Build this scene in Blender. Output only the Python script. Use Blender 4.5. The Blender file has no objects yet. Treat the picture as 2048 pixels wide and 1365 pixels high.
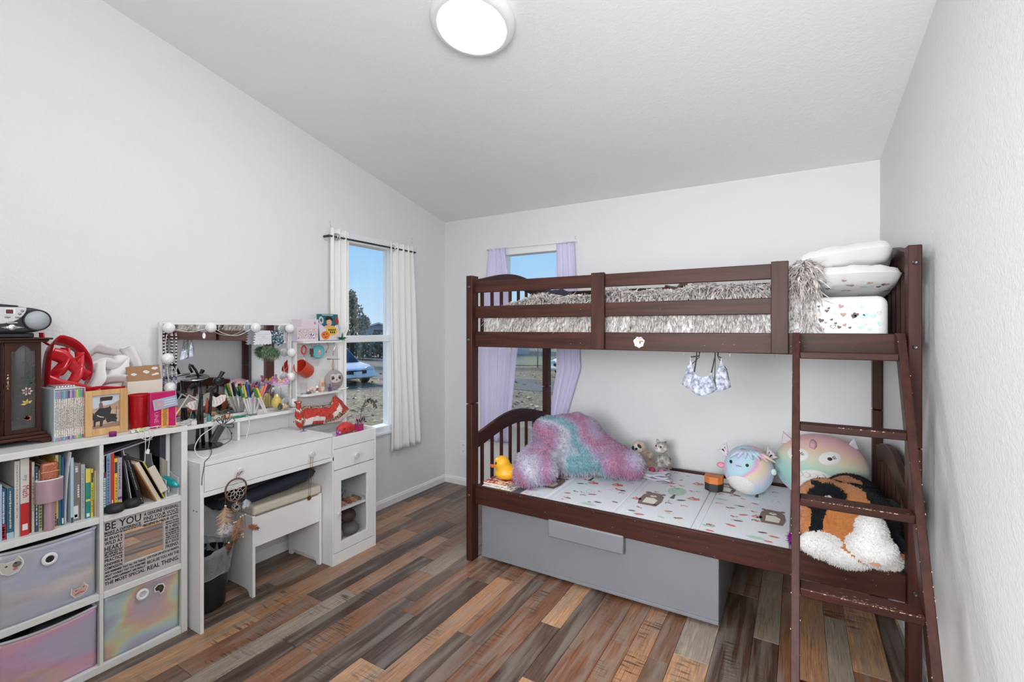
import bpy, bmesh, math, random
import numpy as np
from mathutils import Matrix, Vector, Euler, noise
SC = bpy.context.scene
COL = SC.collection
PI = math.pi
rnd = random.Random(7)

# ---------------------------------------------------------------- camera, world, sun, exposure
cam_d = bpy.data.cameras.new('camera'); cam = bpy.data.objects.new('camera', cam_d); COL.objects.link(cam)
cam.location = (0, 0, 1.37); cam.rotation_euler = (PI/2, 0, math.radians(30.93))
cam_d.sensor_width = 36; cam_d.lens = 957/2048*36; cam_d.shift_y = -(682.5-656.9)/2048
cam_d.clip_start = .02; cam_d.clip_end = 500
SC.camera = cam
SC.view_settings.view_transform = 'Standard'; SC.view_settings.look = 'None'
SC.view_settings.gamma = 1; SC.view_settings.use_curve_mapping = False
SC.view_settings.exposure = 0.22
SC.cycles.use_denoising = True
SC.cycles.max_bounces = 10; SC.cycles.diffuse_bounces = 6; SC.cycles.transparent_max_bounces = 16
SC.cycles.sample_clamp_indirect = 6

W = bpy.data.worlds.new('sky'); SC.world = W; W.use_nodes = True
nt = W.node_tree; nt.nodes.clear()
def nd(nt, t, **kw):
    n = nt.nodes.new(t)
    for k, v in kw.items():
        if k in n.inputs: n.inputs[k].default_value = v
        else: setattr(n, k, v)
    return n
def ramp(nt, stops, interp='LINEAR'):
    n = nt.nodes.new('ShaderNodeValToRGB'); e = n.color_ramp.elements; n.color_ramp.interpolation = interp
    while len(e) < len(stops): e.new(.5)
    for i, (p, c) in enumerate(stops):
        e[i].position = p; e[i].color = (*c, 1) if len(c) == 3 else c
    return n
tc = nd(nt, 'ShaderNodeTexCoord'); sx = nd(nt, 'ShaderNodeSeparateXYZ')
nt.links.new(tc.outputs['Generated'], sx.inputs[0])
rp = ramp(nt, [(0, (.58, .76, .93)), (.10, (.42, .67, .94)), (.20, (.29, .58, .95)), (.45, (.15, .40, .86)), (1, (.07, .24, .70))])
nt.links.new(sx.outputs['Z'], rp.inputs[0])
bg = nd(nt, 'ShaderNodeBackground', Strength=.9); nt.links.new(rp.outputs[0], bg.inputs[0])
wo = nd(nt, 'ShaderNodeOutputWorld'); nt.links.new(bg.outputs[0], wo.inputs[0])

sun_d = bpy.data.lights.new('sun', 'SUN'); sun = bpy.data.objects.new('sun', sun_d); COL.objects.link(sun)
sun_d.energy = 5.0; sun_d.angle = math.radians(24); sun_d.color = (1, .93, .82)
sun.rotation_euler = Vector((-.85, .25, .46)).to_track_quat('Z', 'Y').to_euler()
LAMP_STRENGTH = 55
# two unseen fill lights added behind the camera: one turned up to the ceiling, one towards the bed
def fill_light(name, loc, aim, size, power, spread):
    d = bpy.data.lights.new(name, 'AREA'); o = bpy.data.objects.new(name, d); COL.objects.link(o)
    d.shape = 'DISK'; d.size = size; d.energy = power; d.color = (.94, .975, 1); d.spread = math.radians(spread)
    o.location = loc; o.rotation_euler = (Vector(loc)-Vector(aim)).to_track_quat('Z', 'Y').to_euler()
fill_light('bounce_fill', (.05, -.25, 1.75), (-.75, 1.3, 2.9), 1.0, 33, 170)
fill_light('front_fill', (-.75, -.75, 1.3), (.0, 2.7, .30), 1.1, 21, 95)

# ---------------------------------------------------------------- helpers
def lin(c):
    return tuple((x/12.92 if x <= .04045 else ((x+.055)/1.055)**2.4) for x in c)
def rgb(r, g, b): return lin((r/255, g/255, b/255))

def mat(name, col, rough=.5, metal=0., bump=None, spec=.5, coat=0., emit=0., alpha=1., trans=0., sheen=0., var=None, rand=0.):
    """plain principled; bump=(scale,strength); var=(scale,colour2,amount) mottles the colour"""
    m = bpy.data.materials.get(name)
    if m: return m
    m = bpy.data.materials.new(name); m.use_nodes = True; t = m.node_tree; p = t.nodes['Principled BSDF']
    p.inputs['Base Color'].default_value = (*col, 1); p.inputs['Roughness'].default_value = rough
    p.inputs['Metallic'].default_value = metal; p.inputs['Specular IOR Level'].default_value = spec
    p.inputs['Coat Weight'].default_value = coat; p.inputs['Alpha'].default_value = alpha
    p.inputs['Transmission Weight'].default_value = trans; p.inputs['Sheen Weight'].default_value = sheen
    if emit:
        p.inputs['Emission Color'].default_value = (*col, 1); p.inputs['Emission Strength'].default_value = emit
    tcn = None
    if bump or var:
        tcn = nd(t, 'ShaderNodeTexCoord')
    if var:
        n = nd(t, 'ShaderNodeTexNoise', Scale=var[0], Detail=4.)
        t.links.new(tcn.outputs['Object'], n.inputs['Vector'])
        r = ramp(t, [(.5-.25, col), (.5+.25, var[1])]); t.links.new(n.outputs['Fac'], r.inputs[0])
        t.links.new(r.outputs[0], p.inputs['Base Color'])
    if bump:
        n = nd(t, 'ShaderNodeTexNoise', Scale=bump[0], Detail=3.)
        t.links.new(tcn.outputs['Object'], n.inputs['Vector'])
        b = nd(t, 'ShaderNodeBump', Strength=bump[1], Distance=bump[2] if len(bump) > 2 else .004)
        t.links.new(n.outputs['Fac'], b.inputs['Height']); t.links.new(b.outputs[0], p.inputs['Normal'])
    return m

class MB:
    """collects shapes in world coordinates; build() links them as ONE mesh object"""
    def __init__(s): s.v = []; s.f = []; s.m = []
    def _add(s, vs, fs, m=0):
        o = len(s.v); s.v += [tuple(v) for v in vs]; s.f += [tuple(i+o for i in f) for f in fs]; s.m += [m]*len(fs); return s
    def box(s, x0, x1, y0, y1, z0, z1, m=0):
        if x0 > x1: x0, x1 = x1, x0
        if y0 > y1: y0, y1 = y1, y0
        if z0 > z1: z0, z1 = z1, z0
        return s._add([(x0,y0,z0),(x1,y0,z0),(x1,y1,z0),(x0,y1,z0),(x0,y0,z1),(x1,y0,z1),(x1,y1,z1),(x0,y1,z1)],
            [(0,3,2,1),(4,5,6,7),(0,1,5,4),(1,2,6,5),(2,3,7,6),(3,0,4,7)], m)
    def obox(s, c, h, mt, m=0):
        vs = [Vector(c) + mt @ Vector((sx*h[0], sy*h[1], sz*h[2])) for sz in (-1,1) for sx, sy in ((-1,-1),(1,-1),(1,1),(-1,1))]
        return s._add(vs, [(0,3,2,1),(4,5,6,7),(0,1,5,4),(1,2,6,5),(2,3,7,6),(3,0,4,7)], m)
    def prism(s, poly, ax, a, b, m=0):
        """poly of 2-D points extruded along axis ax from a to b; other axes in cyclic order xyz without ax"""
        n = len(poly)
        ar = sum(poly[i][0]*poly[(i+1)%n][1]-poly[(i+1)%n][0]*poly[i][1] for i in range(n))
        if ar < 0: poly = poly[::-1]
        def P(p, t):
            if ax == 'x': return (t, p[0], p[1])
            if ax == 'y': return (p[0], t, p[1])
            return (p[0], p[1], t)
        fs = [tuple(range(n))[::-1], tuple(range(n, 2*n))] + [(i, (i+1)%n, n+(i+1)%n, n+i) for i in range(n)]
        if ax == 'y': fs = [f[::-1] for f in fs]
        if a > b: a, b = b, a
        return s._add([P(p, a) for p in poly]+[P(p, b) for p in poly], fs, m)
    def tube(s, pts, r, n=8, m=0, closed=False, caps=True):
        pts = [Vector(p) for p in pts]; k = len(pts)
        rs = r if isinstance(r, (list, tuple)) else [r]*k
        vs = []; prev = None
        for i, p in enumerate(pts):
            a = pts[(i-1) % k] if (closed or i > 0) else p; b = pts[(i+1) % k] if (closed or i < k-1) else p
            t = (b-a); t = t.normalized() if t.length > 1e-9 else Vector((0,0,1))
            if prev is None:
                u = t.orthogonal().normalized()
            else:
                u = prev - t*prev.dot(t); u = u.normalized() if u.length > 1e-6 else t.orthogonal().normalized()
            prev = u; w = t.cross(u)
            vs += [p + (u*math.cos(2*PI*j/n) + w*math.sin(2*PI*j/n))*rs[i] for j in range(n)]
        fs = []
        for i in range(k if closed else k-1):
            i2 = (i+1) % k
            fs += [(i*n+j, i*n+(j+1)%n, i2*n+(j+1)%n, i2*n+j) for j in range(n)]
        if caps and not closed:
            fs += [tuple(range(n))[::-1], tuple(range((k-1)*n, k*n))]
        return s._add(vs, fs, m)
    def lathe(s, prof, c=(0,0,0), n=24, mt=None, m=0, caps=True):
        mt = mt or Matrix.Identity(3); vs = []; k = len(prof)
        for r, z in prof:
            vs += [Vector(c) + mt @ Vector((r*math.cos(2*PI*j/n), r*math.sin(2*PI*j/n), z)) for j in range(n)]
        fs = []
        for i in range(k-1):
            fs += [(i*n+j, i*n+(j+1)%n, (i+1)*n+(j+1)%n, (i+1)*n+j) for j in range(n)]
        if caps:
            if prof[0][0] > 1e-5: fs.append(tuple(range(n))[::-1])
            if prof[-1][0] > 1e-5: fs.append(tuple(range((k-1)*n, k*n)))
        return s._add(vs, fs, m)
    def ell(s, c, r, nu=16, nv=10, mt=None, m=0):
        if not isinstance(r, (list, tuple)): r = (r, r, r)
        mt = mt or Matrix.Identity(3); vs = [Vector(c)+mt@Vector((0,0,-r[2]))]
        for i in range(1, nv):
            t = PI*i/nv - PI/2
            vs += [Vector(c)+mt@Vector((r[0]*math.cos(t)*math.cos(2*PI*j/nu), r[1]*math.cos(t)*math.sin(2*PI*j/nu), r[2]*math.sin(t))) for j in range(nu)]
        vs.append(Vector(c)+mt@Vector((0,0,r[2]))); e = len(vs)-1
        fs = [(0, 1+(j+1)%nu, 1+j) for j in range(nu)]
        for i in range(nv-2):
            a = 1+i*nu; fs += [(a+j, a+(j+1)%nu, a+nu+(j+1)%nu, a+nu+j) for j in range(nu)]
        a = 1+(nv-2)*nu; fs += [(a+j, a+(j+1)%nu, e) for j in range(nu)]
        return s._add(vs, fs, m)
    def grid(s, fn, nu, nv, m=0, cu=False):
        vs = [fn(i/nu, j/nv) for j in range(nv+1) for i in range(nu+1)]
        fs = [(j*(nu+1)+i, j*(nu+1)+i+1, (j+1)*(nu+1)+i+1, (j+1)*(nu+1)+i) for j in range(nv) for i in range(nu)]
        return s._add(vs, fs, m)
    def poly(s, pts, m=0): return s._add(pts, [tuple(range(len(pts)))], m)
    def xf(s, mt, start=0):
        for i in range(start, len(s.v)): s.v[i] = tuple(mt @ Vector(s.v[i]))
        return s
    def build(s, name, mats, parent=None, smooth=None, bevel=0., bseg=2, solid=0., sub=0, org=None):
        if not isinstance(mats, (list, tuple)): mats = [mats]
        me = bpy.data.meshes.new(name); o = bpy.data.objects.new(name, me)
        if parent is not None:
            inv = wm(parent).inverted(); vs = [tuple(inv @ Vector(v)) for v in s.v]
        else:
            a = np.array(s.v); c = org or (float((a[:,0].min()+a[:,0].max())/2), float((a[:,1].min()+a[:,1].max())/2), float(a[:,2].min()))
            vs = [(v[0]-c[0], v[1]-c[1], v[2]-c[2]) for v in s.v]; o.location = c
        me.from_pydata(vs, [], s.f)
        for mm in mats: me.materials.append(mm)
        if len(mats) > 1: me.polygons.foreach_set('material_index', s.m)
        if smooth is not None:
            me.polygons.foreach_set('use_smooth', [True]*len(me.polygons))
            if smooth < 180: me.set_sharp_from_angle(angle=math.radians(smooth))
        me.update()
        if parent is not None: o.parent = parent
        if bevel:
            b = o.modifiers.new('bevel', 'BEVEL'); b.width = bevel; b.segments = bseg; b.limit_method = 'ANGLE'; b.angle_limit = math.radians(40); b.harden_normals = False
        if sub:
            b = o.modifiers.new('sub', 'SUBSURF'); b.levels = sub; b.render_levels = sub
        if solid:
            b = o.modifiers.new('solid', 'SOLIDIFY'); b.thickness = solid; b.offset = 0
        COL.objects.link(o)
        return o

def wm(o):
    m = Matrix.LocRotScale(o.location, o.rotation_euler, o.scale)
    return wm(o.parent) @ m if o.parent else m
def tag(o, label=None, cat=None, group=None, kind=None):
    if label: o['label'] = label
    if cat: o['category'] = cat
    if group: o['group'] = group
    if kind: o['kind'] = kind
    return o
def thing(name, label, cat, loc=(0,0,0), rotz=0., group=None):
    o = bpy.data.objects.new(name, None); o.empty_display_size = .05; COL.objects.link(o)
    o.location = loc; o.rotation_euler = (0, 0, rotz)
    return tag(o, label, cat, group)
def struct(o): o['kind'] = 'structure'; return o
def bx(name, m, parent, x0, x1, y0, y1, z0, z1, bevel=.002):
    return MB().box(x0, x1, y0, y1, z0, z1).build(name, m, parent, bevel=bevel, smooth=40)
def Rx(a): return Matrix.Rotation(a, 3, 'X')
def Ry(a): return Matrix.Rotation(a, 3, 'Y')
def Rz(a): return Matrix.Rotation(a, 3, 'Z')
def copy_tree(o, parent=None):
    c = o.copy(); COL.objects.link(c); c.parent = parent if parent else o.parent
    for ch in list(o.children): copy_tree(ch, c)
    return c

def blob(parts, voxel=.008, it=6, fac=.6):
    """melts ellipsoids (c, r, matrix) into one skin; returns (verts, faces) in world coordinates"""
    b = MB()
    for p in parts:
        b.ell(p[0], p[1], 16, 10, p[2] if len(p) > 2 else None)
    o = b.build('melt', mat('melt', (1,1,1)))
    r = o.modifiers.new('r', 'REMESH'); r.mode = 'VOXEL'; r.voxel_size = voxel
    s = o.modifiers.new('s', 'SMOOTH'); s.factor = fac; s.iterations = it
    dg = bpy.context.evaluated_depsgraph_get(); ev = o.evaluated_get(dg); me = ev.to_mesh()
    L = Vector(o.location); vs = [tuple(v.co+L) for v in me.vertices]; fs = [tuple(p.vertices) for p in me.polygons]
    ev.to_mesh_clear(); d = o.data; bpy.data.objects.remove(o); bpy.data.meshes.remove(d)
    return vs, fs
def mb_of(vs, fs, mi=None):
    b = MB(); b.v = list(vs); b.f = list(fs); b.m = list(mi) if mi else [0]*len(fs); return b

def fur(name, src, parent, m, n, length, width, down=0., jit=.5, seed=1, keep=None, segs=3, comb=(0,0,0)):
    """tapered bent strands over the faces of src (an MB); ONE stuff part"""
    rg = np.random.default_rng(seed)
    V = np.array(src.v); tris = []
    for f in src.f:
        for k in range(1, len(f)-1): tris.append((f[0], f[k], f[k+1]))
    T = np.array(tris); A, B, C = V[T[:,0]], V[T[:,1]], V[T[:,2]]
    N = np.cross(B-A, C-A); ar = np.linalg.norm(N, axis=1)+1e-12; N = N/ar[:,None]
    if keep is not None:
        k = keep((A+B+C)/3, N); A, B, C, N, ar = A[k], B[k], C[k], N[k], ar[k]
    i = rg.choice(len(ar), n, p=ar/ar.sum()); u, v = rg.random(n), rg.random(n); fl = u+v > 1; u[fl], v[fl] = 1-u[fl], 1-v[fl]
    P = A[i]+(B[i]-A[i])*u[:,None]+(C[i]-A[i])*v[:,None]; D = N[i]+rg.normal(0, jit, (n,3))+np.array(comb)
    D /= np.linalg.norm(D, axis=1)[:,None]
    S = np.cross(D, rg.normal(0, 1, (n,3))); S /= np.linalg.norm(S, axis=1)[:,None]+1e-9
    Ln = length*(.6+.7*rg.random(n)); g = np.array([0,0,-1.])
    side = np.cross(D, S); rows = []
    bend = rg.normal(0, .45, n)
    for s in range(segs+1):
        t = s/segs
        c = P + D*(Ln*t)[:,None] + g*(down*Ln*t*t)[:,None] + side*(bend*Ln*t*t)[:,None]
        w = width*(1-.75*t*t)*(.7+.6*rg.random(n)) if s else np.full(n, width)
        rows.append((c-S*(w/2)[:,None], c+S*(w/2)[:,None]))
    k = 2*(segs+1); vs = np.stack([x for r in rows for x in r], 1).reshape(-1, 3)
    base = (np.arange(n)*k)[:,None,None]
    q = np.array([[2*s, 2*s+1, 2*s+3, 2*s+2] for s in range(segs)])[None]
    fs = (base+q).reshape(-1, 4)
    me = bpy.data.meshes.new(name); o = bpy.data.objects.new(name, me)
    inv = np.array(wm(parent).inverted()) if parent else np.eye(4)
    vs = vs@inv[:3,:3].T+inv[:3,3]
    me.vertices.add(len(vs)); me.vertices.foreach_set('co', vs.ravel())
    me.loops.add(len(fs)*4); me.loops.foreach_set('vertex_index', fs.ravel().astype(np.int32))
    me.polygons.add(len(fs)); me.polygons.foreach_set('loop_start', np.arange(len(fs), dtype=np.int32)*4)
    me.polygons.foreach_set('use_smooth', np.ones(len(fs), bool))
    me.materials.append(m); me.update(calc_edges=True); me.validate()
    if parent: o.parent = parent
    COL.objects.link(o); o['kind'] = 'stuff'
    return o

def text_mb(lines, org, right, up, depth=.0006, bold=0.):
    """lines: (string, x, y, size, width or None) laid out on a plane; returns an MB of flat lettering"""
    out = MB(); right = Vector(right); up = Vector(up); nrm = right.cross(up)
    for s, x, y, size, wid in lines:
        cu = bpy.data.curves.new('letters', 'FONT'); cu.body = s; cu.size = size; cu.resolution_u = 2; cu.fill_mode = 'FRONT'; cu.offset = bold
        o = bpy.data.objects.new('letters', cu); COL.objects.link(o)
        dg = bpy.context.evaluated_depsgraph_get(); ev = o.evaluated_get(dg); me = ev.to_mesh()
        if me and len(me.vertices):
            xs = [v.co.x for v in me.vertices]; x0, x1 = min(xs), max(xs); k = (wid/(x1-x0)) if wid else 1
            vs = [Vector(org)+right*(x+(v.co.x-x0)*k)+up*(y+v.co.y)+nrm*depth for v in me.vertices]
            out._add(vs, [tuple(p.vertices) for p in me.polygons])
        ev.to_mesh_clear(); bpy.data.objects.remove(o); bpy.data.curves.remove(cu)
    return out

# ---------------------------------------------------------------- shared materials
def wall_mat(name, col, bump=.28):
    m = bpy.data.materials.new(name); m.use_nodes = True; t = m.node_tree; p = t.nodes['Principled BSDF']
    p.inputs['Base Color'].default_value = (*col, 1); p.inputs['Roughness'].default_value = .75; p.inputs['Specular IOR Level'].default_value = .25
    c = nd(t, 'ShaderNodeTexCoord'); n = nd(t, 'ShaderNodeTexNoise', Scale=105., Detail=2.); n2 = nd(t, 'ShaderNodeTexNoise', Scale=38., Detail=2.)
    t.links.new(c.outputs['Object'], n.inputs['Vector']); t.links.new(c.outputs['Object'], n2.inputs['Vector'])
    a = nd(t, 'ShaderNodeMath', operation='ADD'); t.links.new(n.outputs['Fac'], a.inputs[0]); t.links.new(n2.outputs['Fac'], a.inputs[1])
    b = nd(t, 'ShaderNodeBump', Strength=bump, Distance=.006); t.links.new(a.outputs[0], b.inputs['Height']); t.links.new(b.outputs[0], p.inputs['Normal'])
    return m
M_WALL = wall_mat('wall_paint', (.77,.77,.772)); M_CEIL = wall_mat('ceiling_paint', (.86,.86,.858), .22)
M_TRIM = mat('trim_paint', (.82,.82,.83), .35)
M_VINYL = mat('window_vinyl', (.84,.85,.86), .3)
M_WHITE = mat('white_laminate', (.80,.80,.79), .35, var=(3, (.77,.765,.755)))
M_SHELF = mat('shelf_laminate', (.76,.76,.745), .45, var=(4, (.72,.72,.70)))
M_BLACK = mat('black_plastic', (.012,.012,.013), .32)
M_MATTE = mat('matte_black', (.02,.02,.022), .6)
M_CHROME = mat('chrome', (.8,.8,.82), .15, 1.)
M_CREAM = mat('cream', (.72,.66,.55), .6)

def glass_mat(name='glass', col=(1,1,1), mix=.9):
    m = bpy.data.materials.new(name); m.use_nodes = True; t = m.node_tree; t.nodes.clear()
    tr = nd(t, 'ShaderNodeBsdfTransparent', Color=(*col, 1)); gl = nd(t, 'ShaderNodeBsdfGlossy', Roughness=.03)
    fr = nd(t, 'ShaderNodeLayerWeight', Blend=.5); mx = nd(t, 'ShaderNodeMixShader'); o = nd(t, 'ShaderNodeOutputMaterial')
    pw = nd(t, 'ShaderNodeMath', operation='POWER'); pw.inputs[1].default_value = 5.; t.links.new(fr.outputs['Facing'], pw.inputs[0])
    k = nd(t, 'ShaderNodeMath', operation='MULTIPLY_ADD'); k.inputs[1].default_value = .9*mix; k.inputs[2].default_value = .045*mix
    t.links.new(pw.outputs[0], k.inputs[0]); t.links.new(k.outputs[0], mx.inputs[0]); t.links.new(tr.outputs[0], mx.inputs[1]); t.links.new(gl.outputs[0], mx.inputs[2]); t.links.new(mx.outputs[0], o.inputs[0])
    return m
M_GLASS = glass_mat(); M_PANE = glass_mat('window_glass', (.97,.985,.98), .6)

def wood_mat(name, base, dark, axis='X', rough=.45, scale=1., coat=.0):
    m = bpy.data.materials.new(name); m.use_nodes = True; t = m.node_tree; p = t.nodes['Principled BSDF']
    c = nd(t, 'ShaderNodeTexCoord'); mp = nd(t, 'ShaderNodeMapping'); s = {'X': (1.2,22,22), 'Y': (22,1.2,22), 'Z': (22,22,1.2)}[axis]
    mp.inputs['Scale'].default_value = [x*scale for x in s]; t.links.new(c.outputs['Object'], mp.inputs['Vector'])
    n = nd(t, 'ShaderNodeTexNoise', Scale=2.2, Detail=6., Distortion=.6); t.links.new(mp.outputs[0], n.inputs['Vector'])
    r = ramp(t, [(.35, dark), (.68, base)]); t.links.new(n.outputs['Fac'], r.inputs[0]); t.links.new(r.outputs[0], p.inputs['Base Color'])
    b = nd(t, 'ShaderNodeBump', Strength=.12, Distance=.002); t.links.new(n.outputs['Fac'], b.inputs['Height']); t.links.new(b.outputs[0], p.inputs['Normal'])
    p.inputs['Roughness'].default_value = rough; p.inputs['Coat Weight'].default_value = coat; p.inputs['Coat Roughness'].default_value = .25; p.inputs['Specular IOR Level'].default_value = .24
    return m
CH0, CH1 = (.064,.0185,.0130), (.031,.0105,.0082)
M_BEDX = wood_mat('cherry_wood_x', CH0, CH1, 'X'); M_BEDY = wood_mat('cherry_wood_y', CH0, CH1, 'Y'); M_BEDZ = wood_mat('cherry_wood_z', CH0, CH1, 'Z')
M_CHIP = mat('bare_wood_chip', (.55,.38,.26), .8)

def floor_mat():
    m = bpy.data.materials.new('plank_laminate'); m.use_nodes = True; t = m.node_tree; p = t.nodes['Principled BSDF']; L = t.links.new
    c = nd(t, 'ShaderNodeTexCoord'); oi = nd(t, 'ShaderNodeObjectInfo')
    off = nd(t, 'ShaderNodeVectorMath', operation='SCALE'); off.inputs[3].default_value = 60.
    cmb = nd(t, 'ShaderNodeCombineXYZ'); L(oi.outputs['Random'], cmb.inputs[0]); L(oi.outputs['Random'], cmb.inputs[1]); L(cmb.outputs[0], off.inputs[0])
    ad = nd(t, 'ShaderNodeVectorMath', operation='ADD'); L(c.outputs['Object'], ad.inputs[0]); L(off.outputs[0], ad.inputs[1])
    base = ramp(t, [(0, rgb(104,76,58)), (.13, rgb(158,116,86)), (.27, rgb(74,55,46)), (.40, rgb(128,112,98)), (.50, rgb(118,80,60)), (.62, rgb(174,134,100)), (.74, rgb(86,68,58)), (.84, rgb(132,92,68)), (.93, rgb(150,136,122))], 'CONSTANT')
    L(oi.outputs['Random'], base.inputs[0])
    # long grain
    mp = nd(t, 'ShaderNodeMapping'); mp.inputs['Scale'].default_value = (150, 7., 1); L(ad.outputs[0], mp.inputs['Vector'])
    g = nd(t, 'ShaderNodeTexNoise', Scale=1., Detail=7., Roughness=.72, Distortion=.5); L(mp.outputs[0], g.inputs['Vector'])
    gr = ramp(t, [(.30, (.22,.22,.22)), (.42, (.70,.70,.70)), (.53, (1.05,1.04,1.02)), (.70, (1.65,1.62,1.56))]); L(g.outputs['Fac'], gr.inputs[0])
    mul = nd(t, 'ShaderNodeMix', data_type='RGBA', blend_type='MULTIPLY'); mul.inputs[0].default_value = .85
    L(base.outputs[0], mul.inputs[6]); L(gr.outputs[0], mul.inputs[7])
    # broad weathered patches
    mp2 = nd(t, 'ShaderNodeMapping'); mp2.inputs['Scale'].default_value = (26, 1.9, 1); L(ad.outputs[0], mp2.inputs['Vector'])
    n2 = nd(t, 'ShaderNodeTexNoise', Scale=1., Detail=4., Distortion=.5); L(mp2.outputs[0], n2.inputs['Vector'])
    r2 = ramp(t, [(.46, (0,0,0)), (.62, (1,1,1))]); L(n2.outputs['Fac'], r2.inputs[0])
    mx2 = nd(t, 'ShaderNodeMix', data_type='RGBA', blend_type='MIX'); mx2.inputs[7].default_value = (*rgb(138,128,120), 1)
    k2 = nd(t, 'ShaderNodeMath', operation='MULTIPLY'); k2.inputs[1].default_value = .5; L(r2.outputs[0], k2.inputs[0]); L(k2.outputs[0], mx2.inputs[0]); L(mul.outputs[2], mx2.inputs[6])
    # saw marks across the plank
    mp3 = nd(t, 'ShaderNodeMapping'); mp3.inputs['Scale'].default_value = (6, 90, 1); L(ad.outputs[0], mp3.inputs['Vector'])
    n3 = nd(t, 'ShaderNodeTexNoise', Scale=1., Detail=2., Distortion=1.2); L(mp3.outputs[0], n3.inputs['Vector'])
    mp4 = nd(t, 'ShaderNodeMapping'); mp4.inputs['Scale'].default_value = (5, 3.0, 1); mp4.inputs['Location'].default_value = (7.7,3.1,0); L(ad.outputs[0], mp4.inputs['Vector'])
    n4 = nd(t, 'ShaderNodeTexNoise', Scale=1., Detail=2.); L(mp4.outputs[0], n4.inputs['Vector'])
    r4 = ramp(t, [(.54, (0,0,0)), (.66, (1,1,1))]); L(n4.outputs['Fac'], r4.inputs[0])
    r3 = ramp(t, [(.52, (0,0,0)), (.60, (1,1,1))]); L(n3.outputs['Fac'], r3.inputs[0])
    k = nd(t, 'ShaderNodeMath', operation='MULTIPLY'); L(r3.outputs[0], k.inputs[0]); L(r4.outputs[0], k.inputs[1])
    k5 = nd(t, 'ShaderNodeMath', operation='MULTIPLY'); k5.inputs[1].default_value = .75; L(k.outputs[0], k5.inputs[0])
    mx = nd(t, 'ShaderNodeMix', data_type='RGBA', blend_type='MIX'); L(k5.outputs[0], mx.inputs[0]); L(mx2.outputs[2], mx.inputs[6]); mx.inputs[7].default_value = (*rgb(48,38,34), 1)
    L(mx.outputs[2], p.inputs['Base Color'])
    p.inputs['Roughness'].default_value = .30; p.inputs['Specular IOR Level'].default_value = .55
    b = nd(t, 'ShaderNodeBump', Strength=.3, Distance=.001); L(g.outputs['Fac'], b.inputs['Height']); L(b.outputs[0], p.inputs['Normal'])
    return m
M_FLOOR = floor_mat()

# ---------------------------------------------------------------- the room
LX, BY, FY = -2.72, 3.37, -.9
def RXat(y): return .392 + .034*(BY-y)
def CZ(y): return 2.318 + .2218*(BY-y)
fl = struct(MB().box(LX-.1, RXat(FY)+.1, FY-.1, BY+.1, -.06, -.004).build('floor', mat('subfloor', (.02,.015,.012), .9)))
xs, r_ = LX+.002, random.Random(21); n_pl = 0
while xs < RXat(FY)-.005:
    w = r_.choice((.075,.085,.10,.10,.125,.14)); x1 = min(xs+w, RXat(FY)); y = FY - r_.random()*.8
    while y < BY-.003:
        y1 = min(y + r_.choice((.45,.6,.75,.9,1.1)), BY-.003)
        if BY-y1 < .12: y1 = BY-.003
        if y1 > FY+.02 and xs < RXat((max(y,FY)+y1)/2)+.05:
            MB().box(xs+.0005, x1-.0005, max(y, FY)+.0005, y1-.0005, -.004, 0).build('plank', M_FLOOR, fl, bevel=.0012, bseg=1); n_pl += 1
        y = y1
    xs = x1
# left wall with the window opening, back wall with the other one
WL = (2.18, 2.76, .56, 2.04); WB = (-2.137, -1.566, .56, 2.04)
b = MB(); a0, a1 = LX-.13, LX
b.prism([(FY, 0), (WL[0], 0), (WL[0], CZ(WL[0])), (FY, CZ(FY))], 'x', a0, a1)
b.prism([(WL[1], 0), (BY+.13, 0), (BY+.13, CZ(BY+.13)), (WL[1], CZ(WL[1]))], 'x', a0, a1)
b.box(a0, a1, WL[0], WL[1], 0, WL[2]); b.prism([(WL[0], WL[3]), (WL[1], WL[3]), (WL[1], CZ(WL[1])), (WL[0], CZ(WL[0]))], 'x', a0, a1)
struct(b.build('wall_left', M_WALL))
b = MB(); zt = CZ(BY)
b.box(LX, WB[0], BY, BY+.13, 0, zt); b.box(WB[1], RXat(BY)+.1, BY, BY+.13, 0, zt); b.box(WB[0], WB[1], BY, BY+.13, 0, WB[2]); b.box(WB[0], WB[1], BY, BY+.13, WB[3], zt)
struct(b.build('wall_back', M_WALL))
b = MB(); p0, p1 = (RXat(FY), FY), (RXat(BY+.13), BY+.13)
vs = [(p0[0],p0[1],0),(p1[0],p1[1],0),(p1[0],p1[1],CZ(p1[1])),(p0[0],p0[1],CZ(FY)),(p0[0]+.1,p0[1],0),(p1[0]+.1,p1[1],0),(p1[0]+.1,p1[1],CZ(p1[1])),(p0[0]+.1,p0[1],CZ(FY))]
b._add(vs, [(0,3,2,1),(4,5,6,7),(0,1,5,4),(3,7,6,2),(0,4,7,3),(1,2,6,5)]); struct(b.build('wall_right', M_WALL))
struct(MB().box(LX-.13, RXat(FY)+.1, FY-.12, FY, 0, CZ(FY)).build('wall_front', M_WALL))
struct(MB().prism([(FY-.12, CZ(FY-.12)), (BY+.13, CZ(BY+.13)), (BY+.13, CZ(BY+.13)+.12), (FY-.12, CZ(FY-.12)+.12)], 'x', LX-.13, RXat(FY)+.1).build('ceiling', M_CEIL))
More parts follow.
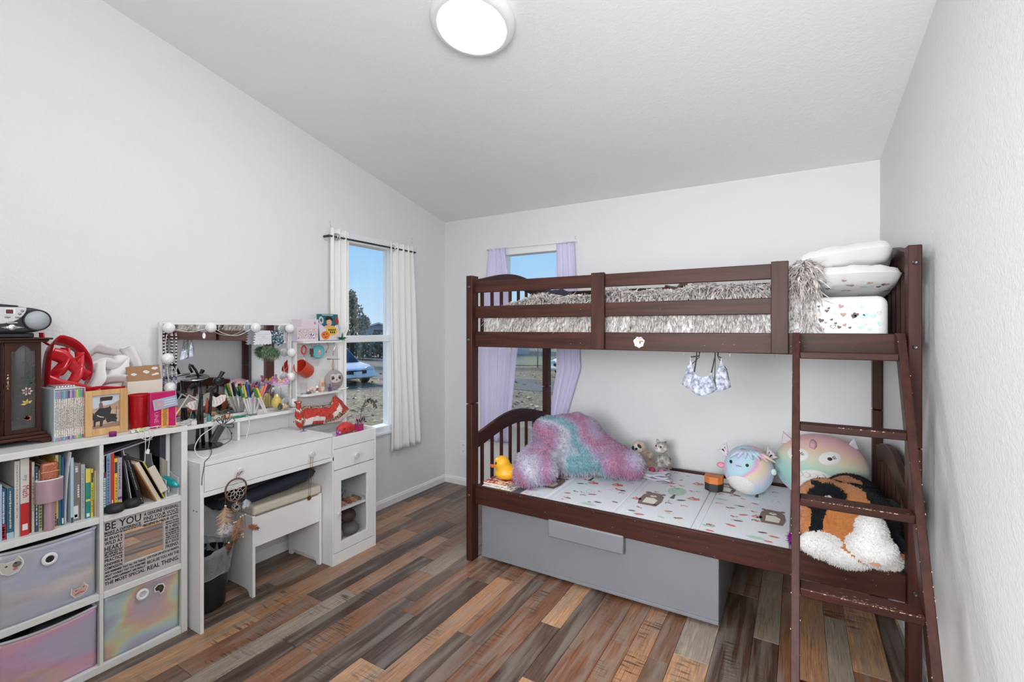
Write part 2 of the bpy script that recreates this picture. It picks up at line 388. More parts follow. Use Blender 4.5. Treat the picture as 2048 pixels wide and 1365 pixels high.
# baseboards, moulded profile
PR = [(0,0),(.013,0),(.013,.043),(.010,.048),(.010,.053),(.006,.060),(0,.062)]
b = MB(); b.prism([(LX+d, z) for d, z in PR], 'y', FY, BY-.002); struct(b.build('baseboard_left', M_TRIM, smooth=30))
b = MB(); b.prism([(BY-d, z) for d, z in PR], 'x', LX+.012, RXat(BY)-.001); struct(b.build('baseboard_back', M_TRIM, smooth=30))
b = MB(); n0 = 0
for d, z in PR: b.v.append((RXat(FY)-d, FY, z))
for d, z in PR: b.v.append((RXat(BY-.013)-d, BY-.013, z))
k = len(PR); b.f = [tuple(range(k)), tuple(range(k, 2*k))[::-1]] + [(i, k+i, k+(i+1)%k, (i+1)%k) for i in range(k)]; b.m = [0]*len(b.f)
struct(b.build('baseboard_right', M_TRIM, smooth=30))

def window(name, ax, wall, rng, inward):
    """single-hung vinyl window: frame, meeting rail, two panes, sill"""
    u0, u1, z0, z1 = rng; fw = .05
    def B(mb, ua, ub, da, db, za, zb):
        da, db = wall+inward*da, wall+inward*db
        return mb.box(da, db, ua, ub, za, zb) if ax == 'x' else mb.box(ua, ub, da, db, za, zb)
    w = MB()
    for a in ((u0, u0+fw, z0, z1), (u1-fw, u1, z0, z1), (u0+fw, u1-fw, z1-fw-.015, z1), (u0+fw, u1-fw, z0, z0+fw+.012)): B(w, a[0], a[1], -.09, .004, a[2], a[3])
    f = struct(w.build(name, M_VINYL, bevel=.003))
    f2 = MB(); B(f2, u0+fw, u1-fw, -.07, -.012, 1.268, 1.317); f2.build('meeting_rail', M_VINYL, f, bevel=.003)
    for za, zb, dd in ((z0+.062, 1.268, -.035), (1.317, z1-.065, -.055)):
        g = MB(); B(g, u0+fw, u1-fw, dd-.002, dd+.002, za, zb); g.build('pane', M_PANE, f)
    for ua, ub in ((u0+fw, u0+fw+.012), (u1-fw-.012, u1-fw)):
        g = MB(); B(g, ua, ub, -.05, -.02, z0+.062, 1.268); g.build('sash_stile', M_VINYL, f, bevel=.002)
    g = MB(); B(g, u0+fw, u1-fw, -.008, .02, z0-.0, z0+.018); g.build('sill', M_VINYL, f, bevel=.003)
    return f
window('window_1', 'x', LX, WL, 1); window('window_2', 'y', BY, WB, -1)

# ---------------------------------------------------------------- ceiling light
cy_, cx_ = 1.665, -1.19
Rl = Rx(math.atan2(-.2218, 1) + PI)   # local z points down, away from the sloped ceiling
cl = thing('ceiling_light', 'round white flush ceiling light glowing on the sloped ceiling', 'ceiling light', (cx_, cy_, CZ(cy_)))
o0 = (cx_, cy_, CZ(cy_))
MB().lathe([(.0,.0),(.178,.0),(.182,.012),(.180,.034),(.172,.046),(.160,.053),(.148,.053),(.146,.046)], o0, 64, Rl).build('base_ring', mat('lamp_ring', (.82,.82,.82), .3), cl, smooth=40)
MB().lathe([(.146,.047),(.135,.053),(.110,.058),(.07,.061),(.03,.062),(0,.0622)], o0, 64, Rl, caps=False).build('diffuser', mat('lamp_glow', (.96,.98,1), .5, emit=LAMP_STRENGTH), cl, smooth=180)

# ---------------------------------------------------------------- outside
GZ = -.9
gm = bpy.data.materials.new('leaf_litter'); gm.use_nodes = True; t = gm.node_tree; p = t.nodes['Principled BSDF']
c = nd(t, 'ShaderNodeTexCoord'); v = nd(t, 'ShaderNodeTexVoronoi', Scale=15.); t.links.new(c.outputs['Object'], v.inputs['Vector'])
r = ramp(t, [(0, rgb(96,90,72)), (.35, rgb(116,104,82)), (.6, rgb(92,92,68)), (.82, rgb(146,126,98)), (1, rgb(166,146,114))]); sp = nd(t, 'ShaderNodeSeparateColor'); t.links.new(v.outputs['Color'], sp.inputs[0]); t.links.new(sp.outputs[0], r.inputs[0])
t.links.new(r.outputs[0], p.inputs['Base Color']); p.inputs['Roughness'].default_value = .9
struct(MB().box(-140, 90, 3.7, 170, GZ-.2, GZ).build('ground', gm)); struct(MB().box(-140, -2.95, -60, 3.7, GZ-.2, GZ).build('ground_side', gm))
M_ASPH = mat('asphalt', rgb(84,82,80), .9, var=(2., rgb(104,100,92)))
struct(MB().box(-60, 40, 15.2, 18.6, GZ-.05, GZ+.012).build('street', M_ASPH))
struct(MB().box(-45, -17, 2, 60, GZ-.05, GZ+.006).build('side_street', M_ASPH))
M_GRASS = mat('grass', rgb(96,112,64), .9, var=(3., rgb(120,118,80)))
tag(MB().grid(lambda u, v: (-22+20*u, 25.5+8*v, GZ+.02+.05*math.sin(40*u*v)), 30, 8).build('grass_patch', M_GRASS), kind='stuff')
lv = MB(); r_ = random.Random(3)
for i in range(2600):
    d = 5+22*r_.random()**1.3; a = math.radians(r_.uniform(14, 74)); x, y = -d*math.sin(a), d*math.cos(a)
    if (15 < y < 18.7 and r_.random() < .7) or y > 21: continue
    s = .05+.06*r_.random(); q = Euler((r_.uniform(-.5,.5), r_.uniform(-.5,.5), r_.uniform(0,6))).to_matrix()
    if y > 4.2 or x < -3.4: lv.poly([Vector((x,y,GZ+.03))+q@Vector(k) for k in ((-s,0,0),(0,-s*.5,0),(s,0,0),(0,s*.5,.01))], r_.randrange(3))
tag(lv.build('fallen_leaves', [mat('leaf_tan', rgb(190,160,115), .8), mat('leaf_brown', rgb(140,100,64), .8), mat('leaf_pale', rgb(214,196,150), .8)]), kind='stuff')

def dirpt(px, zc, z):  # a point seen along image column px at depth zc (layout of the far yard)
    k = (px-1024)/957; return (zc*(-.514+.858*k), zc*(.858+.514*k), z)
# tree
tx, ty, _ = dirpt(703, 30, 0)
tr = thing('tree', 'brownish leafy tree seen through the left window', 'tree', (tx, ty, GZ))
MB().tube([(tx,ty,GZ),(tx+.05,ty,GZ+1.6),(tx,ty+.05,GZ+3.4)], [.16,.12,.05], 8).build('trunk', mat('bark', rgb(84,70,58), .9), tr, smooth=180)
def leaves(name, par, cs, n, size, mats, seed):
    q = MB(); r_ = random.Random(seed)
    for i in range(n):
        c, rr = r_.choice(cs); d = Vector((r_.gauss(0,1), r_.gauss(0,1), r_.gauss(0,1))).normalized()*(r_.random()**.4)
        p = Vector(c)+Vector((d.x*rr[0], d.y*rr[1], d.z*rr[2])); e = Euler((r_.uniform(0,6), r_.uniform(0,6), r_.uniform(0,6))).to_matrix(); s = size*(.6+.8*r_.random())
        q.poly([p+e@Vector(k) for k in ((-s,0,0),(0,-s*.5,0),(s,0,0),(0,s*.5,0))], r_.randrange(len(mats)))
    return tag(q.build(name, mats, par), kind='stuff')
M_LV = [mat('tree_leaf', rgb(186,160,132), .8), mat('tree_leaf_dark', rgb(142,128,104), .8), mat('tree_leaf_pale', rgb(206,182,152), .8)]
leaves('foliage', tr, [((tx,ty,GZ+2.2),(.9,.9,.8)), ((tx+.1,ty,GZ+3.2),(.7,.7,.8)), ((tx,ty,GZ+4.0),(.35,.35,.7)), ((tx+.7,ty+.3,GZ+2.6),(.45,.45,.5))], 2600, .09, M_LV, 5)
# hedge row behind the street, far left
M_HD = [mat('hedge_leaf', rgb(140,146,118), .8), mat('hedge_leaf_dark', rgb(106,114,92), .8), mat('hedge_leaf_tan', rgb(166,156,128), .8)]
for i, (px, zc, w_, lab) in enumerate(((690,36,2.6,'low bushy hedge below the tree in the left window'), (760,37,2.4,'low grey-green hedge in front of the far house gable'))):
    x, y, _ = dirpt(px, zc, 0); h = thing('hedge', lab, 'hedge', (x,y,GZ))
    MB().tube([(x,y,GZ),(x,y,GZ+1.)], .08, 6).build('stem', mat('bark', (0,0,0)), h)
    leaves('foliage', h, [((x-w_*.6,y,GZ+.9),(w_*.7,.7,.9)), ((x+w_*.5,y,GZ+.9),(w_*.7,.7,.85)), ((x,y,GZ+1.),(w_*.6,.7,1.))], 1500, .15, M_HD, 11+i)
# far house with a gable
x, y, _ = dirpt(757, 80, 0); ang = math.atan2(-x, y)
hs = thing('house', 'pale grey house with white gable trim beyond the hedge', 'house', (x,y,GZ), ang)
def loc(b, o): return b.xf(wm(o))
loc(MB().prism([(-3,0),(3,0),(3,2.2),(0,3.05),(-3,2.2)], 'y', 0, 9), hs).build('wall', mat('house_siding', rgb(170,176,180), .8), hs)
for s in (-1, 1): loc(MB().prism([(0,3.05),(s*3.4,2.08),(s*3.4,2.26),(0,3.25)], 'y', -.4, 9.4), hs).build('roof_slope', mat('house_roof', rgb(112,116,120), .9), hs)
for s in (-1, 1): loc(MB().prism([(0,3.0),(s*3.45,2.0),(s*3.45,2.22),(0,3.24)], 'y', -.55, -.42), hs).build('fascia', M_TRIM, hs)
loc(MB().box(-.8,.8,-.06,.02,.9,2.0), hs).build('window', mat('house_glass', rgb(70,80,92), .1), hs)
# second house and sheds seen through the back window
x, y, _ = dirpt(985, 42, 0); h2 = thing('house', 'blue-grey house wall behind the chain-link gate', 'house', (x,y,GZ), .5)
loc(MB().box(-5, 3.2, 0, 6, 0, 2.4), h2).build('wall', mat('house_blue', rgb(150,168,182), .8), h2)
loc(MB().prism([(-5.4,2.4),(3.6,2.4),(3.6,2.55),(-.9,3.4),(-5.4,2.55)], 'y', -.4, 6.4), h2).build('roof', mat('house_roof', (0,0,0)), h2)
loc(MB().box(-.4,1.0,-.05,.02,1.0,2.0), h2).build('window', mat('house_glass', (0,0,0)), h2)
x, y, _ = dirpt(1090, 66, 0)
h3 = thing('shed', 'dark weathered shed behind the chain-link fence', 'shed', (x,y,GZ), .5)
loc(MB().box(-3, 5, 0, 4, 0, 2.1), h3).build('wall', mat('shed_wood', rgb(86,88,82), .9), h3); loc(MB().box(-3.3,5.3,-.3,4.3,2.1,2.25), h3).build('roof', mat('house_roof', (0,0,0)), h3)
# chain-link fence with gate
fx0 = dirpt(960, 27.5, 0); fx1 = dirpt(1200, 27.5, 0)
fe = thing('chain_link_fence', 'grey chain-link fence and gate across the street', 'fence', (fx0[0], fx0[1], GZ))
M_GALV = mat('galvanised', rgb(140,150,146), .5, .6)
A, Bv = Vector(fx0[:2]+(0,)), Vector(fx1[:2]+(0,))
for i, px in enumerate((962, 985, 1028, 1075, 1120, 1165)):
    q = dirpt(px, 27.5, 0); MB().tube([(q[0],q[1],GZ),(q[0],q[1],GZ+1.5)], .035, 8).build('post', M_GALV, fe, smooth=180)
for z in (GZ+.12, GZ+1.45): MB().tube([(A.x,A.y,z),(Bv.x,Bv.y,z)], .022, 6).build('rail', M_GALV, fe, smooth=180)
q = MB(); n = 150
for i in range(n):
    for s in (-1, 1):
        t0 = i/n; t1 = t0+s*.12
        if 0 <= t1 <= 1: q.tube([tuple(A.lerp(Bv, t0)+Vector((0,0,GZ+.12))), tuple(A.lerp(Bv, t1)+Vector((0,0,GZ+1.45)))], .004, 3, caps=False)
tag(q.build('wire_mesh', M_GALV, fe), kind='stuff')
# cars
def car(label, px, zc, head, col, name='car'):
    x, y, _ = dirpt(px, zc, 0); k = thing(name, label, 'car', (x,y,GZ), head)
    body = [(-2.2,.32),(-2.15,.62),(-1.7,.78),(-1.0,.84),(.9,.86),(1.7,.86),(2.15,.80),(2.2,.35),(1.9,.24),(-2.0,.24)]
    pm = mat('car_paint_'+name+str(int(col[0]*100)), col, .5, 0., coat=.05)
    loc(MB().prism(body, 'y', -.85, .85), k).build('body', pm, k, bevel=.09, bseg=3, smooth=50)
    loc(MB()._add([(-1.05,-.74,.84),(1.65,-.74,.86),(1.65,.74,.86),(-1.05,.74,.84),(-.35,-.58,1.36),(1.0,-.58,1.36),(1.0,.58,1.36),(-.35,.58,1.36)], [(4,5,6,7),(0,1,5,4),(1,2,6,5),(2,3,7,6),(3,0,4,7)]), k).build('cabin', mat('car_glass', (.03,.035,.04), .08), k, bevel=.06, smooth=50)
    loc(MB().box(-.32,1.0,-.56,.56,1.34,1.40), k).build('roof', pm, k, bevel=.02)
    for xx in (-1.35, 1.4):
        for s in (-1, 1): loc(MB().lathe([(.0,-.1),(.31,-.1),(.31,.1),(0,.1)], (xx,s*.78,.31), 20, Rx(PI/2)), k).build('wheel', M_MATTE, k, smooth=40)
    for s in (-1, 1): loc(MB().ell((-2.1,s*.62,.64), (.1,.2,.09)), k).build('headlight', mat('headlight', (.75,.78,.8), .1), k, smooth=180)
    loc(MB().box(-2.24,-2.1,-.42,.42,.46,.60), k).build('grille', M_MATTE, k, bevel=.02)
    loc(MB().box(-2.30,-2.2,-.9,.9,.30,.43), k).build('bumper', pm, k, bevel=.04)
    loc(MB().box(-2.325,-2.30,-.17,.17,.40,.55), k).build('licence_plate', mat('plate', (.75,.8,.85), .4), k)
    return k
car('white sedan parked on the leaves beyond the left window', 664, 20.5, math.radians(166), (.85,.84,.82))
car('small white car by the chain-link fence in the back window', 1178, 24.0, math.radians(75), (.8,.8,.8))

# ---------------------------------------------------------------- bunk bed
BX0, BX1, BF, BB = -1.687, .391, 2.287, 3.335
bed = thing('bunk_bed', 'dark cherry wooden bunk bed standing along the back wall', 'bunk bed', ((BX0+BX1)/2, (BF+BB)/2, 0))
PW, PD = .042, .068
def post(x0, y0):
    bx('bed_post', M_BEDZ, bed, x0, x0+PW, y0, y0+PD, 0, .921, .004)
    bx('bed_post', M_BEDZ, bed, x0, x0+PW, y0, y0+PD, .925, 1.68, .004)
for x0 in (BX0, BX1-PW):
    for y0 in (BF, BB-PD): post(x0, y0)
XL, XR = BX0+PW, BX1-PW
RY = BF+.033
def rail(name, z0, z1, x0=XL, x1=XR, y=RY, th=.024): return bx(name, M_BEDX, bed, x0, x1, y, y+th, z0, z1, .003)
up = rail('side_rail', 1.26, 1.349); rail('side_rail', .330, .436); rail('side_rail', 1.26, 1.349, y=BB-.055); rail('side_rail', .330, .436, y=BB-.055)
UX = (-.909, -.839), (-.101, -.036)
for z0, z1 in ((1.58, 1.645), (1.430, 1.500)):
    rail('guard_rail', z0, z1, XL, -.037); rail('guard_rail', z0, z1, y=BB-.055)
for x0, x1 in UX: bx('guard_upright', M_BEDZ, bed, x0, x1, RY-.021, RY-.0005, 1.262, 1.652, .003)
for x0 in (-.62-.035, .05): bx('guard_upright', M_BEDZ, bed, x0, x0+.07, BB-.079, BB-.0555, 1.262, 1.652, .003)
def arch(zs, ze, zp, th, x):
    """curved end rail: rises from the posts to a peak"""
    n = 22; y0, y1 = BF+PD, BB-PD; top = []; bot = []
    for i in range(n+1):
        u = i/n; s = math.sin(PI*u)**1.25; y = y0+(y1-y0)*u; top.append((y, zs+(zp-zs)*s)); bot.append((y, zs-ze+(zp-zs)*s*.9))
    vs = MB(); m = n+1
    V = [(x-th/2, *p) for p in top]+[(x-th/2, *p) for p in bot]+[(x+th/2, *p) for p in top]+[(x+th/2, *p) for p in bot]
    F = []
    for i in range(n):
        F += [(i, i+1, m+i+1, m+i), (2*m+i, 3*m+i, 3*m+i+1, 2*m+i+1), (i, 2*m+i, 2*m+i+1, i+1), (m+i, m+i+1, 3*m+i+1, 3*m+i)]
    F += [(0, m, 3*m, 2*m), (n, 2*m+n, 3*m+n, m+n)]
    vs._add(V, F); return vs, bot
for x in (BX0+PW/2, BX1-PW/2):
    for zs, zp, zlow in ((.735, .815, .33), (1.665, 1.735, 1.26)):
        a, bot = arch(zs, .085, zp, .026, x); a.build('headboard_arch', M_BEDY, bed, bevel=.004, smooth=40)
        bx('end_rail', M_BEDY, bed, x-.012, x+.012, BF+PD, BB-PD, zlow, zlow+.09, .003)
        for i in range(8):
            y = BF+PD+(BB-BF-2*PD)*(i+.62)/8.24; zz = np.interp(y, [q[0] for q in bot], [q[1] for q in bot])
            bx('spindle', M_BEDZ, bed, x-.008, x+.008, y-.010, y+.010, zlow+.0885, zz+.002, .002)
for i in range(9):
    x = XL+.10+i*.222
    for z in (.375, 1.29): bx('mattress_slat', M_BEDY, bed, x, x+.06, RY+.0245, BB-.0555, z, z+.016, .002)
M_BOLT = mat('bolt', (.10,.09,.10), .35, .9)
for x in (BX0+PW/2, BX1-PW/2):
    for z in (1.613, 1.30, .385):
        MB().lathe([(0,0),(.0085,0),(.0085,.003),(.006,.005),(.0035,.004),(0,.004)], (x, BF+.0005, z), 14, Rx(PI/2)).build('bolt', M_BOLT, bed, smooth=40)
# chips in the varnish
cb = MB(); r_ = random.Random(4)
for i in range(60):
    x = r_.uniform(-1.5, .3); z = r_.choice((.435,.434,1.3,.38,.4,1.47,.34)) + r_.uniform(-.012,.0); s = r_.uniform(.0006,.002)
    cb.poly([(x-s, RY-.0006, z-s*.5),(x+s*.8, RY-.0006, z-s*.4),(x+s, RY-.0006, z+s*.6),(x-s*.6, RY-.0006, z+s*.5)])
tag(cb.build('varnish_chips', M_CHIP, bed), kind='stuff')
# sticker on the upper rail
st = MB(); st.poly([(-.668+.026*(1+.1*math.sin(5*a))*math.cos(a), RY-.001, 1.302+.026*(1+.1*math.sin(7*a))*math.sin(a)) for a in [2*PI*k/28 for k in range(28)]])
so = st.build('sticker', mat('sticker_white', (.78,.76,.76), .4), bed); so['label'] = 'torn white round sticker'
sm = MB()
for (x0,x1,z0,z1,k) in ((-.676,-.650,1.318,1.324,0), (-.672,-.655,1.306,1.311,1), (-.666,-.660,1.294,1.308,2), (-.658,-.648,1.304,1.309,2), (-.668,-.655,1.312,1.314,2)): sm.box(x0,x1,RY-.0016,RY-.0012,z0,z1,k)
tag(sm.build('sticker_print', [mat('pink_ink', (.8,.25,.4), .5), mat('yellow_ink', (.8,.6,.1), .5), mat('dark_ink', (.06,.05,.05), .5)], so), kind='stuff')

# ---------------------------------------------------------------- ladder leaning on the bed
TA = math.atan(.576)
lad = thing('bunk_ladder', 'dark cherry ladder leaning on the right half of the bunk bed', 'ladder', (.16, 1.62, 0))
def stile(x0, x1):
    def yf(z): return 2.206-.576*(1.264-z)
    d = .066
    b = MB(); zt = 1.352
    b.prism([(yf(0), 0), (yf(0)+d, 0), (yf(zt-.03)+d, zt-.03), (yf(zt-.012)+.055, zt), (yf(zt), zt), (yf(zt-.02)-.0, zt-.02)], 'x', x0, x1)
    return b.build('stile', M_BEDZ, lad, bevel=.003, smooth=40)
stile(-.022, .004); stile(.312, .338)
for z in (1.264, 1.005, .772, .528, .285, .045):
    y = 2.206-.576*(1.264-z)
    bx('rung', M_BEDX, lad, .004, .312, y+.002, y+.066, z-.014, z+.012, .003)
cb = MB()
for i in range(150):
    z = r_.choice((1.005,.772,.772,.528,.528,.528)); y = 2.206-.576*(1.264-z); x = r_.uniform(.03,.29) if r_.random() < .4 else r_.gauss(.19,.05); x = min(.30,max(.02,x)); s = r_.uniform(.0006,.0022)
    yy = y+.002+abs(r_.gauss(0,.014)); zz = z+.0125
    if r_.random() < .5: cb.poly([(x-s*2,yy,zz),(x+s*1.5,yy,zz),(x+s*2,yy+s,zz),(x-s,yy+s,zz)])
    else: cb.poly([(x-s*2,y+.0015,z+.010-s),(x+s*2,y+.0015,z+.0105-s*.8),(x+s,y+.0015,z+.011),(x-s,y+.0015,z+.011)])
for i in range(60):
    z = r_.uniform(.05,1.33); y = 2.206-.576*(1.264-z); x = r_.choice((-.0215,.0035,.3125,.3375))+r_.uniform(-.001,.001); s = r_.uniform(.0006,.0018)
    cb.poly([(x-s*.6,y-.0012,z-s),(x+s*.6,y-.0012,z-s),(x+s*.5,y-.0012+.576*s*2,z+s),(x-s*.5,y-.0012+.576*s*2,z+s)])
tag(cb.build('varnish_chips', M_CHIP, lad), kind='stuff')

# ---------------------------------------------------------------- grey storage drawer under the bed
M_GREY = mat('grey_paint', rgb(128,129,134), .42, bump=(30,.08,.002), var=(2.5, rgb(122,123,128)))
dr = thing('storage_drawer', 'large grey rolling storage drawer under the lower bunk', 'drawer', (-.975, 2.75, 0))
bx('front_panel', M_GREY, dr, -1.617, -.312, 2.35, 2.372, .022, .318, .003)
bx('front_lip', M_GREY, dr, -1.617, -.312, 2.344, 2.35, .018, .034, .002)
bx('side_panel', M_GREY, dr, -.326, -.312, 2.372, 3.1, .022, .318, .002); bx('side_panel', M_GREY, dr, -1.617, -1.603, 2.372, 3.1, .022, .318, .002)
bx('back_panel', M_GREY, dr, -1.603, -.326, 3.086, 3.1, .022, .318, .002); bx('bottom_panel', M_GREY, dr, -1.603, -.326, 2.372, 3.086, .022, .034, .001)
b = MB(); b.prism([(-1.162,.245),(-.745,.245),(-.745,.338),(-1.162,.338)], 'y', 2.314, 2.349); b.build('handle', M_GREY, dr, bevel=.006, smooth=40)
for x in (-1.52,-.42):
    for y in (2.45, 3.0): MB().lathe([(0,-.012),(.011,-.012),(.011,.012),(0,.012)], (x,y,.011), 16, Ry(PI/2)).build('caster', M_MATTE, dr, smooth=40)

# ---------------------------------------------------------------- bedding on the upper bunk
M_SHEET = mat('white_sheet', (.76,.75,.74), .85, bump=(9,.25,.01))
M_PILLOW = mat('white_pillowcase', (.77,.76,.74), .85, bump=(12,.3,.012))
INK = [mat('heart_mauve', rgb(178,152,148), .8), mat('heart_grey', rgb(96,92,92), .8), mat('heart_tan', rgb(196,170,150), .8), mat('heart_aqua', rgb(186,214,214), .8), mat('heart_line', rgb(110,92,90), .8)]
def heart(n=18):
    out = []
    for i in range(n):
        a = 2*PI*i/n; out.append((16*math.sin(a)**3/17, (13*math.cos(a)-5*math.cos(2*a)-2*math.cos(3*a)-math.cos(4*a)+2)/17))
    return out
HEART = heart()
def hearts(name, parent, fn, spots, off=.0012):
    """flat printed hearts laid on a surface fn(u,v)->point; spots: u, v, size, angle, ink, outline"""
    q = MB()
    for u, v, s, a, ink, ol in spots:
        p = Vector(fn(u, v)); e = .004; du = (Vector(fn(u+e, v))-p).normalized(); dv = Vector(fn(u, v+e))-p; nn = du.cross(dv).normalized(); dv = nn.cross(du)
        ca, sa = math.cos(a), math.sin(a); ring = []
        for hx, hy in HEART: ring.append(p+nn*off+(du*(hx*ca-hy*sa)+dv*(hx*sa+hy*ca))*s)
        if ol:
            inner = [p+nn*off+(r-p-nn*off)*.8 for r in ring]; k = len(ring); o = len(q.v); q.v += [tuple(x) for x in ring+inner]
            for i in range(k): q.f.append((o+i, o+(i+1)%k, o+k+(i+1)%k, o+k+i)); q.m.append(ink)
        else: q.poly(ring, ink)
    return tag(q.build(name, INK, parent), kind='stuff')
MX0, MX1, MY0, MY1, MZ0, MZ1 = -1.62, .305, 2.372, 3.235, 1.307, 1.50
mt_ = thing('mattress', 'white heart-print mattress on the upper bunk', 'mattress', (-.65, 2.8, MZ0))
MB().box(MX0, MX1, MY0, MY1, MZ0, MZ1).build('fitted_sheet', M_SHEET, mt_, bevel=.035, bseg=4, smooth=60)
r_ = random.Random(8); sp = []
for i in range(7):
    for j in range(5):
        sp.append((i/7+.07+(.07 if j % 2 else 0)+r_.uniform(-.05,.03), (j+.5)/5+r_.uniform(-.10,.10), r_.choice((.006,.008,.011)), r_.uniform(-.5,.5), r_.choice((0,0,1,2,3,3,4)), r_.random() < .25))
def front_fn(u, v): return (.03+.24*u, MY0-.0008, MZ0+.05+(MZ1-MZ0-.085)*v)
hearts('printed_hearts', mt_, front_fn, [s for s in sp if s[1] < .98])

def cushion_fn(c, a, b, t, mt, pw=2.6, puff=.6):
    """pillow surface: fn(u,v) for the upper skin (side=1) or lower skin (-1)"""
    def fn(u, v, side=1):
        x, y = 2*u-1, 2*v-1
        h = (max(0, 1-abs(x)**5)*max(0, 1-abs(y)**7))**puff
        k = 1-.10*(abs(x)**2)*(abs(y)**2)
        w = .016*(noise.noise(Vector((2.2*x+c[2]*5, 1.6*y, side*3.)))+.45*noise.noise(Vector((5*x, 4*y+c[2]*9, side))))*h
        return Vector(c)+mt@Vector((a*x*k, b*y*k, side*(t*h)+w))
    return fn
def cushion(name, fn, m, parent, n=22):
    q = MB(); q.grid(lambda u, v: fn(u, v, 1), n, n); q.grid(lambda u, v: fn(1-u, v, -1), n, n)
    return q.build(name, m, parent, smooth=180)
pm = Rz(.02) @ Rx(-.10)
p1 = thing('pillow', 'heart-print pillow lying on the mattress of the upper bunk', 'pillow', (.18, 2.8, 1.50))
f1 = cushion_fn((.195, 2.79, 1.556), .168, .40, .052, pm, puff=.5)
cushion('pillowcase', f1, M_PILLOW, p1)
hearts('printed_hearts', p1, lambda u, v: f1(u, v, 1), [(r_.uniform(.06,.94), r_.uniform(.05,.9), r_.choice((.008,.011,.013)), r_.uniform(-.5,.5), r_.choice((0,0,1,2,3,4)), r_.random() < .3) for _ in range(40)])
hearts('printed_hearts', p1, lambda u, v: f1(1-u, v, -1), [(r_.uniform(.06,.94), .03+r_.random()*.30, r_.choice((.010,.013,.016)), r_.uniform(-.5,.5)+PI, r_.choice((0,1,2,3,4)), r_.random() < .3) for _ in range(22)])
p2 = thing('pillow', 'plain white rumpled pillow on top of the heart-print pillow', 'pillow', (.18, 2.85, 1.64))
f2 = cushion_fn((.180, 2.82, 1.640), .185, .39, .052, Rz(-.04) @ Ry(-.12) @ Rx(-.13), puff=.45)
cushion('pillowcase', f2, M_PILLOW, p2)

# shaggy blanket
def zt(x): return float(np.interp(x, [-1.62,-1.45,-1.2,-.9,-.4,-.12,-.03,.02,.06], [1.475,1.52,1.545,1.555,1.56,1.575,1.625,1.655,1.62]))
def bl(u, v):
    x = -1.62+1.685*u; z = zt(x)+.012*math.sin(13*x)+.008*math.sin(29*x+1); yf = 2.392-.004*math.sin(17*x)
    if v < .35: k = v/.35; return (x, yf, 1.33+(z-.05-1.33)*k)
    if v < .5: k = (v-.35)/.15; a = k*PI/2; return (x, yf+.06*(1-math.cos(a)), z-.05+.05*math.sin(a))
    k = (v-.5)/.5; return (x, yf+.06+.78*k, z-.03*k+.01*math.sin(8*k+9*x))
bk = thing('blanket', 'shaggy grey and cream faux-fur blanket over the upper bunk', 'blanket', (-.8, 2.8, 1.5))
sb = MB().grid(bl, 80, 26)
z0 = 1.332; rim = [bl(1, v/26) for v in range(27)]
sb.poly([(.0655, p[1], p[2]) for p in rim] + [(.0655, 3.232, z0)][::-1])
sb.build('backing', mat('shag_backing', rgb(98,92,90), .9), bk, smooth=180)
def shag_mat(name, a, b, c, scale=9.):
    m = bpy.data.materials.new(name); m.use_nodes = True; t = m.node_tree; p = t.nodes['Principled BSDF']
    tcn = nd(t, 'ShaderNodeTexCoord'); n = nd(t, 'ShaderNodeTexNoise', Scale=scale*6, Detail=3.); t.links.new(tcn.outputs['Object'], n.inputs['Vector'])
    r = ramp(t, [(.32, a), (.5, b), (.68, c)]); t.links.new(n.outputs['Fac'], r.inputs[0]); t.links.new(r.outputs[0], p.inputs['Base Color'])
    p.inputs['Roughness'].default_value = .85; p.inputs['Sheen Weight'].default_value = .2
    return m
M_SHAG = shag_mat('shag', rgb(150,143,140), rgb(196,188,184), rgb(222,214,210))
fur('shag_pile', sb, bk, M_SHAG, 20000, .044, .0085, down=.75, jit=.42, seed=2, comb=(.15,-.1,-.55), keep=lambda c, n: (c[:,1] < 2.85))

# things lying on the upper bunk
q = thing('cushion', 'dark navy rounded cushion at the window end of the upper bunk', 'cushion', (-1.47, 3.08, 1.53))
cushion('cover', cushion_fn((-1.46, 3.09, 1.575), .11, .10, .055, Rx(-.2)), mat('navy_cloth', rgb(52,50,66), .8), q, 12)
q = MB(); q.tube([(-.70,2.95,1.575),(-.685,2.95,1.625),(-.66,2.95,1.612),(-.62,2.95,1.605),(-.59,2.95,1.63),(-.575,2.95,1.645),(-.56,2.95,1.575)], [.008,.010,.012,.013,.016,.014,.008], 6)
tag(q.build('leather_strap', mat('brown_leather', rgb(84,58,48), .5), smooth=180), 'brown leather strap lying on the shaggy blanket of the upper bunk', 'strap')

# ---------------------------------------------------------------- play mat on the lower bunk
mm = thing('play_mat', 'folding foam play mat with woodland print on the lower bunk', 'mat', (-.8, 2.8, .391))
def mat_foam():
    m = bpy.data.materials.new('mat_foam'); m.use_nodes = True; t = m.node_tree; p = t.nodes['Principled BSDF']
    p.inputs['Base Color'].default_value = (*rgb(220,224,228), 1); p.inputs['Roughness'].default_value = .45
    c = nd(t, 'ShaderNodeTexCoord'); w = nd(t, 'ShaderNodeTexNoise', Scale=1.); mp = nd(t, 'ShaderNodeMapping'); mp.inputs['Scale'].default_value = (260, 60, 20)
    t.links.new(c.outputs['Object'], mp.inputs['Vector']); t.links.new(mp.outputs[0], w.inputs['Vector'])
    b = nd(t, 'ShaderNodeBump', Strength=.25, Distance=.002); t.links.new(w.outputs['Fac'], b.inputs['Height']); t.links.new(b.outputs[0], p.inputs['Normal'])
    return m
M_FOAM = mat_foam(); MT = .431; Y0, Y1 = 2.348, 3.25
PAN = [(-1.625,-1.545,.0), (-1.54,-1.202,0), (-1.168,-.815,0), (-.782,-.438,0), (-.402,-.035,0)]
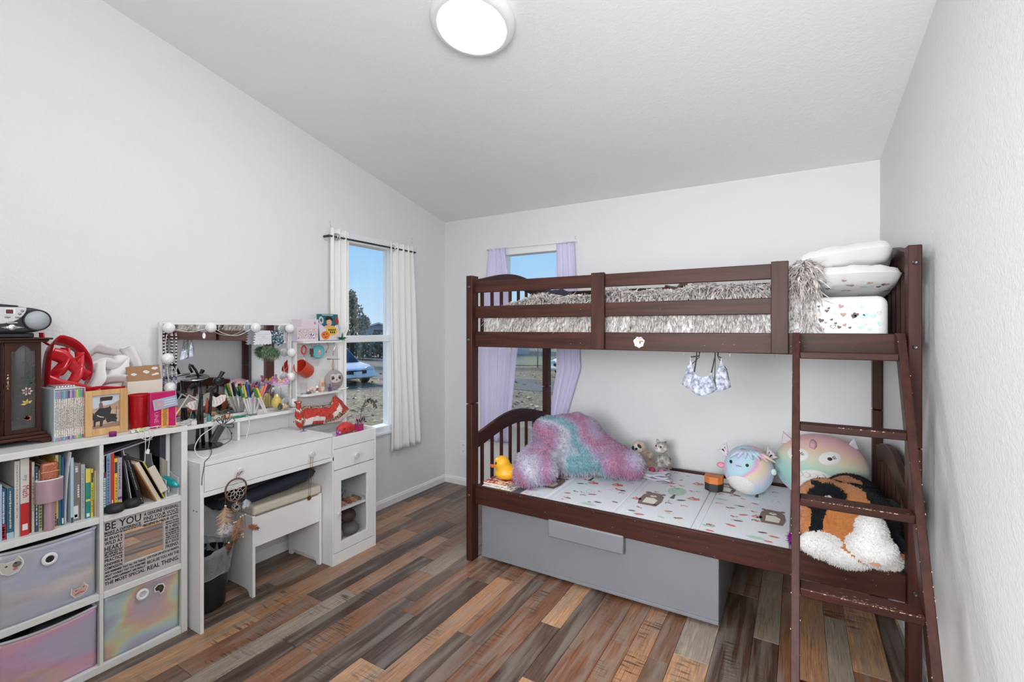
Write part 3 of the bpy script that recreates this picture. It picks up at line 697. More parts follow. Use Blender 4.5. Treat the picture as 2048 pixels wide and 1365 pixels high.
for i, (x0, x1, dz) in enumerate(PAN):
    bx('panel', M_FOAM, mm, x0, x1, Y0, Y1, .392, MT+dz, .005)
for x0, x1 in ((-1.2,-1.17), (-.813,-.784), (-.436,-.404)):
    bx('fold_strip', M_FOAM, mm, x0-.0005, x1+.0005, Y0, Y1, .392, MT-.0035, .003)
bx('fold_strip', M_FOAM, mm, -.033, -.016, Y0, Y1-.05, .392, MT-.012, .003)
PRN = [mat('print_brown', rgb(124,106,98), .5), mat('print_cream', rgb(226,222,210), .5), mat('print_red', rgb(206,112,112), .5), mat('print_green', rgb(176,204,188), .5), mat('print_dark', rgb(84,80,82), .5), mat('print_rose', rgb(178,110,98), .5), mat('print_yellow', rgb(222,216,180), .5)]
pb = MB(); PZ = MT+.0009
def pp(c, pts, k, s=1., a=0., dz=0.):
    ca, sa = math.cos(a), math.sin(a); pb.poly([(c[0]+s*(x*ca-y*sa), c[1]+s*(x*sa+y*ca), PZ+dz) for x, y in pts], k)
def el(rx, ry, n=14): return [(rx*math.cos(2*PI*i/n), ry*math.sin(2*PI*i/n)) for i in range(n)]
def bear(c, s=1., flip=1):
    body = [(-.045,-.10),(.05,-.10),(.062,-.02),(.055,.06),(.03,.105),(-.03,.11),(-.055,.06),(-.06,-.03)]
    pp(c, [(x*flip, y) for x, y in body][::flip], 0, s)
    for sx in (-1, 1): pp((c[0]+sx*.045*s, c[1]+.10*s), el(.012,.014,8), 0, s)
    pp(c, [(-.03,-.07),(.032,-.07),(.038,-.01),(.012,.02),(-.03,.015)], 1, s, 0, .0005); pp((c[0], c[1]+.05*s), el(.018,.016), 1, s, 0, .0005); pp((c[0], c[1]+.056*s), el(.006,.004,6), 4, s, 0, .0009)
    fx = (c[0]-.07*s*flip, c[1]-.03*s); fox(fx, s*.9)
def fox(c, s=1.):
    pp(c, [(-.03,-.012),(0,-.022),(.03,-.008),(.022,.018),(.006,.012),(-.008,.026),(-.018,.010)], 2, s); pp((c[0]-.008*s, c[1]-.006*s), el(.009,.006,8), 1, s, 0, .0005)
def tree(c, s=1.):
    pp(c, el(.05,.075), 3, s); pp((c[0], c[1]-.105*s), [(-.012,-.03),(.012,-.03),(.006,.045),(-.004,.045)], 4, s, 0, .0003)
def leaf(c, k, s=1., a=0.): pp(c, [(-.03,0),(-.012,-.012),(.016,-.010),(.03,0),(.014,.010),(-.014,.010)], k, s, a)
bear((-1.278,2.62)); bear((-.945,3.01), 1.05); bear((-.695,2.645)); bear((-.112,2.70), .95); bear((-.367,3.05), .9); bear((-1.45,2.98))
tree((-1.158,2.86+.03)) if 0 else tree((-1.105,2.90)); tree((-.60,2.845)); leaf((-.965,2.40), 3, 1.6); leaf((-.165,2.40), 3, 1.4); leaf((-.365,2.84), 3, 1.2); leaf((-.37,2.43), 3, 1.1); tree((-.20,3.08), .8)
for c in ((-1.068,2.742), (-.495,2.768), (-.93,2.78), (-1.42,2.72), (-.52,3.05)): fox(c, 1.15)
for c, k in (((-1.13,2.50),5), ((-1.098,2.43),5), ((-.882,2.70),5), ((-.572,2.515),5), ((-.691,2.40),2), ((-.737,2.43),4), ((-.511,2.45),5), ((-.305,2.73),5), ((-.239,2.66),2), ((-.253,2.565),0), ((-.278,2.49),2), ((-.354,2.375),2), ((-.095,2.45),2), ((-.115,2.385),2), ((-.143,2.475),4), ((-.55,2.71),4), ((-.587,2.42),3), ((-1.13,2.69),4), ((-.85,2.50),0), ((-1.0,2.55),2), ((-1.35,2.45),2), ((-.66,2.98),2), ((-.20,2.86),2), ((-.30,2.95),0), ((-.93,2.45),4), ((-1.48,2.62),2)):
    leaf(c, k, r_.uniform(.65,.95), r_.uniform(-.4,.4)); 
    if k == 5: pp((c[0]-.012, c[1]+.006), el(.009,.006,8), 1, 1, 0, .0005)
for _ in range(34):
    for tries in range(20):
        c0 = (r_.uniform(-1.53,-.05), r_.uniform(2.37,3.2))
        if any(a_+.01 < c0[0] < b_-.05 for a_, b_, _z in PAN): break
    k = r_.choice((4,4,5,2))
    if r_.random() < .55:
        for j in range(9): pp((c0[0]+r_.uniform(0,.05), c0[1]+r_.uniform(-.02,.02)), el(.0022,.0022,5), 4)
    else:
        for j in range(5): a = j*.5-.3; pp((c0[0]+.014*math.cos(a+1), c0[1]+.014*math.sin(a+1)), [(-.012,-.0012),(.012,-.0012),(.012,.0012),(-.012,.0012)], k, 1, a)
rq = random.Random(77)
for x0, x1, _z in PAN[1:]:
    for k in range(16):
        c0 = (rq.uniform(x0+.04, x1-.04), rq.uniform(2.38, 3.2)); kk = rq.choice((0,2,2,4,5,3,5)); s_ = rq.uniform(.35,.65); a_ = rq.uniform(-.5,.5)
        leaf(c0, kk, s_, a_)
        if kk in (0,2,5): pp((c0[0]-.022*s_, c0[1]+.004), el(.011,.010,8), kk, s_, 0, .0003); pp((c0[0]+.004, c0[1]-.002), el(.012,.006,8), 1, s_, a_, .0005)
tag(pb.build('woodland_print', PRN, mm), kind='stuff')
# pale sheet under the toys at the right end
tag(MB().grid(lambda u, v: (-.010+.345*u, 2.35+.88*v, .402+.008*math.sin(7*u)*math.sin(9*v)), 14, 24).build('folded_sheet', M_SHEET, solid=.014, smooth=180), 'pale crumpled sheet under the plush toys at the ladder end', 'sheet')

# ---------------------------------------------------------------- backrest pillow
def tie_mat(name, stops, scale=3.2, dirv=(1,.3,1.2), dist=1.4):
    m = bpy.data.materials.new(name); m.use_nodes = True; t = m.node_tree; p = t.nodes['Principled BSDF']
    c = nd(t, 'ShaderNodeTexCoord'); d = nd(t, 'ShaderNodeVectorMath', operation='DOT_PRODUCT'); d.inputs[1].default_value = dirv; t.links.new(c.outputs['Object'], d.inputs[0])
    n = nd(t, 'ShaderNodeTexNoise', Scale=scale*1.6, Detail=2.); t.links.new(c.outputs['Object'], n.inputs['Vector'])
    k = nd(t, 'ShaderNodeMath', operation='MULTIPLY'); k.inputs[1].default_value = dist; t.links.new(n.outputs['Fac'], k.inputs[0])
    a = nd(t, 'ShaderNodeMath', operation='MULTIPLY_ADD'); a.inputs[1].default_value = scale; t.links.new(d.outputs['Value'], a.inputs[0]); t.links.new(k.outputs[0], a.inputs[2])
    f = nd(t, 'ShaderNodeMath', operation='FRACT'); t.links.new(a.outputs[0], f.inputs[0])
    r = ramp(t, stops); t.links.new(f.outputs[0], r.inputs[0]); t.links.new(r.outputs[0], p.inputs['Base Color'])
    p.inputs['Roughness'].default_value = .9; p.inputs['Sheen Weight'].default_value = .3
    return m
PINK, LIL, WHT, TEAL = rgb(180,124,156), rgb(176,156,186), rgb(200,198,210), rgb(130,174,184)
M_TIE = tie_mat('tie_dye_fur', [(0,TEAL),(.09,LIL),(.21,PINK),(.33,LIL),(.48,WHT),(.60,LIL),(.70,PINK),(.80,LIL),(.87,WHT),(.94,TEAL),(1,TEAL)], 1.45, (.75,.3,1.0), 1.3)
A_ = Vector((.836,.548,0)); N_ = Vector((.548,-.836,0)); B0 = Vector((-1.27,2.88,0)); RM = Matrix((A_, -N_, Vector((0,0,1)))).transposed()
def bp(a, n, z): return tuple(B0+A_*a+N_*n+Vector((0,0,z)))
parts = [(bp(-.05,0,.585), (.22,.12,.165), RM), (bp(-.15,0,.70), (.11,.09,.10), RM), (bp(-.05,0,.715), (.12,.09,.095), RM), (bp(.07,0,.70), (.12,.09,.10), RM), (bp(-.10,.02,.62), (.15,.12,.13), RM), (bp(.10,.02,.61), (.15,.12,.13), RM), (bp(0,.04,.52), (.31,.13,.09), RM), (bp(-.20,.08,.55), (.13,.14,.11), RM), (bp(.20,.06,.55), (.13,.13,.115), RM),
         (bp(-.25,.16,.525), (.105,.20,.093), Rz(.35)@RM), (bp(-.31,.28,.515), (.085,.09,.08), RM), (bp(.26,.10,.535), (.10,.18,.098), Rz(-.45)@RM), (bp(.335,.17,.525), (.085,.09,.088), RM), (bp(.03,-.01,.80), (.04,.03,.022), RM), (bp(.04,0,.815), (.022,.02,.018), RM)]
bv, bf = blob(parts, .013, 14); bm_ = mb_of(bv, bf)
rp_ = thing('backrest_pillow', 'pink, lilac and teal faux-fur backrest pillow with arms on the lower bunk', 'pillow', (-1.27, 2.88, .431))
bm_.build('cover', M_TIE, rp_, smooth=180)
fur('fur_pile', bm_, rp_, M_TIE, 26000, .017, .0032, down=.5, jit=.6, seed=4, segs=2)

# ---------------------------------------------------------------- books under the duck, the duck
def place(o_list): return o_list
def paper_stack(name, label, cx, cy, w, d, z, h, rot, cm, pages=True, extra=None):
    o = thing(name, label, 'book', (cx, cy, z), rot)
    pg = mat('paper_edge', rgb(214,208,196), .9); M_ = wm(o)
    MB().box(-w/2+.002, w/2-.002, -d/2+.002, d/2-.002, .0012, h-.0012).xf(M_).build('pages', pg, o)
    MB().box(-w/2, w/2, -d/2, d/2, h-.0012, h).xf(M_).build('cover', cm, o); MB().box(-w/2, w/2, -d/2, d/2, 0, .0012).xf(M_).build('back_cover', cm, o)
    return o
def floral_mat(name, cols, scale):
    m = bpy.data.materials.new(name); m.use_nodes = True; t = m.node_tree; p = t.nodes['Principled BSDF']
    c = nd(t, 'ShaderNodeTexCoord'); v = nd(t, 'ShaderNodeTexVoronoi', Scale=scale); t.links.new(c.outputs['Object'], v.inputs['Vector']); s = nd(t, 'ShaderNodeSeparateColor'); t.links.new(v.outputs['Color'], s.inputs[0])
    r = ramp(t, [(i/len(cols), k) for i, k in enumerate(cols)], 'CONSTANT'); t.links.new(s.outputs[0], r.inputs[0]); t.links.new(r.outputs[0], p.inputs['Base Color']); p.inputs['Roughness'].default_value = .5
    return m
R0 = math.radians(15)
paper_stack('magazine', 'white patterned magazine at the bottom of the stack under the rubber duck', -1.505, 2.475, .205, .26, MT+.001, .007, -.02, floral_mat('magazine_print', [rgb(226,224,220), rgb(90,88,86), rgb(220,216,210), rgb(200,196,190)], 120))
paper_stack('book', 'paperback with red floral cover directly under the rubber duck', -1.535, 2.485, .17, .235, MT+.0085, .014, .0, floral_mat('red_floral', [rgb(186,60,60), rgb(222,196,150), rgb(226,216,206), rgb(96,60,52), rgb(206,90,84)], 70))
o = thing('notebook', 'thin dark grey notebook lying beside the magazines near the duck', 'notebook', (-1.375, 2.455, MT), -.02)
for nm, x0, x1, z0, z1, mm_ in (('cover', -.022, .022, .004, .0055, mat('slate_cover', rgb(78,80,90), .5)), ('pages', -.0215, .0235, .001, .004, mat('paper_edge', (0,0,0))), ('spine', -.024, -.022, 0, .0058, M_MATTE)):
    MB().box(x0, x1, -.12, .12, z0, z1).xf(wm(o)).build(nm, mm_, o)
dk = thing('rubber_duck', 'yellow rubber duck standing on the stack of magazines', 'toy duck', (-1.53, 2.47, MT+.0228))
dz = MT+.0228
da = Vector((-.60,-.36,0)).normalized()   # beak direction
def dp(a, s, z): return (-1.525+da.x*a-da.y*s, 2.465+da.y*a+da.x*s, dz+z)
DM = Matrix((da, Vector((-da.y, da.x, 0)), Vector((0,0,1)))).transposed()
vs, fs = blob([(dp(-.01,0,.038), (.075,.058,.038), DM), (dp(-.02,0,.05), (.075,.05,.03), DM), (dp(.02,0,.098), (.049,.047,.047), DM), (dp(.005,0,.068), (.055,.048,.04), DM), (dp(-.07,0,.062), (.026,.03,.016), DM@Ry(.5))], .006, 8)
zmin = min(v[2] for v in vs); vs = [(x, y, max(z, dz+.0003)) for x, y, z in vs]
mb_of(vs, fs).build('body', mat('duck_yellow', rgb(238,178,40), .38), dk, smooth=180)
vs, fs = blob([(dp(.075,0,.084), (.022,.020,.006), DM@Ry(-.2)), (dp(.072,0,.078), (.018,.017,.005), DM@Ry(.2))], .003, 3)
mb_of(vs, fs).build('beak', mat('duck_beak', rgb(214,104,52), .4), dk, smooth=180)
for s in (-1, 1): MB().ell(dp(.055,s*.031,.106), (.006,.007,.009), 10, 8, DM).build('eye', mat('duck_eye', rgb(70,50,24), .2), dk, smooth=180)

# ---------------------------------------------------------------- plush toys
M_BLKFUR = mat('black_plush', rgb(20,22,27), .95, bump=(220,.5,.006), sheen=.05, spec=.2); M_ORFUR = mat('orange_plush', rgb(192,126,66), .95, bump=(220,.5,.006), sheen=.3, var=(30, rgb(176,104,46))); M_WHFUR = mat('white_plush', rgb(226,224,222), .95, bump=(180,.4,.006), sheen=.3)
ct = thing('plush_cat', 'large orange, black and white plush cat lying behind the ladder', 'plush toy', (.19, 2.55, .41))
WH = [((.245,2.325,.510), (.085,.07,.064)), ((.245,2.345,.565), (.055,.085,.075)), ((.085,2.345,.475), (.085,.06,.052)), ((.160,2.330,.455), (.09,.055,.042)), ((.275,2.36,.462), (.075,.06,.036))]
parts = [((.185,2.53,.552), (.185,.185,.135)), ((.22,2.80,.54), (.13,.24,.12)), ((.12,2.62,.575), (.13,.16,.10)), ((.345,2.42,.49), (.028,.06,.05)), ((.33,2.56,.50), (.04,.12,.08)), ((.06,2.45,.50), (.06,.1,.08))]+[(c, r) for c, r in WH]
vs, fs = blob(parts, .011, 4)
vs = [(min(x, .362), y, max(z, .4355 if y > 2.32 else z)) for x, y, z in vs]
mi = []
for f in fs:
    c = sum((Vector(vs[i]) for i in f), Vector())/len(f)
    def inside(e, k=1.03): return sum(((c[i]-e[0][i])/(e[1][i]*k))**2 for i in range(3)) < 1
    if any(inside(e) for e in WH) : k = 2
    elif c.x > .31 and c.z < .50: k = 0
    elif c.x > .262-.25*max(0, c.z-.60): k = 1
    elif (.035+.15*(c.z-.5)) < c.x < (.075+.22*(c.z-.5)) and c.y < 2.5: k = 1
    elif c.z > .655 and c.y > 2.5 and math.sin(c.x*40+c.y*24) > .3: k = 1
    elif c.y > 2.66 and math.sin(c.y*38) > .2: k = 1
    else: k = 0
    mi.append(k)
cm_ = mb_of(vs, fs, mi); cm_.build('body', [M_ORFUR, M_BLKFUR, M_WHFUR], ct, smooth=180)
for k, m_, nn in ((0, M_ORFUR, 7000), (1, M_BLKFUR, 7000), (2, M_WHFUR, 6000)):
    sub_ = mb_of(vs, [f for f, q in zip(fs, mi) if q == k]); fur('fur_pile', sub_, ct, m_, int(nn*1.4), .007, .0020, down=.3, jit=.6, seed=20+k, segs=2)
e_ = MB(); e_.tube([(.055,2.42,.60),(.062,2.42,.66),(.085,2.425,.682),(.115,2.43,.685),(.145,2.44,.655),(.165,2.45,.61)], [.022,.028,.028,.027,.03,.028], 12); e_.build('ear', M_BLKFUR, ct, smooth=180); fur('fur_pile', e_, ct, M_BLKFUR, 1500, .010, .002, jit=.6, seed=31, segs=2)
e_ = MB().ell((.105,2.418,.645), (.022,.012,.04), 12, 8, Ry(-.35)); e_.build('inner_ear', M_WHFUR, ct, smooth=180)
e_ = MB().ell((.335,2.56,.615), (.032,.085,.022), 14, 8, Ry(-.1)); e_.build('ear', M_BLKFUR, ct, smooth=180)
e_ = MB(); e_.poly([(.226,2.2525,.478),(.246,2.2545,.470),(.268,2.262,.470),(.262,2.258,.480),(.244,2.2525,.484)]); e_.build('nose', mat('cat_nose', rgb(198,140,116), .7), ct)
e_ = MB().ell((.305,2.345,.53), (.012,.006,.006), 8, 6); e_.build('eye', mat('cat_eye', rgb(70,74,40), .2), ct, smooth=180)

def print_on(fn, pts, c, s=1.): return [fn(c[0]+s*x, c[1]+s*y) for x, y in pts]
def egg_fn(c, r, sq=.86, flat=.9):
    """front skin of a plump egg-shaped plush: (x,z) offsets in metres -> point"""
    def fn(x, z, off=0.):
        u, w = x/r[0], z/r[2]; k = max(0., 1-u*u-w*w); return (c[0]+x, c[1]-r[1]*math.sqrt(k)-off, c[2]+z)
    return fn
def patch(name, fn, outline, m, parent, off=.002, rings=4):
    """a sewn-on flat patch that follows the skin"""
    cx = sum(p[0] for p in outline)/len(outline); cz = sum(p[1] for p in outline)/len(outline); q = MB(); n = len(outline)
    vs = [fn(cx, cz, off)]
    for k in range(1, rings+1):
        t = k/rings; vs += [fn(cx+(x-cx)*t, cz+(z-cz)*t, off if k < rings else off*.2) for x, z in outline]
    fs = [(0, 1+i, 1+(i+1)%n) for i in range(n)]
    for k in range(rings-1): fs += [(1+k*n+i, 1+(k+1)*n+i, 1+(k+1)*n+(i+1)%n, 1+k*n+(i+1)%n) for i in range(n)]
    q._add(vs, fs); return q.build(name, m, parent, smooth=180)
def ov(cx, cz, rx, rz, n=20, rot=0.):
    return [(cx+rx*math.cos(a)*math.cos(rot)-rz*math.sin(a)*math.sin(rot), cz+rx*math.cos(a)*math.sin(rot)+rz*math.sin(a)*math.cos(rot)) for a in [2*PI*i/n for i in range(n)]]
M_FLUFF = mat('white_fluff', rgb(220,218,214), .95, bump=(140,.6,.008)); M_DOT = mat('black_felt', (.012,.012,.014), .5); M_IRID = mat('iridescent_cloth', rgb(216,206,216), .25, .35)
# small tie-dye dragon-like plush
C = (-.243,2.99,.574); Rr = (.128,.10,.137); fn = egg_fn(C, Rr)
td = thing('plush_toy', 'small round pastel tie-dye plush with white belly and shiny ears', 'plush toy', (C[0], C[1], .432))
M_TD = tie_mat('pastel_tie_dye', [(0,rgb(206,196,214)),(.2,rgb(180,200,220)),(.35,rgb(170,210,214)),(.5,rgb(206,160,200)),(.62,rgb(226,196,180)),(.78,rgb(214,206,176)),(1,rgb(206,196,214))], 2.6, (1,.4,-.9), 2.2)
MB().ell(C, Rr, 28, 18).build('body', M_TD, td, smooth=180)
patch('belly', fn, ov(-.035,-.072,.072,.055), M_FLUFF, td, .006)
for x, z in ((-.082,.050), (.002,.048)): patch('eye', fn, ov(x,z,.0085,.009,12), M_DOT, td, .003, 2)
MB().tube([fn(-.055+.006*i, .040-.004*abs(math.sin(i*PI/2)), .003) for i in range(6)], .0012, 5).build('mouth', M_DOT, td)
tf = MB()
for i in range(7): a = -.05+.022*i; tf.tube([(C[0]-.01+a*.3, C[1]-.05, C[2]+.118), (C[0]+a, C[1]-.075, C[2]+.108), (C[0]+a*1.7, C[1]-.088, C[2]+.08)], [.012,.011,.004], 6)
tf.build('hair_tuft', M_TD, td, smooth=180)
for s, x0 in ((-1, -.10), (1, .085)):
    g = MB()
    for j, (dx, dz_) in enumerate(((0,.045),(.024,.03),(.036,.005))):
        g.prism([(C[0]+x0+s*0, C[2]+.085-j*.012), (C[0]+x0+s*(.012+dx*.4), C[2]+.105+dz_), (C[0]+x0+s*(.026+dx), C[2]+.09+dz_*.5)], 'y', C[1]-.02, C[1]-.008)
    g.build('ear', M_IRID, td, bevel=.003)
MB().ell((C[0]-.14, C[1]-.02, C[2]+.012), (.022,.018,.016), 12, 8).build('wing', mat('pink_felt', rgb(228,150,176), .9), td, smooth=180)
MB().ell((C[0]+.128, C[1]-.045, C[2]+.018), (.014,.012,.018), 12, 8).build('wing', mat('mint_felt', rgb(196,222,216), .9), td, smooth=180)
# big owl plush
C = (.10,3.08,.615); Rr = (.218,.12,.183); fn = egg_fn(C, Rr)
ow = thing('plush_owl', 'large pastel plush owl with white eyes against the back wall', 'plush toy', (C[0], C[1], .432))
def owl_mat():
    m = tie_mat('owl_ombre', [(0,rgb(214,172,190)),(.14,rgb(196,180,196)),(.28,rgb(150,190,194)),(.52,rgb(164,200,190)),(.66,rgb(204,204,180)),(.76,rgb(214,186,164)),(.88,rgb(208,164,168)),(1,rgb(198,146,162))], 2.45, (.10,0,1), .16)
    return m
MB().ell(C, Rr, 32, 20).build('body', owl_mat(), ow, smooth=180)
patch('belly', fn, ov(-.03,-.075,.105,.088,26), M_FLUFF, ow, .006)
sc_ = MB()
for j in range(4):
    for i in range(5-(j % 2)):
        x = -.03-.066+.033*i+.0165*(j % 2); z = -.018-.032*j; p = fn(x, z, .008); sc_.ell(p, (.017,.006,.015), 10, 6)
tag(sc_.build('belly_scales', M_FLUFF, ow, smooth=180), kind='stuff')
for x, r0 in ((-.104,.1), (.038,.25)):
    e = patch('eye', fn, ov(x,.078,.050,.033,20,r0), mat('white_felt', rgb(224,222,220), .9), ow, .006); e['label'] = 'white oval eye with black pupil'
    pz = patch('pupil', fn, ov(x+.0,.078,.016,.012,12), M_DOT, e, .009, 2)
    la = MB()
    for k in range(3): la.tube([fn(x+.010+.003*k, .086-.003*k, .0095), fn(x+.021+.004*k, .096-.006*k, .0095)], .0015, 4)
    la.build('lashes', M_DOT, e)
MB().tube([fn(-.04+.006*math.sin(i), .12+.012*i, .004) for i in range(4)], [.012,.018,.016,.008], 8).build('hair_tuft', mat('rose_plush', rgb(204,160,172), .9), ow, smooth=180)
for x0, s in ((-.155, -1), (.13, 1)):
    MB().prism([(C[0]+x0-.03, C[2]+.11), (C[0]+x0+s*.02, C[2]+.18), (C[0]+x0+.04, C[2]+.125)], 'y', C[1]-.02, C[1]+.0).build('ear', M_IRID, ow, bevel=.004)
# sloth and tabby kitten leaning on the wall
M_SL = mat('sloth_plush', rgb(206,186,172), .95, bump=(200,.7,.008), sheen=.3); M_SLF = mat('sloth_face', rgb(226,214,204), .9); M_MASK = mat('dark_brown_felt', rgb(58,44,40), .8)
sl = thing('plush_sloth', 'small beige plush sloth sitting beside the furry backrest', 'plush toy', (-.88, 3.14, .432))
HC = Vector((-.913,3.17,.578)); HR = Rz(-.15)@Ry(-.45)
vs, fs = blob([((-.872,3.17,.515), (.038,.035,.055), Ry(-.4)), ((-.845,3.15,.47), (.035,.045,.03)), ((-.91,3.15,.505), (.016,.02,.035)), ((-.92,3.135,.475), (.014,.016,.014)), ((-.84,3.15,.53), (.016,.02,.035), Ry(.8)), ((-.86,3.09,.452), (.022,.045,.018)), ((-.83,3.09,.458), (.022,.045,.018))], .006, 4)
sb_ = mb_of(vs, fs); sb_.build('body', M_SL, sl, smooth=180); fur('fur_pile', sb_, sl, M_SL, 3000, .010, .0022, jit=.7, seed=41, segs=2)
MB().ell(HC, (.044,.04,.046), 18, 12, HR).build('head', M_SL, sl, smooth=180)
MB().ell(HC+HR@Vector((0,-.012,-.002)), (.036,.032,.038), 16, 10, HR).build('face', M_SLF, sl, smooth=180)
for s in (-1, 1): MB().ell(HC+HR@Vector((s*.024,-.037,.005)), (.011,.006,.017), 10, 8, HR@Ry(s*-.5)).build('eye_mask', M_MASK, sl, smooth=180)
MB().ell(HC+HR@Vector((0,-.046,-.004)), (.010,.007,.008), 10, 8, HR).build('nose', M_DOT, sl, smooth=180)
for x, y, z in ((-.925,3.12,.462), (-.862,3.045,.455), (-.828,3.05,.460)): MB().ell((x,y,z), (.014,.013,.014), 10, 8).build('paw', M_SLF, sl, smooth=180)
kt = thing('plush_kitten', 'small grey tabby plush kitten with pink paws beside the sloth', 'plush toy', (-.755, 3.16, .432))
M_TAB = shag_mat('tabby_fur', rgb(104,98,92), rgb(176,170,164), rgb(224,220,214), 6.)
vs, fs = blob([((-.755,3.19,.505), (.036,.035,.06)), ((-.765,3.165,.49), (.028,.03,.045)), ((-.79,3.12,.455), (.02,.05,.02)), ((-.735,3.115,.452), (.02,.05,.02)), ((-.725,3.17,.49), (.018,.02,.04))], .006, 4)
kb = mb_of(vs, fs); kb.build('body', M_TAB, kt, smooth=180); fur('fur_pile', kb, kt, M_TAB, 2600, .012, .0022, jit=.7, seed=42, segs=2)
KC = Vector((-.765,3.17,.595)); KR = Rz(-.4)
MB().ell(KC, (.040,.038,.038), 18, 12, KR).build('head', M_TAB, kt, smooth=180)
MB().ell(KC+KR@Vector((-.004,-.020,-.010)), (.026,.026,.022), 14, 10, KR).build('muzzle', M_WHFUR, kt, smooth=180)
MB().ell(KC+KR@Vector((-.004,-.046,-.003)), (.007,.005,.005), 8, 6, KR).build('nose', mat('pink_nose', rgb(222,140,158), .4), kt, smooth=180)
for s in (-1, 1):
    MB().ell(KC+KR@Vector((s*.018,-.033,.010)), (.006,.004,.007), 8, 6, KR).build('eye', M_DOT, kt, smooth=180)
    MB().lathe([(.014,0),(.009,.014),(0,.026)], KC+KR@Vector((s*.026,0,.026)), 8, KR@Ry(s*.4)).build('ear', M_TAB, kt, smooth=60)
for x, y, c_ in ((-.80,3.062,rgb(176,30,86)), (-.737,3.055,rgb(222,96,146))):
    MB().ell((x,y,.466), (.020,.012,.022), 14, 8).build('paw', mat('paw_%d' % int(c_[0]*100), c_, .6), kt, smooth=180)
q = MB()
for i in range(4):
    z = .437+.012*i; q.grid(lambda u, v, i=i, z=z: (-.90+.235*u+.012*math.sin(5*v+i)-.008*i, 2.965+.07*v+.02*math.sin(3*u+i), z+.006*math.sin(9*u+i*2)+.007*math.sin(6*v+i)*(u)), 14, 8)
tag(q.build('folded_cloth', mat('lilac_grey_cloth', rgb(186,182,196), .85), solid=.008, smooth=180), 'crumpled lilac-grey cloth folded in front of the sloth and kitten', 'cloth')
ob = thing('toy_box', 'small orange and black hexagonal box beside the tie-dye plush', 'box', (-.425, 2.97, .432))
HX = [(-.046,.026),(-.046,-.02),(-.016,-.05),(.03,-.05),(.05,-.02),(.05,.026)]
MB().prism([(-.425+x, 2.99+y) for x, y in HX], 'z', .432, .475).build('base', mat('box_black', rgb(40,36,36), .5), ob, bevel=.002); MB().prism([(-.425+x*1.03, 2.99+y*1.03) for x, y in HX], 'z', .4755, .515).build('lid', mat('box_orange', rgb(206,116,52), .5), ob, bevel=.002)
pq = MB().ell((-.012,2.37,.468), .024, 12, 8); po = thing('pompom', 'small purple tinsel pompom hanging by the ladder stile', 'pompom', (-.012, 2.40, .44))
M_PUR = mat('purple_tinsel', rgb(150,40,160), .25, .6); pq.build('core', M_PUR, po, smooth=180); fur('tinsel', pq, po, M_PUR, 500, .014, .002, jit=.5, seed=50, segs=2)

# ---------------------------------------------------------------- masks hanging from the upper rail
M_MSK = shag_mat('mask_print', rgb(110,112,130), rgb(164,168,184), rgb(206,206,216), 11.)
def mask(label, cx, y, w, zb, ztop, corner, xs_):
    o = thing('face_mask', label, 'face mask', (cx, y, zb))
    def fn(u, v):
        a = 2*u-1; bot = zb+.030*a*a; top = ztop+corner*abs(a)**1.6; z = bot+(top-bot)*v
        x = cx+w*a*(1-.38*v*abs(a)); return (x, y-.035*(1-a*a)*(1-.5*v)+.0*v, z)
    MB().grid(fn, 18, 10).build('cloth', M_MSK, o, solid=.003, smooth=180)
    MB().grid(lambda u, v: tuple(Vector(fn(.1+.8*u, .35+.6*v))+Vector((0,.006,0))), 14, 8).build('lining', mat('mask_lining', rgb(170,160,150), .9), o, solid=.002, smooth=180)
    for s, (xa, za) in zip((0, 1), xs_):
        p = Vector(fn(s, .97)); p2 = Vector(fn(s, .2)); MB().tube([p, (xa, y+.012, za-.02), (xa, y+.018, za)], .003, 6).build('ear_loop', M_MATTE, o)
        MB().tube([p2, p2.lerp(p, .5)+Vector((.004,.012,0)), (xa, y+.02, za-.025)], .0018, 5).build('ear_loop', M_MATTE, o)
    return o
mask('grey patterned cloth face mask hanging behind, widest of the two', -.364, 2.328, .106, 1.078, 1.125, .115, ((-.394,1.262), (-.314,1.262)))
mask('grey patterned cloth face mask hanging in front, smaller of the two', -.372, 2.296, .058, 1.068, 1.150, .022, ((-.400,1.262), (-.322,1.262)))

# ---------------------------------------------------------------- curtains
def cloth_mat(name, col, tr):
    m = bpy.data.materials.new(name); m.use_nodes = True; t = m.node_tree; t.nodes.clear()
    d = nd(t, 'ShaderNodeBsdfDiffuse', Color=(*col, 1)); l = nd(t, 'ShaderNodeBsdfTranslucent', Color=(*col, 1)); mx = nd(t, 'ShaderNodeMixShader'); mx.inputs[0].default_value = tr; o = nd(t, 'ShaderNodeOutputMaterial')
    c = nd(t, 'ShaderNodeTexCoord'); n = nd(t, 'ShaderNodeTexNoise', Scale=14., Detail=4.); t.links.new(c.outputs['Object'], n.inputs['Vector']); b = nd(t, 'ShaderNodeBump', Strength=.25, Distance=.006); t.links.new(n.outputs['Fac'], b.inputs['Height']); t.links.new(b.outputs[0], d.inputs['Normal'])
    t.links.new(d.outputs[0], mx.inputs[1]); t.links.new(l.outputs[0], mx.inputs[2]); t.links.new(mx.outputs[0], o.inputs[0]); return m
M_LIN = cloth_mat('white_linen', (.95,.94,.92), .12); M_LAV = cloth_mat('lavender_cloth', (.76,.73,.93), .12)
def curtain(label, fn, m, nu=70, nv=40, solid=.0016):
    o = MB().grid(fn, nu, nv).build('curtain', m, solid=solid, smooth=180); return tag(o, label, 'curtain', 'curtains at the two windows')
def fold(u, n, amp, ph=0.): return amp*(math.sin(2*PI*n*u+ph)+.35*math.sin(2*PI*n*2.3*u+ph*2))
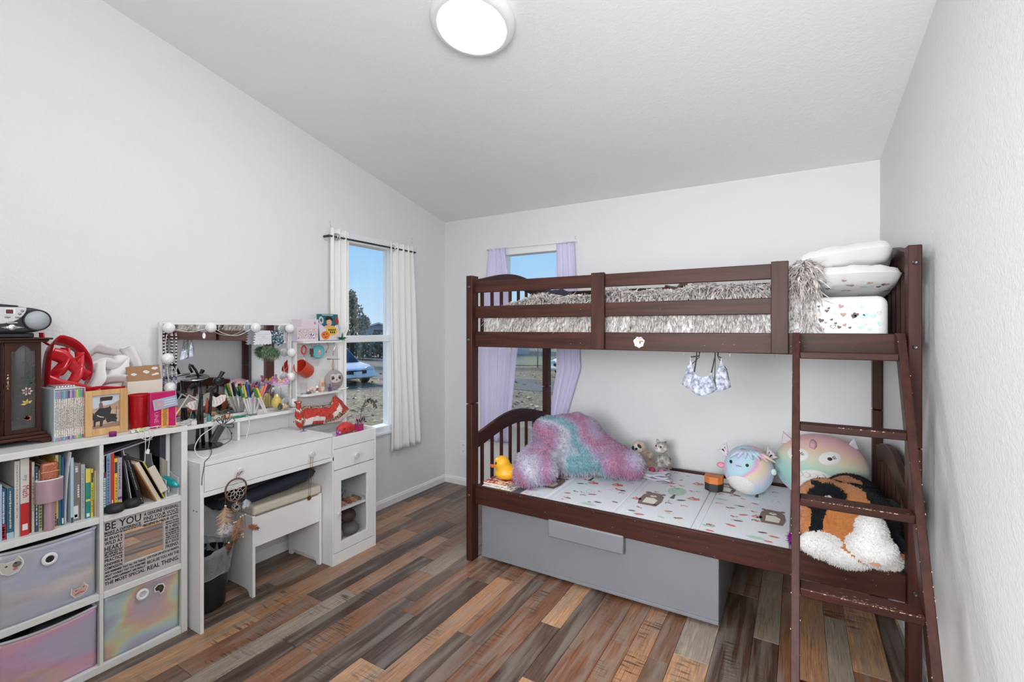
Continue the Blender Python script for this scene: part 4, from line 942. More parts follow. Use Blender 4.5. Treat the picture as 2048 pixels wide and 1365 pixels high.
curtain('white grommet curtain left of the side window, behind the desk shelves', lambda u, v: (LX+.006+(.008 if v < .52 else .020)*(1+math.sin(2*PI*3*u))+(0 if v < .52 else .012), 2.115+.155*u, .62+1.42*v), M_LIN, 50)
curtain('white grommet curtain hanging right of the side window', lambda u, v: (LX+.045+fold(u, 4.2, .017, .5)*(1-.1*v), (2.655+.345*u)*(1-v)+(2.655+.24*u)*v+.008*math.sin(5*v+4*u), .425+1.605*v), M_LIN)
curtain('lavender curtain left of the back window, behind the bed end', lambda u, v: (float(np.interp(v, [0,.5,1], [-2.31,-2.33,-2.225]))+float(np.interp(v, [0,.5,1], [.29,.40,.165]))*u, BY-.045+fold(u, 4.5, .014, 1.)*(1-.25*v), .43+1.60*v), M_LAV)
curtain('lavender curtain right of the back window, swept behind the backrest', lambda u, v: (float(np.interp(v, [0,.35,1], [-1.69,-1.60,-1.605]))+float(np.interp(v, [0,.35,1], [.13,.20,.152]))*u, BY-.028+fold(u, 3.5, .010, 2.)*(1-.2*v), .55+1.475*v), M_LAV)
rod = thing('curtain_rod', 'thin dark metal curtain rod over the side window', 'curtain rod', (LX+.045, 2.5, 1.98))
M_ROD = mat('dark_rod', rgb(64,64,70), .35, .7)
MB().tube([(LX+.05,2.09,1.985),(LX+.05,2.93,1.985)], .0065, 12).build('rod', M_ROD, rod, smooth=180)
for y in (2.095, 2.92): MB().box(LX, LX+.05, y-.006, y+.006, 1.975, 1.99).build('bracket', M_ROD, rod, bevel=.002)
for y in (2.15, 2.165, 2.68): MB().tube([(LX+.05+.022*math.cos(a), y, 1.985+.022*math.sin(a)) for a in [2*PI*i/20 for i in range(20)]], .004, 6, closed=True).build('grommet', M_CHROME, rod, smooth=180)
rod = thing('curtain_rod', 'thin white curtain rod over the back window', 'curtain rod', (-1.85, BY-.035, 2.02))
MB().tube([(-2.24,BY-.04,2.026),(-1.44,BY-.04,2.026)], .005, 10).build('rod', M_TRIM, rod, smooth=180)
for x in (-2.238, -1.442): MB().box(x-.005, x+.005, BY-.04, BY, 2.020, 2.032).build('bracket', M_TRIM, rod, bevel=.002)
for i, (p, lab) in enumerate((((LX,2.135,2.075), 'small bent wall hook above the left white curtain'), ((LX,2.93,2.085), 'small bent wall hook above the right white curtain'), ((BY,-1.455,2.05), 'small bent wall hook above the lavender curtain'))):
    a = p[0]
    if i < 2: pts = [(a,p[1],p[2]+.02),(a+.012,p[1],p[2]+.018),(a+.015,p[1],p[2]-.01),(a+.006,p[1]+.012,p[2]-.02)]
    else: pts = [(p[1],a,p[2]+.02),(p[1],a-.012,p[2]+.018),(p[1],a-.015,p[2]-.01),(p[1]+.012,a-.006,p[2]-.02)]
    tag(MB().tube(pts, .002, 6).build('wall_hook', M_CHROME, smooth=180), lab, 'hook')
ol = thing('wall_outlet', 'white duplex wall outlet low on the back wall left of the bed', 'outlet', (-2.51, BY, .27))
bx('cover_plate', M_TRIM, ol, -2.546, -2.474, BY-.006, BY-.0005, .262, .386, .002)
for z in (.297, .351):
    f = MB().lathe([(0,0),(.016,0),(.016,.003),(0,.003)], (-2.51, BY-.006, z), 18, Rx(PI/2)).build('socket', M_TRIM, ol)
    for dx in (-.006,.006): MB().box(-2.51+dx-.001, -2.51+dx+.001, BY-.0095, BY-.0088, z-.004, z+.006).build('slot', M_BLACK, f)

# ---------------------------------------------------------------- cube shelf
SF, SBK = -2.375, -2.69
cs = thing('cube_shelf', 'white nine-cube storage shelf along the left wall', 'shelf', (-2.53, .65, 0))
def cb_(name, y0, y1, z0, z1, x0=SBK, x1=SF): return bx(name, M_SHELF, cs, x0, x1, y0, y1, z0, z1, .0015)
cb_('top_board', .19, 1.104, .905, .93); cb_('bottom_board', .2155, 1.0785, 0, .03)
cb_('side_panel', .19, .215, 0, .9045); cb_('side_panel', 1.079, 1.104, 0, .9045)
cb_('divider', .4875, .50, .0305, .9045); cb_('divider', .786, .799, .0305, .9045)
for a, b_ in ((.2155,.487), (.5005,.7855), (.7995,1.0785)):
    for z0, z1 in ((.595,.62), (.290,.315)): cb_('shelf_board', a, b_, z0, z1)
cb_('back_panel', .2155, 1.0785, .0305, .9045, SBK, SBK+.006)

# fabric bins
def irid(name, stops, seed, warp=.7):  # angle-dependent sheen of the film, painted as fixed pastel colours
    m = bpy.data.materials.new(name); m.use_nodes = True; t = m.node_tree; p = t.nodes['Principled BSDF']
    c = nd(t, 'ShaderNodeTexCoord'); mp = nd(t, 'ShaderNodeMapping'); mp.inputs['Location'].default_value = (seed, seed*1.7, seed*.6); mp.inputs['Scale'].default_value = (2, 1.8, 4.2); mp.inputs['Rotation'].default_value = (.45, 0, 0); t.links.new(c.outputs['Object'], mp.inputs['Vector'])
    n = nd(t, 'ShaderNodeTexNoise', Scale=1.25, Detail=1., Distortion=warp); t.links.new(mp.outputs[0], n.inputs['Vector'])
    r = ramp(t, stops); t.links.new(n.outputs['Fac'], r.inputs[0]); t.links.new(r.outputs[0], p.inputs['Base Color'])
    p.inputs['Roughness'].default_value = .34; p.inputs['Metallic'].default_value = .25; p.inputs['Coat Weight'].default_value = .3
    n2 = nd(t, 'ShaderNodeTexNoise', Scale=3., Detail=2.); t.links.new(mp.outputs[0], n2.inputs['Vector']); b = nd(t, 'ShaderNodeBump', Strength=.35, Distance=.02); t.links.new(n2.outputs['Fac'], b.inputs['Height']); t.links.new(b.outputs[0], p.inputs['Normal'])
    return m
GS = rgb(184,186,196)
IR1 = irid('iridescent_a', [(.25,rgb(178,184,206)),(.42,GS),(.55,rgb(206,198,196)),(.66,rgb(214,170,190)),(.8,rgb(186,186,206))], 1.)
IR2 = irid('iridescent_b', [(.28,GS),(.42,rgb(190,180,206)),(.50,rgb(210,166,196)),(.57,rgb(214,176,172)),(.66,rgb(186,182,206)),(.8,GS)], 4.)
IR3 = irid('iridescent_c', [(.25,GS),(.46,rgb(176,180,196)),(.54,rgb(184,208,210)),(.59,rgb(208,210,172)),(.64,rgb(214,182,164)),(.72,rgb(200,178,190)),(.85,GS)], 8.)
def fabric_bin(label, y0, y1, z0, z1, m, sag, gy, gz):
    o = thing('fabric_bin', label, 'storage bin', (-2.53, (y0+y1)/2, z0)); xf = -2.392
    def fn(u, v): return (xf-.006*math.sin(PI*u)*v+.004*math.sin(5*u+2*v), y0+(y1-y0)*u, z0+(z1-z0-sag*math.sin(PI*u))*v)
    MB().grid(fn, 20, 14).build('front_panel', m, o, solid=.003, smooth=180)
    for yy in (y0, y1): MB().box(xf-.26, xf-.004, yy-.0015, yy+.0015, z0, z1-.004).build('side_panel', m, o)
    MB().box(xf-.262, xf-.259, y0, y1, z0, z1-.01).build('back_panel', mat('bin_lining', (.02,.02,.022), .8), o)
    MB().box(xf-.258, xf-.005, y0+.002, y1-.002, z0, z0+.003).build('bottom_panel', mat('bin_lining', (0,0,0)), o)
    q = MB(); q.tube([Vector(fn(i/20, 1))+Vector((.001,0,0)) for i in range(21)], .0055, 8); q.tube([fn(1,1),(xf-.255,y1,z1-.006)], .005, 6); q.tube([fn(0,1),(xf-.255,y0,z1-.006)], .005, 6)
    q.build('rim_piping', mat('bin_piping', rgb(196,196,204), .4), o, smooth=180)
    if gy is not None:
      g = MB(); g.lathe([(.0125,.0),(.0125,.004),(.016,.006),(.022,.004),(.0235,0)], (xf+.003, gy, gz), 28, Ry(PI/2)); r = g.build('grommet_handle', M_TRIM, o, smooth=40); r['label'] = 'white ring handle'
      MB().lathe([(0,.0),(.0125,.0),(.0125,.001),(0,.001)], (xf+.0032, gy, gz), 20, Ry(PI/2)).build('grommet_hole', M_BLACK if gz > .3 else mat('bin_piping', (0,0,0)), o)
    q = MB(); r_ = random.Random(int(y0*1000+z0*100)); 
    for i in range(5): q.ell((xf-.05-.16*r_.random(), y0+.05+(y1-y0-.1)*i/4, z1-.045), (.05,.035,.022), 10, 6)
    tag(q.build('contents', mat('dark_clothes', rgb(52,54,60), .9, var=(14, rgb(90,92,98))), o, smooth=180), kind='stuff')
    return o
b1 = fabric_bin('iridescent grey fabric bin with two cat stickers in the middle row', .506, .776, .316, .580, IR1, .012, .6425, .512)
b2 = fabric_bin('iridescent pink and lilac fabric bin in the bottom row, left', .506, .780, .031, .268, IR2, .018, None, None)
b3 = fabric_bin('iridescent fabric bin with yellow sheen and buffalo sticker, bottom right', .804, 1.074, .031, .289, IR3, .004, .936, .240)
def sticker(o, name, outline, c, s, layers, lab):
    x = -2.3835; q = MB(); q.poly([(x, c[0]+s*y*1.12, c[1]+s*z*1.12) for y, z in outline])
    st = q.build(name, mat('sticker_edge', (.8,.79,.79), .4), o); st['label'] = lab
    q = MB(); ms = []
    for k, (pts, col) in enumerate(layers):
        q.poly([(x+.0006*(1+k*.5), c[0]+s*y, c[1]+s*z) for y, z in pts], k); ms.append(mat('ink_%d_%d_%d' % tuple(int(v*255) for v in col), col, .5))
    tag(q.build('sticker_print', ms, st), kind='stuff')
def e2(cx, cz, a, b_, n=10): return [(cx+a*math.cos(2*PI*i/n), cz+b_*math.sin(2*PI*i/n)) for i in range(n)]
HEAD = [(-1,.25),(-.8,-.5),(-.2,-.9),(.5,-.8),(.95,-.1),(.9,.4),(.55,1.0),(.2,.55),(-.4,.5),(-.95,.75)]
sticker(b1, 'cat_sticker', HEAD, (.541,.528), .030, [(HEAD, rgb(196,192,186)), (e2(.45,.1,.4,.35), rgb(110,104,100)), (e2(-.45,.15,.12,.1), rgb(40,36,34)), (e2(.35,.3,.12,.1), rgb(30,28,28)), (e2(.3,-.35,.22,.16), rgb(176,120,116)), ([(.7,.5),(.85,.4),(.58,.85)], rgb(120,110,104))], 'grey and white cat face sticker')
HEAD2 = [(-1,-.2),(-.9,.6),(-.55,.3),(.1,.4),(.5,1),(.75,.55),(1,.3),(.85,-.4),(.2,-.8),(-.5,-.9)]
sticker(b1, 'cat_sticker', HEAD2, (.727,.357), .024, [(HEAD2, rgb(206,168,160)), (e2(.05,.0,.3,.22), rgb(222,150,146)), ([(-.6,.15),(-.2,.2),(-.45,.0)], rgb(52,40,38)), ([(.35,.4),(.7,.5),(.5,.3)], rgb(52,40,38)), ([(-.6,-.45),(0,-.25),(.6,-.35),(.55,-.42),(0,-.35),(-.55,-.55)], rgb(110,70,66))], 'pink cat face sticker')
sticker(b3, 'buffalo_sticker', [(-.8,.5),(-.2,.9),(.6,.7),(.85,.0),(.6,-.8),(.1,-.95),(-.1,-.4),(-.7,-.3)], (.997,.237), .023, [([(-.75,.4),(-.2,.8),(.5,.6),(.75,.0),(.5,-.7),(.1,-.85),(-.1,-.3),(-.6,-.2)], rgb(54,46,40)), (e2(.1,.2,.3,.25), rgb(84,70,58))], 'dark brown buffalo sticker')

# word sign with a mirror
sg = thing('word_sign', 'grey sign with black motto lettering around a small mirror in the cube shelf', 'sign', (-2.40, .94, .3155))
MSG = mat('sign_board', rgb(186,182,180), .6); sx0 = -2.386
q = MB(); y0, y1, z0, z1 = .8015, 1.0775, .3165, .5945; a0, a1, c0, c1 = .871, 1.014, .396, .534
for a, b_, c, d in ((y0,y1,z0,c0),(y0,y1,c1,z1),(y0,a0,c0,c1),(a1,y1,c0,c1)): q.box(sx0-.016, sx0, a, b_, c, d)
q.build('board', MSG, sg)
q = MB(); q.box(sx0-.012, sx0-.006, a0, a1, c0, c1); q.build('mirror', mat('mirror_glass', (.86,.87,.88), .02, 1.), sg)
L_ = [('BE YOU',.006,.240,.043,.122),('A GENUINE ORIGINAL.',.138,.254,.019,.134),('FIND YOUR VOICE.',.138,.235,.020,.134),('NEVER LOSE SIGHT OF WHERE YOU ARE GOING.',.138,.226,.008,.132),('BELIEVE IN YOUR GIFTS.',.138,.2085,.016,.132),
 ('MAKE A DIFFERENCE.',.004,.2235,.016,.126),('BE PASSIONATE ABOUT THE THINGS THAT MATTER TO YOU.',.004,.216,.007,.126),
 ('BE BRAVE &',.004,.199,.0155,.060),('WILD AT',.004,.180,.021,.060),('HEART.',.004,.156,.026,.062),('DOING WHAT IS RIGHT WON\'T',.004,.148,.0075,.060),('BE AFRAID TO',.004,.1385,.0105,.060),('ASK QUESTIONS.',.004,.129,.0095,.060),('PRACTICE',.004,.112,.017,.060),('KINDNESS &',.004,.096,.0145,.060),('COMPASSION.',.004,.080,.0155,.060),
 ('AND REMEMBER THAT ALL THE THINGS',.004,.066,.0115,.140),('ABOUT YOURSELF THAT YOU SOMETIMES',.004,.052,.0115,.140),('WISH WERE DIFFERENT ARE REALLY',.004,.038,.0115,.140),('THE MOST SPECIAL.',.004,.020,.018,.140),
 ('EMBRACE ALL THE THINGS',.219,.197,.008,.053),('THAT MAKE YOU UNIQUE.',.219,.187,.008,.053),('BE A HERO',.219,.170,.018,.053),('TO SOMEONE.',.219,.156,.014,.053),('BECOME SOMEONE YOU',.219,.147,.008,.053),('WILL BE PROUD OF',.219,.138,.008,.053),('WHEN YOU LOOK',.219,.128,.009,.053),('BACK ON YOUR LIFE.',.219,.119,.008,.053),('BE A GOOD',.219,.104,.016,.053),('FRIEND.',.219,.085,.020,.053),
 ('LIVE YOUR LIFE WITH NO REGRETS.',.150,.068,.012,.122),('BECAUSE YOU ARE THE',.150,.046,.017,.122),('REAL THING.',.150,.018,.025,.122)]
tag(text_mb(L_, (sx0, y0, z0), (0,1,0), (0,0,1), bold=.0005).build('lettering', M_BLACK, sg), kind='stuff')

# ---------------------------------------------------------------- books
M_PAGE = mat('book_pages', rgb(224,218,204), .9)
def book(label, y0, y1, h, col, front=-2.40, dep=.17, z0=.6205, tilt=0., prints=(), name='book', m=None):
    """upright book, spine towards the room; tilt leans it about its foot towards +y"""
    o = thing(name, label, 'book', (front-dep/2, (y0+y1)/2, z0)); R = Matrix.Translation((0,y0 if tilt < 0 else y1,z0)) @ Matrix.Rotation(tilt, 4, 'X') @ Matrix.Translation((0,-(y0 if tilt < 0 else y1),-z0))
    m = m or mat('cover_%d_%d_%d' % tuple(int(255*c**.45) for c in col), col, .4); t = min(.0016, (y1-y0)*.2); z1 = z0+h
    q = MB().box(front-.0016, front, y0, y1, z0, z1).box(front-dep, front-.0016, y0, y0+t, z0, z1).box(front-dep, front-.0016, y1-t, y1, z0, z1)
    q.xf(R).build('cover', m, o)
    MB().box(front-dep+.003, front-.0017, y0+t+.0001, y1-t-.0001, z0+.003, z1-.003).xf(R).build('pages', M_PAGE, o)
    if prints:
        q = MB(); ms = []
        for a, b_, c, d, pc in prints:   # fractions across and up the spine
            pm_ = mat('print_%d_%d_%d' % tuple(int(255*x**.45) for x in pc), pc, .5)
            if pm_ not in ms: ms.append(pm_)
            w = y1-y0; q.box(front+.0001, front+.0005, y0+w*a, y0+w*b_, z0+h*c, z0+h*d, ms.index(pm_))
        tag(q.xf(R).build('spine_print', ms, o), kind='stuff')
    return o
def words_(col, c0, c1, n, a=.3, b_=.7, seed=0):
    r = random.Random(seed); out = []; z = c0
    while z < c1:
        d = (c1-c0)/n*r.uniform(.5,1.1); out.append((a+r.uniform(0,.08), b_-r.uniform(0,.08), z, min(c1, z+d*.7), col)); z += d
    return out
BK = 'books standing in the upper left cube of the shelf'; W_ = (.75,.74,.72); D_ = (.05,.05,.06)
def grp(o, g): o['group'] = g; return o
LB = [('pale blue-white book at the left picture edge', .5065,.5205,.200, rgb(176,196,220), ()),
 ('mid-blue novel with red foot on its spine, second from the left', .5207,.5335,.180, rgb(52,86,138), words_(W_,.32,.95,16,.3,.7,1)+[(.05,.95,.0,.30,rgb(190,44,48))]+words_(W_,.04,.26,4,.25,.75,2)),
 ('teal-blue hardback with cream vertical title beside the mid-blue novel', .534,.5525,.180, rgb(46,94,118), words_(rgb(214,206,170),.2,.95,14,.35,.65,3)+[(.02,.98,0,.12,rgb(170,196,206))]),
 ('tall thin white book with grey title left of the maths textbook', .553,.566,.272, rgb(206,202,196), words_(rgb(110,104,100),.25,.95,18,.4,.6,4)),
 ('tall thick white and red maths textbook', .567,.590,.278, rgb(208,204,200), [(.0,1,.0,.42,rgb(186,34,38))]),
 ('narrow dark red book right of the maths textbook', .5905,.598,.250, rgb(120,30,36), ()),
 ('narrow cream book with dark title behind the hair tool', .599,.606,.258, rgb(206,198,176), words_(D_,.3,.8,12,.35,.65,5)),
 ('narrow navy book partly hidden by the hair tool', .607,.615,.240, rgb(58,82,116), words_(W_,.1,.9,12,.3,.7,6)),
 ('cream and green striped book behind the hair tool', .616,.625,.225, rgb(200,196,160), words_(rgb(96,120,70),.05,.5,6,.1,.9,7)),
 ('olive green book behind the hair tool', .6265,.638,.235, rgb(96,110,70), ()),
 ('tan paperback behind the hair tool', .639,.650,.245, rgb(178,146,104), ()),
 ('slim grey book behind the hair tool', .651,.658,.235, rgb(120,120,124), ()),
 ('slim orange-yellow book right of the hair tool', .659,.665,.256, rgb(206,150,52), words_(D_,.02,.2,3,.1,.9,8)),
 ('slim cream picture book right of the orange-yellow one', .6655,.6735,.268, rgb(214,204,170), [(.1,.9,.0,.1,D_)]),
 ('slim green picture book with teal foot', .674,.680,.266, rgb(84,130,80), [(0,1,.0,.45,rgb(40,110,140))]),
 ('slim blue picture book left of the white folder', .6805,.687,.260, rgb(36,84,140), [(.1,.9,.02,.1,W_)]),
 ('pale blue folder leaning beside the white folder', .7055,.7145,.250, rgb(178,200,210), [(.1,.9,0,.08,D_)]),
 ('thick grey library book with white spine label', .716,.738,.222, rgb(122,120,120), words_(W_,.40,.62,5,.6,.9,9)+words_(W_,.85,.95,2,.3,.7,9)+[(.08,.72,.04,.26,(.75,.74,.72))]+[(.2,.6,.06,.11,D_)]),
 ('pale grey book right of the thick library book', .739,.751,.214, rgb(176,176,176), words_(rgb(120,120,124),.2,.9,10,.4,.6,10)),
 ('teal and yellow workbook near the divider', .752,.767,.195, rgb(42,138,128), [(0,1,.72,1,rgb(222,206,84)),(0,1,.34,.38,rgb(222,206,84)),(.2,.8,.03,.1,W_)]),
 ('slim yellow book right of the teal workbook', .7675,.774,.192, rgb(226,212,88), [(.1,.9,.72,.92,D_)]+words_(D_,.1,.65,10,.3,.7,11)),
 ('slim magenta and yellow book beside the divider', .7745,.780,.188, rgb(190,60,100), [(0,1,.35,.82,rgb(220,204,90))]),
 ('slim cream book against the divider', .7805,.7855,.180, rgb(206,196,166), ())]
for i, (lab, a, b_, h, col, pr) in enumerate(LB):
    o = grp(book(lab, a, b_, h, col, front=-2.40-.004*((i*7) % 4), prints=pr), BK)
    if i == 4:
        f = mat('red_print', rgb(176,40,46), .5); fx = -2.40-.004*((i*7) % 4)
        tag(text_mb([('Math', 0, 0, .024, .042)], (fx, .5735, .800), (0,0,-1), (0,1,0)).build('spine_title', f, o), kind='stuff')
        tag(text_mb([('my', 0, 0, .016, .020)], (fx, .5765, .838), (0,0,-1), (0,1,0)).build('spine_title', mat('grey_print', rgb(110,90,90), .5), o), kind='stuff')
        q = MB().box(fx+.0006, fx+.001, .572, .586, .640, .662); q.build('publisher_box', mat('white_print', (.75,.74,.72), .5), o)
wf = thing('folder', 'white curved folder sheet leaning between the books', 'folder', (-2.48, .70, .6205))
MB().grid(lambda u, v: (-2.395-.16*u, .690+.004*v+.013*v*v*v, .6215+.272*v), 4, 16).build('sheet', mat('white_card', (.76,.76,.77), .5), wf, solid=.0014, smooth=180)

BK2 = 'books standing in the upper right cube of the shelf'
RB = [('teal, white and maroon book at the left of the right cube', .803,.817,.232, rgb(30,128,142), [(0,1,.72,1,rgb(206,200,204)),(.6,1,.62,1,rgb(120,24,60))]+words_(W_,.12,.62,8,.45,.9,12)+words_(D_,.78,.95,3,.1,.5,13), 0),
 ('light blue book with violet title beside the teal one', .818,.832,.236, rgb(110,166,186), words_(rgb(120,90,150),.05,.95,14,.2,.75,14), 0),
 ('narrow orange-red book left of the yellow one', .8325,.844,.238, rgb(190,58,44), [(.3,.6,.1,.2,W_)], 0),
 ('narrow yellow book with black block on its spine', .8445,.855,.214, rgb(226,192,56), [(.1,.9,.72,.93,D_)]+words_(D_,.2,.65,8,.4,.7,15), 0),
 ('lilac-grey book with purple and yellow bands near its foot', .856,.870,.214, rgb(176,168,182), [(0,1,.0,.07,rgb(130,40,110)),(0,1,.10,.17,rgb(206,200,90)),(0,1,.20,.25,rgb(110,60,130))]+words_(D_,.4,.9,10,.3,.6,16), 0)]
for i, (lab, a, b_, h, col, pr, tl) in enumerate(RB): grp(book(lab, a, b_, h, col, front=-2.405, prints=pr, tilt=tl), BK2)
grp(book('thin dark picture book with white edge leaning left', .900,.909,.245, rgb(60,58,62), front=-2.41, tilt=.13, dep=.20, prints=[(.75,1,0,1,(.7,.7,.7))]), BK2)
grp(book('black paperback with pale title leaning left', .930,.946,.230, rgb(28,32,40), front=-2.40, tilt=.24, prints=words_(rgb(170,160,150),.3,.9,14,.35,.6,17)+[(.2,.8,.05,.13,rgb(180,170,150))]), BK2)
grp(book('brown-covered hardback leaning left with cream page edges', .985,1.005,.205, rgb(150,104,62), front=-2.385, tilt=.42, dep=.16, m=mat('tan_cover', rgb(168,120,72), .5, var=(8, rgb(150,100,58))), prints=[(.25,.95,.0,1,rgb(220,208,186))]), BK2)
grp(book('slim black and yellow book leaning on the hardback', 1.018,1.027,.200, rgb(40,36,34), front=-2.40, tilt=.42, prints=[(.3,.9,.0,1,rgb(206,190,80))]), BK2)
o = thing('magazine', 'glossy magazines lying slanted across the tops of the books in the right cube', 'magazine', (-2.50, .90, .86))
for k in range(3): MB().obox((-2.50, .893, .872+.006*k), (.095, .088, .0022), Rx(.20+.02*k)).build('cover', mat('mag_%d' % k, (rgb(180,180,196), rgb(60,44,50), rgb(70,66,76))[k], .3), o)
o = thing('binder', 'tall dark grey binder with white edge against the back of the right cube', 'binder', (-2.53, 1.05, .6205))
MB().box(-2.66,-2.46,1.030,1.068,.6205,.895).build('cover', mat('binder_dark', rgb(64,62,74), .5), o, bevel=.002); MB().box(-2.459,-2.453,1.052,1.0665,.6205,.893).build('spine_edge', M_TRIM, o)
o = thing('magazine_file', 'white cardboard magazine file with a curved side holding papers', 'magazine file', (-2.49, 1.05, .6205))
prof = [(-2.39,.6207),(-2.39,.70)]+[(-2.39-.14*math.sin(a), .70+.10*(1-math.cos(a))+.0) for a in [PI/2*i/8 for i in range(1,9)]]+[(-2.60,.80),(-2.60,.6207)]
b = MB(); n = len(prof)
b.prism([(x, z) for x, z in prof], 'y', 1.072, 1.0745); b.build('side_panel', M_TRIM, o, smooth=30)
MB().prism([(x, z) for x, z in prof], 'y', 1.024, 1.026).build('side_panel', M_TRIM, o, smooth=30)
MB().box(-2.60,-2.391,1.0265,1.0715,.6207,.624).build('bottom_panel', M_TRIM, o)
for k in range(4): MB().box(-2.595,-2.44,1.030+.007*k,1.031+.007*k,.6245,.79-.006*k).build('paper', M_PAGE, o)
tl = thing('pencil_case', 'glittery teal translucent pencil case poking out of the magazine file', 'pencil case', (-2.41, 1.05, .66))
MB().tube([(-2.50,1.035,.700),(-2.44,1.045,.690),(-2.39,1.052,.677),(-2.36,1.058,.670)], [.012,.017,.016,.007], 12).build('body', mat('teal_glitter', rgb(20,160,166), .18, .2, coat=.6, bump=(90,.8,.004)), tl, smooth=180)
# earbud case hanging on its cable from the shelf top
ph = thing('earphones', 'white earbud cable draped over the shelf top with a white tag hanging down', 'earphones', (-2.37, .94, .93))
M_CABLE = mat('white_cable', (.78,.77,.76), .45)
def cable(name, par, pts, r, m, n=6):
    out = []; P = [Vector(p) for p in pts]
    for i in range(len(P)-1):
        p0, p1, p2, p3 = P[max(0,i-1)], P[i], P[i+1], P[min(len(P)-1,i+2)]
        for k in range(6):
            t = k/6; out.append(.5*((2*p1)+(p2-p0)*t+(2*p0-5*p1+4*p2-p3)*t*t+(3*p1-p0-3*p2+p3)*t*t*t))
    out.append(P[-1]); return MB().tube(out, r, n).build(name, m, par, smooth=180)
r_ = random.Random(12); pts = [(-2.44+.05*r_.random(), .925+.13*r_.random()-.02, .933+.010*r_.random()) for _ in range(22)]
cable('cable', ph, [(-2.45,.93,.935)]+pts+[(-2.385,.955,.938)], .0012, M_CABLE)
cable('cable', ph, [(-2.40,.93,.936),(-2.372,.935,.935),(-2.368,.938,.90),(-2.369,.938,.84),(-2.369,.936,.80)], .0013, M_CABLE)
cable('cable', ph, [(-2.40,.96,.936),(-2.372,.955,.934),(-2.368,.953,.90),(-2.368,.950,.868),(-2.369,.947,.852)], .0013, M_CABLE)
cable('cable', ph, [(-2.39,.92,.936),(-2.370,.918,.932),(-2.367,.917,.915),(-2.367,.942,.898),(-2.367,.968,.910),(-2.370,.968,.932),(-2.39,.965,.936)], .0013, M_CABLE)
MB().tube([(-2.368,.949,.856),(-2.367,.944,.838)], [.0055,.008], 12).build('earbud', M_CABLE, ph, smooth=60)
MB().obox((-2.372,.985,.718), (.004,.014,.065), Rx(.40)).build('tag', mat('ivory_tag', rgb(216,204,190), .5), ph, bevel=.003)
# twin black pods on the shelf
pd_ = thing('game_controller', 'small black twin-pod gadget lying before the books in the right cube', 'gadget', (-2.39, .875, .6205))
for y, x, r in ((.842,-2.392,.034), (.905,-2.405,.033)):
    p = MB().lathe([(0,0),(.8*r,0),(r,.010),(r*.98,.020),(.8*r,.030),(.5*r,.033),(0,.0335)], (x,y,.6207), 28).build('pod', M_MATTE, pd_, smooth=60)
    q = MB()
    for k in range(4): q.ell((x+.012*math.cos(k*PI/2), y+.012*math.sin(k*PI/2), .6205+.0325), (.003,.003,.0022), 8, 5)
    tag(q.build('buttons', mat('button_grey', rgb(60,62,66), .4), p, smooth=180), kind='stuff')
MB().box(-2.407,-2.391,.866,.882,.632,.644).build('bridge', M_MATTE, pd_, bevel=.003)
# rose gold hair brush in a lilac stand
ht = thing('hair_brush', 'rose-gold sequin brush standing in a lilac oval holder before the books', 'hair brush', (-2.385, .641, .6205))
M_LILAC = mat('lilac_satin', rgb(196,164,176), .3, .45); M_ROSE = mat('rose_sequin', rgb(196,120,96), .3, .7, bump=(240,1.,.003))
cx, cy = -2.387, .641
q = MB(); q.lathe([(.5,0),(1,.0),(1,.082),(.86,.082),(.86,.06),(0,.06)], (0,0,0), 32); q.xf(Matrix.Translation((cx,cy,.727)) @ Matrix.Diagonal((.022,.039,1,1))); q.build('oval_cup', M_LILAC, ht, smooth=40)
q = MB(); q.lathe([(1,0),(1.0,.004),(.87,.004),(.87,0)], (0,0,0), 32); q.xf(Matrix.Translation((cx,cy,.808)) @ Matrix.Diagonal((.0222,.0392,1,1))); q.build('cup_rim', M_TRIM, ht, smooth=40)
q = MB(); q.lathe([(0,0),(1,0),(1,.107),(0,.107)], (0,0,0), 24); q.xf(Matrix.Translation((cx,cy,.6207)) @ Matrix.Diagonal((.013,.0155,1,1))); q.build('handle_tube', M_LILAC, ht, smooth=40)
MB().box(cx-.010,cx+.010,cy-.025,cy+.025,.79,.872).build('brush_head', M_ROSE, ht, bevel=.009, bseg=4, smooth=60)
MB().box(cx-.0105,cx+.0106,cy-.0255,cy+.0255,.836,.840).build('zip', mat('gold_zip', rgb(222,170,140), .2, 1.), ht, bevel=.001)

# ---------------------------------------------------------------- on top of the shelf
TZ = .9305
jb = thing('jewelry_box', 'dark cherry jewelry armoire with a flower-painted glass door', 'jewelry box', (-2.58, .50, TZ))
JX0, JX1, JY0, JY1 = -2.668, -2.50, .348, .650
q = MB().box(JX0, JX1-.012, JY0, JY1, .975, .982).box(JX0, JX1-.012, JY0, JY1, 1.318, 1.326).box(JX0, JX0+.006, JY0, JY1, .982, 1.318).box(JX0+.006, JX1-.012, JY0, JY0+.007, .982, 1.318).box(JX0+.006, JX1-.012, JY1-.007, JY1, .982, 1.318)
for y in (.455, .545): q.box(JX0+.006, JX1-.010, y-.004, y+.004, .982, 1.318)
q.build('carcass', M_BEDZ, jb, bevel=.001)
MB().prism([(JY0-.028,1.3262),(JY1+.028,1.3262),(JY1+.028,1.3335),(JY0-.028,1.3335)], 'x', JX0-.004, JX1+.022).build('cornice', M_BEDY, jb, bevel=.003)
MB().prism([(JY0-.014,1.3165),(JY1+.014,1.3165),(JY1+.020,1.326),(JY0-.020,1.326)], 'x', JX1-.0115, JX1+.012).build('cornice_moulding', M_BEDY, jb, bevel=.002)
MB().box(JX0, JX1+.012, JY0-.012, JY1+.012, .962, .9748).build('plinth', M_BEDY, jb, bevel=.003)
MB().box(JX0, JX1+.018, JY0-.02, JY1+.02, .950, .9618).build('plinth_base', M_BEDY, jb, bevel=.004)
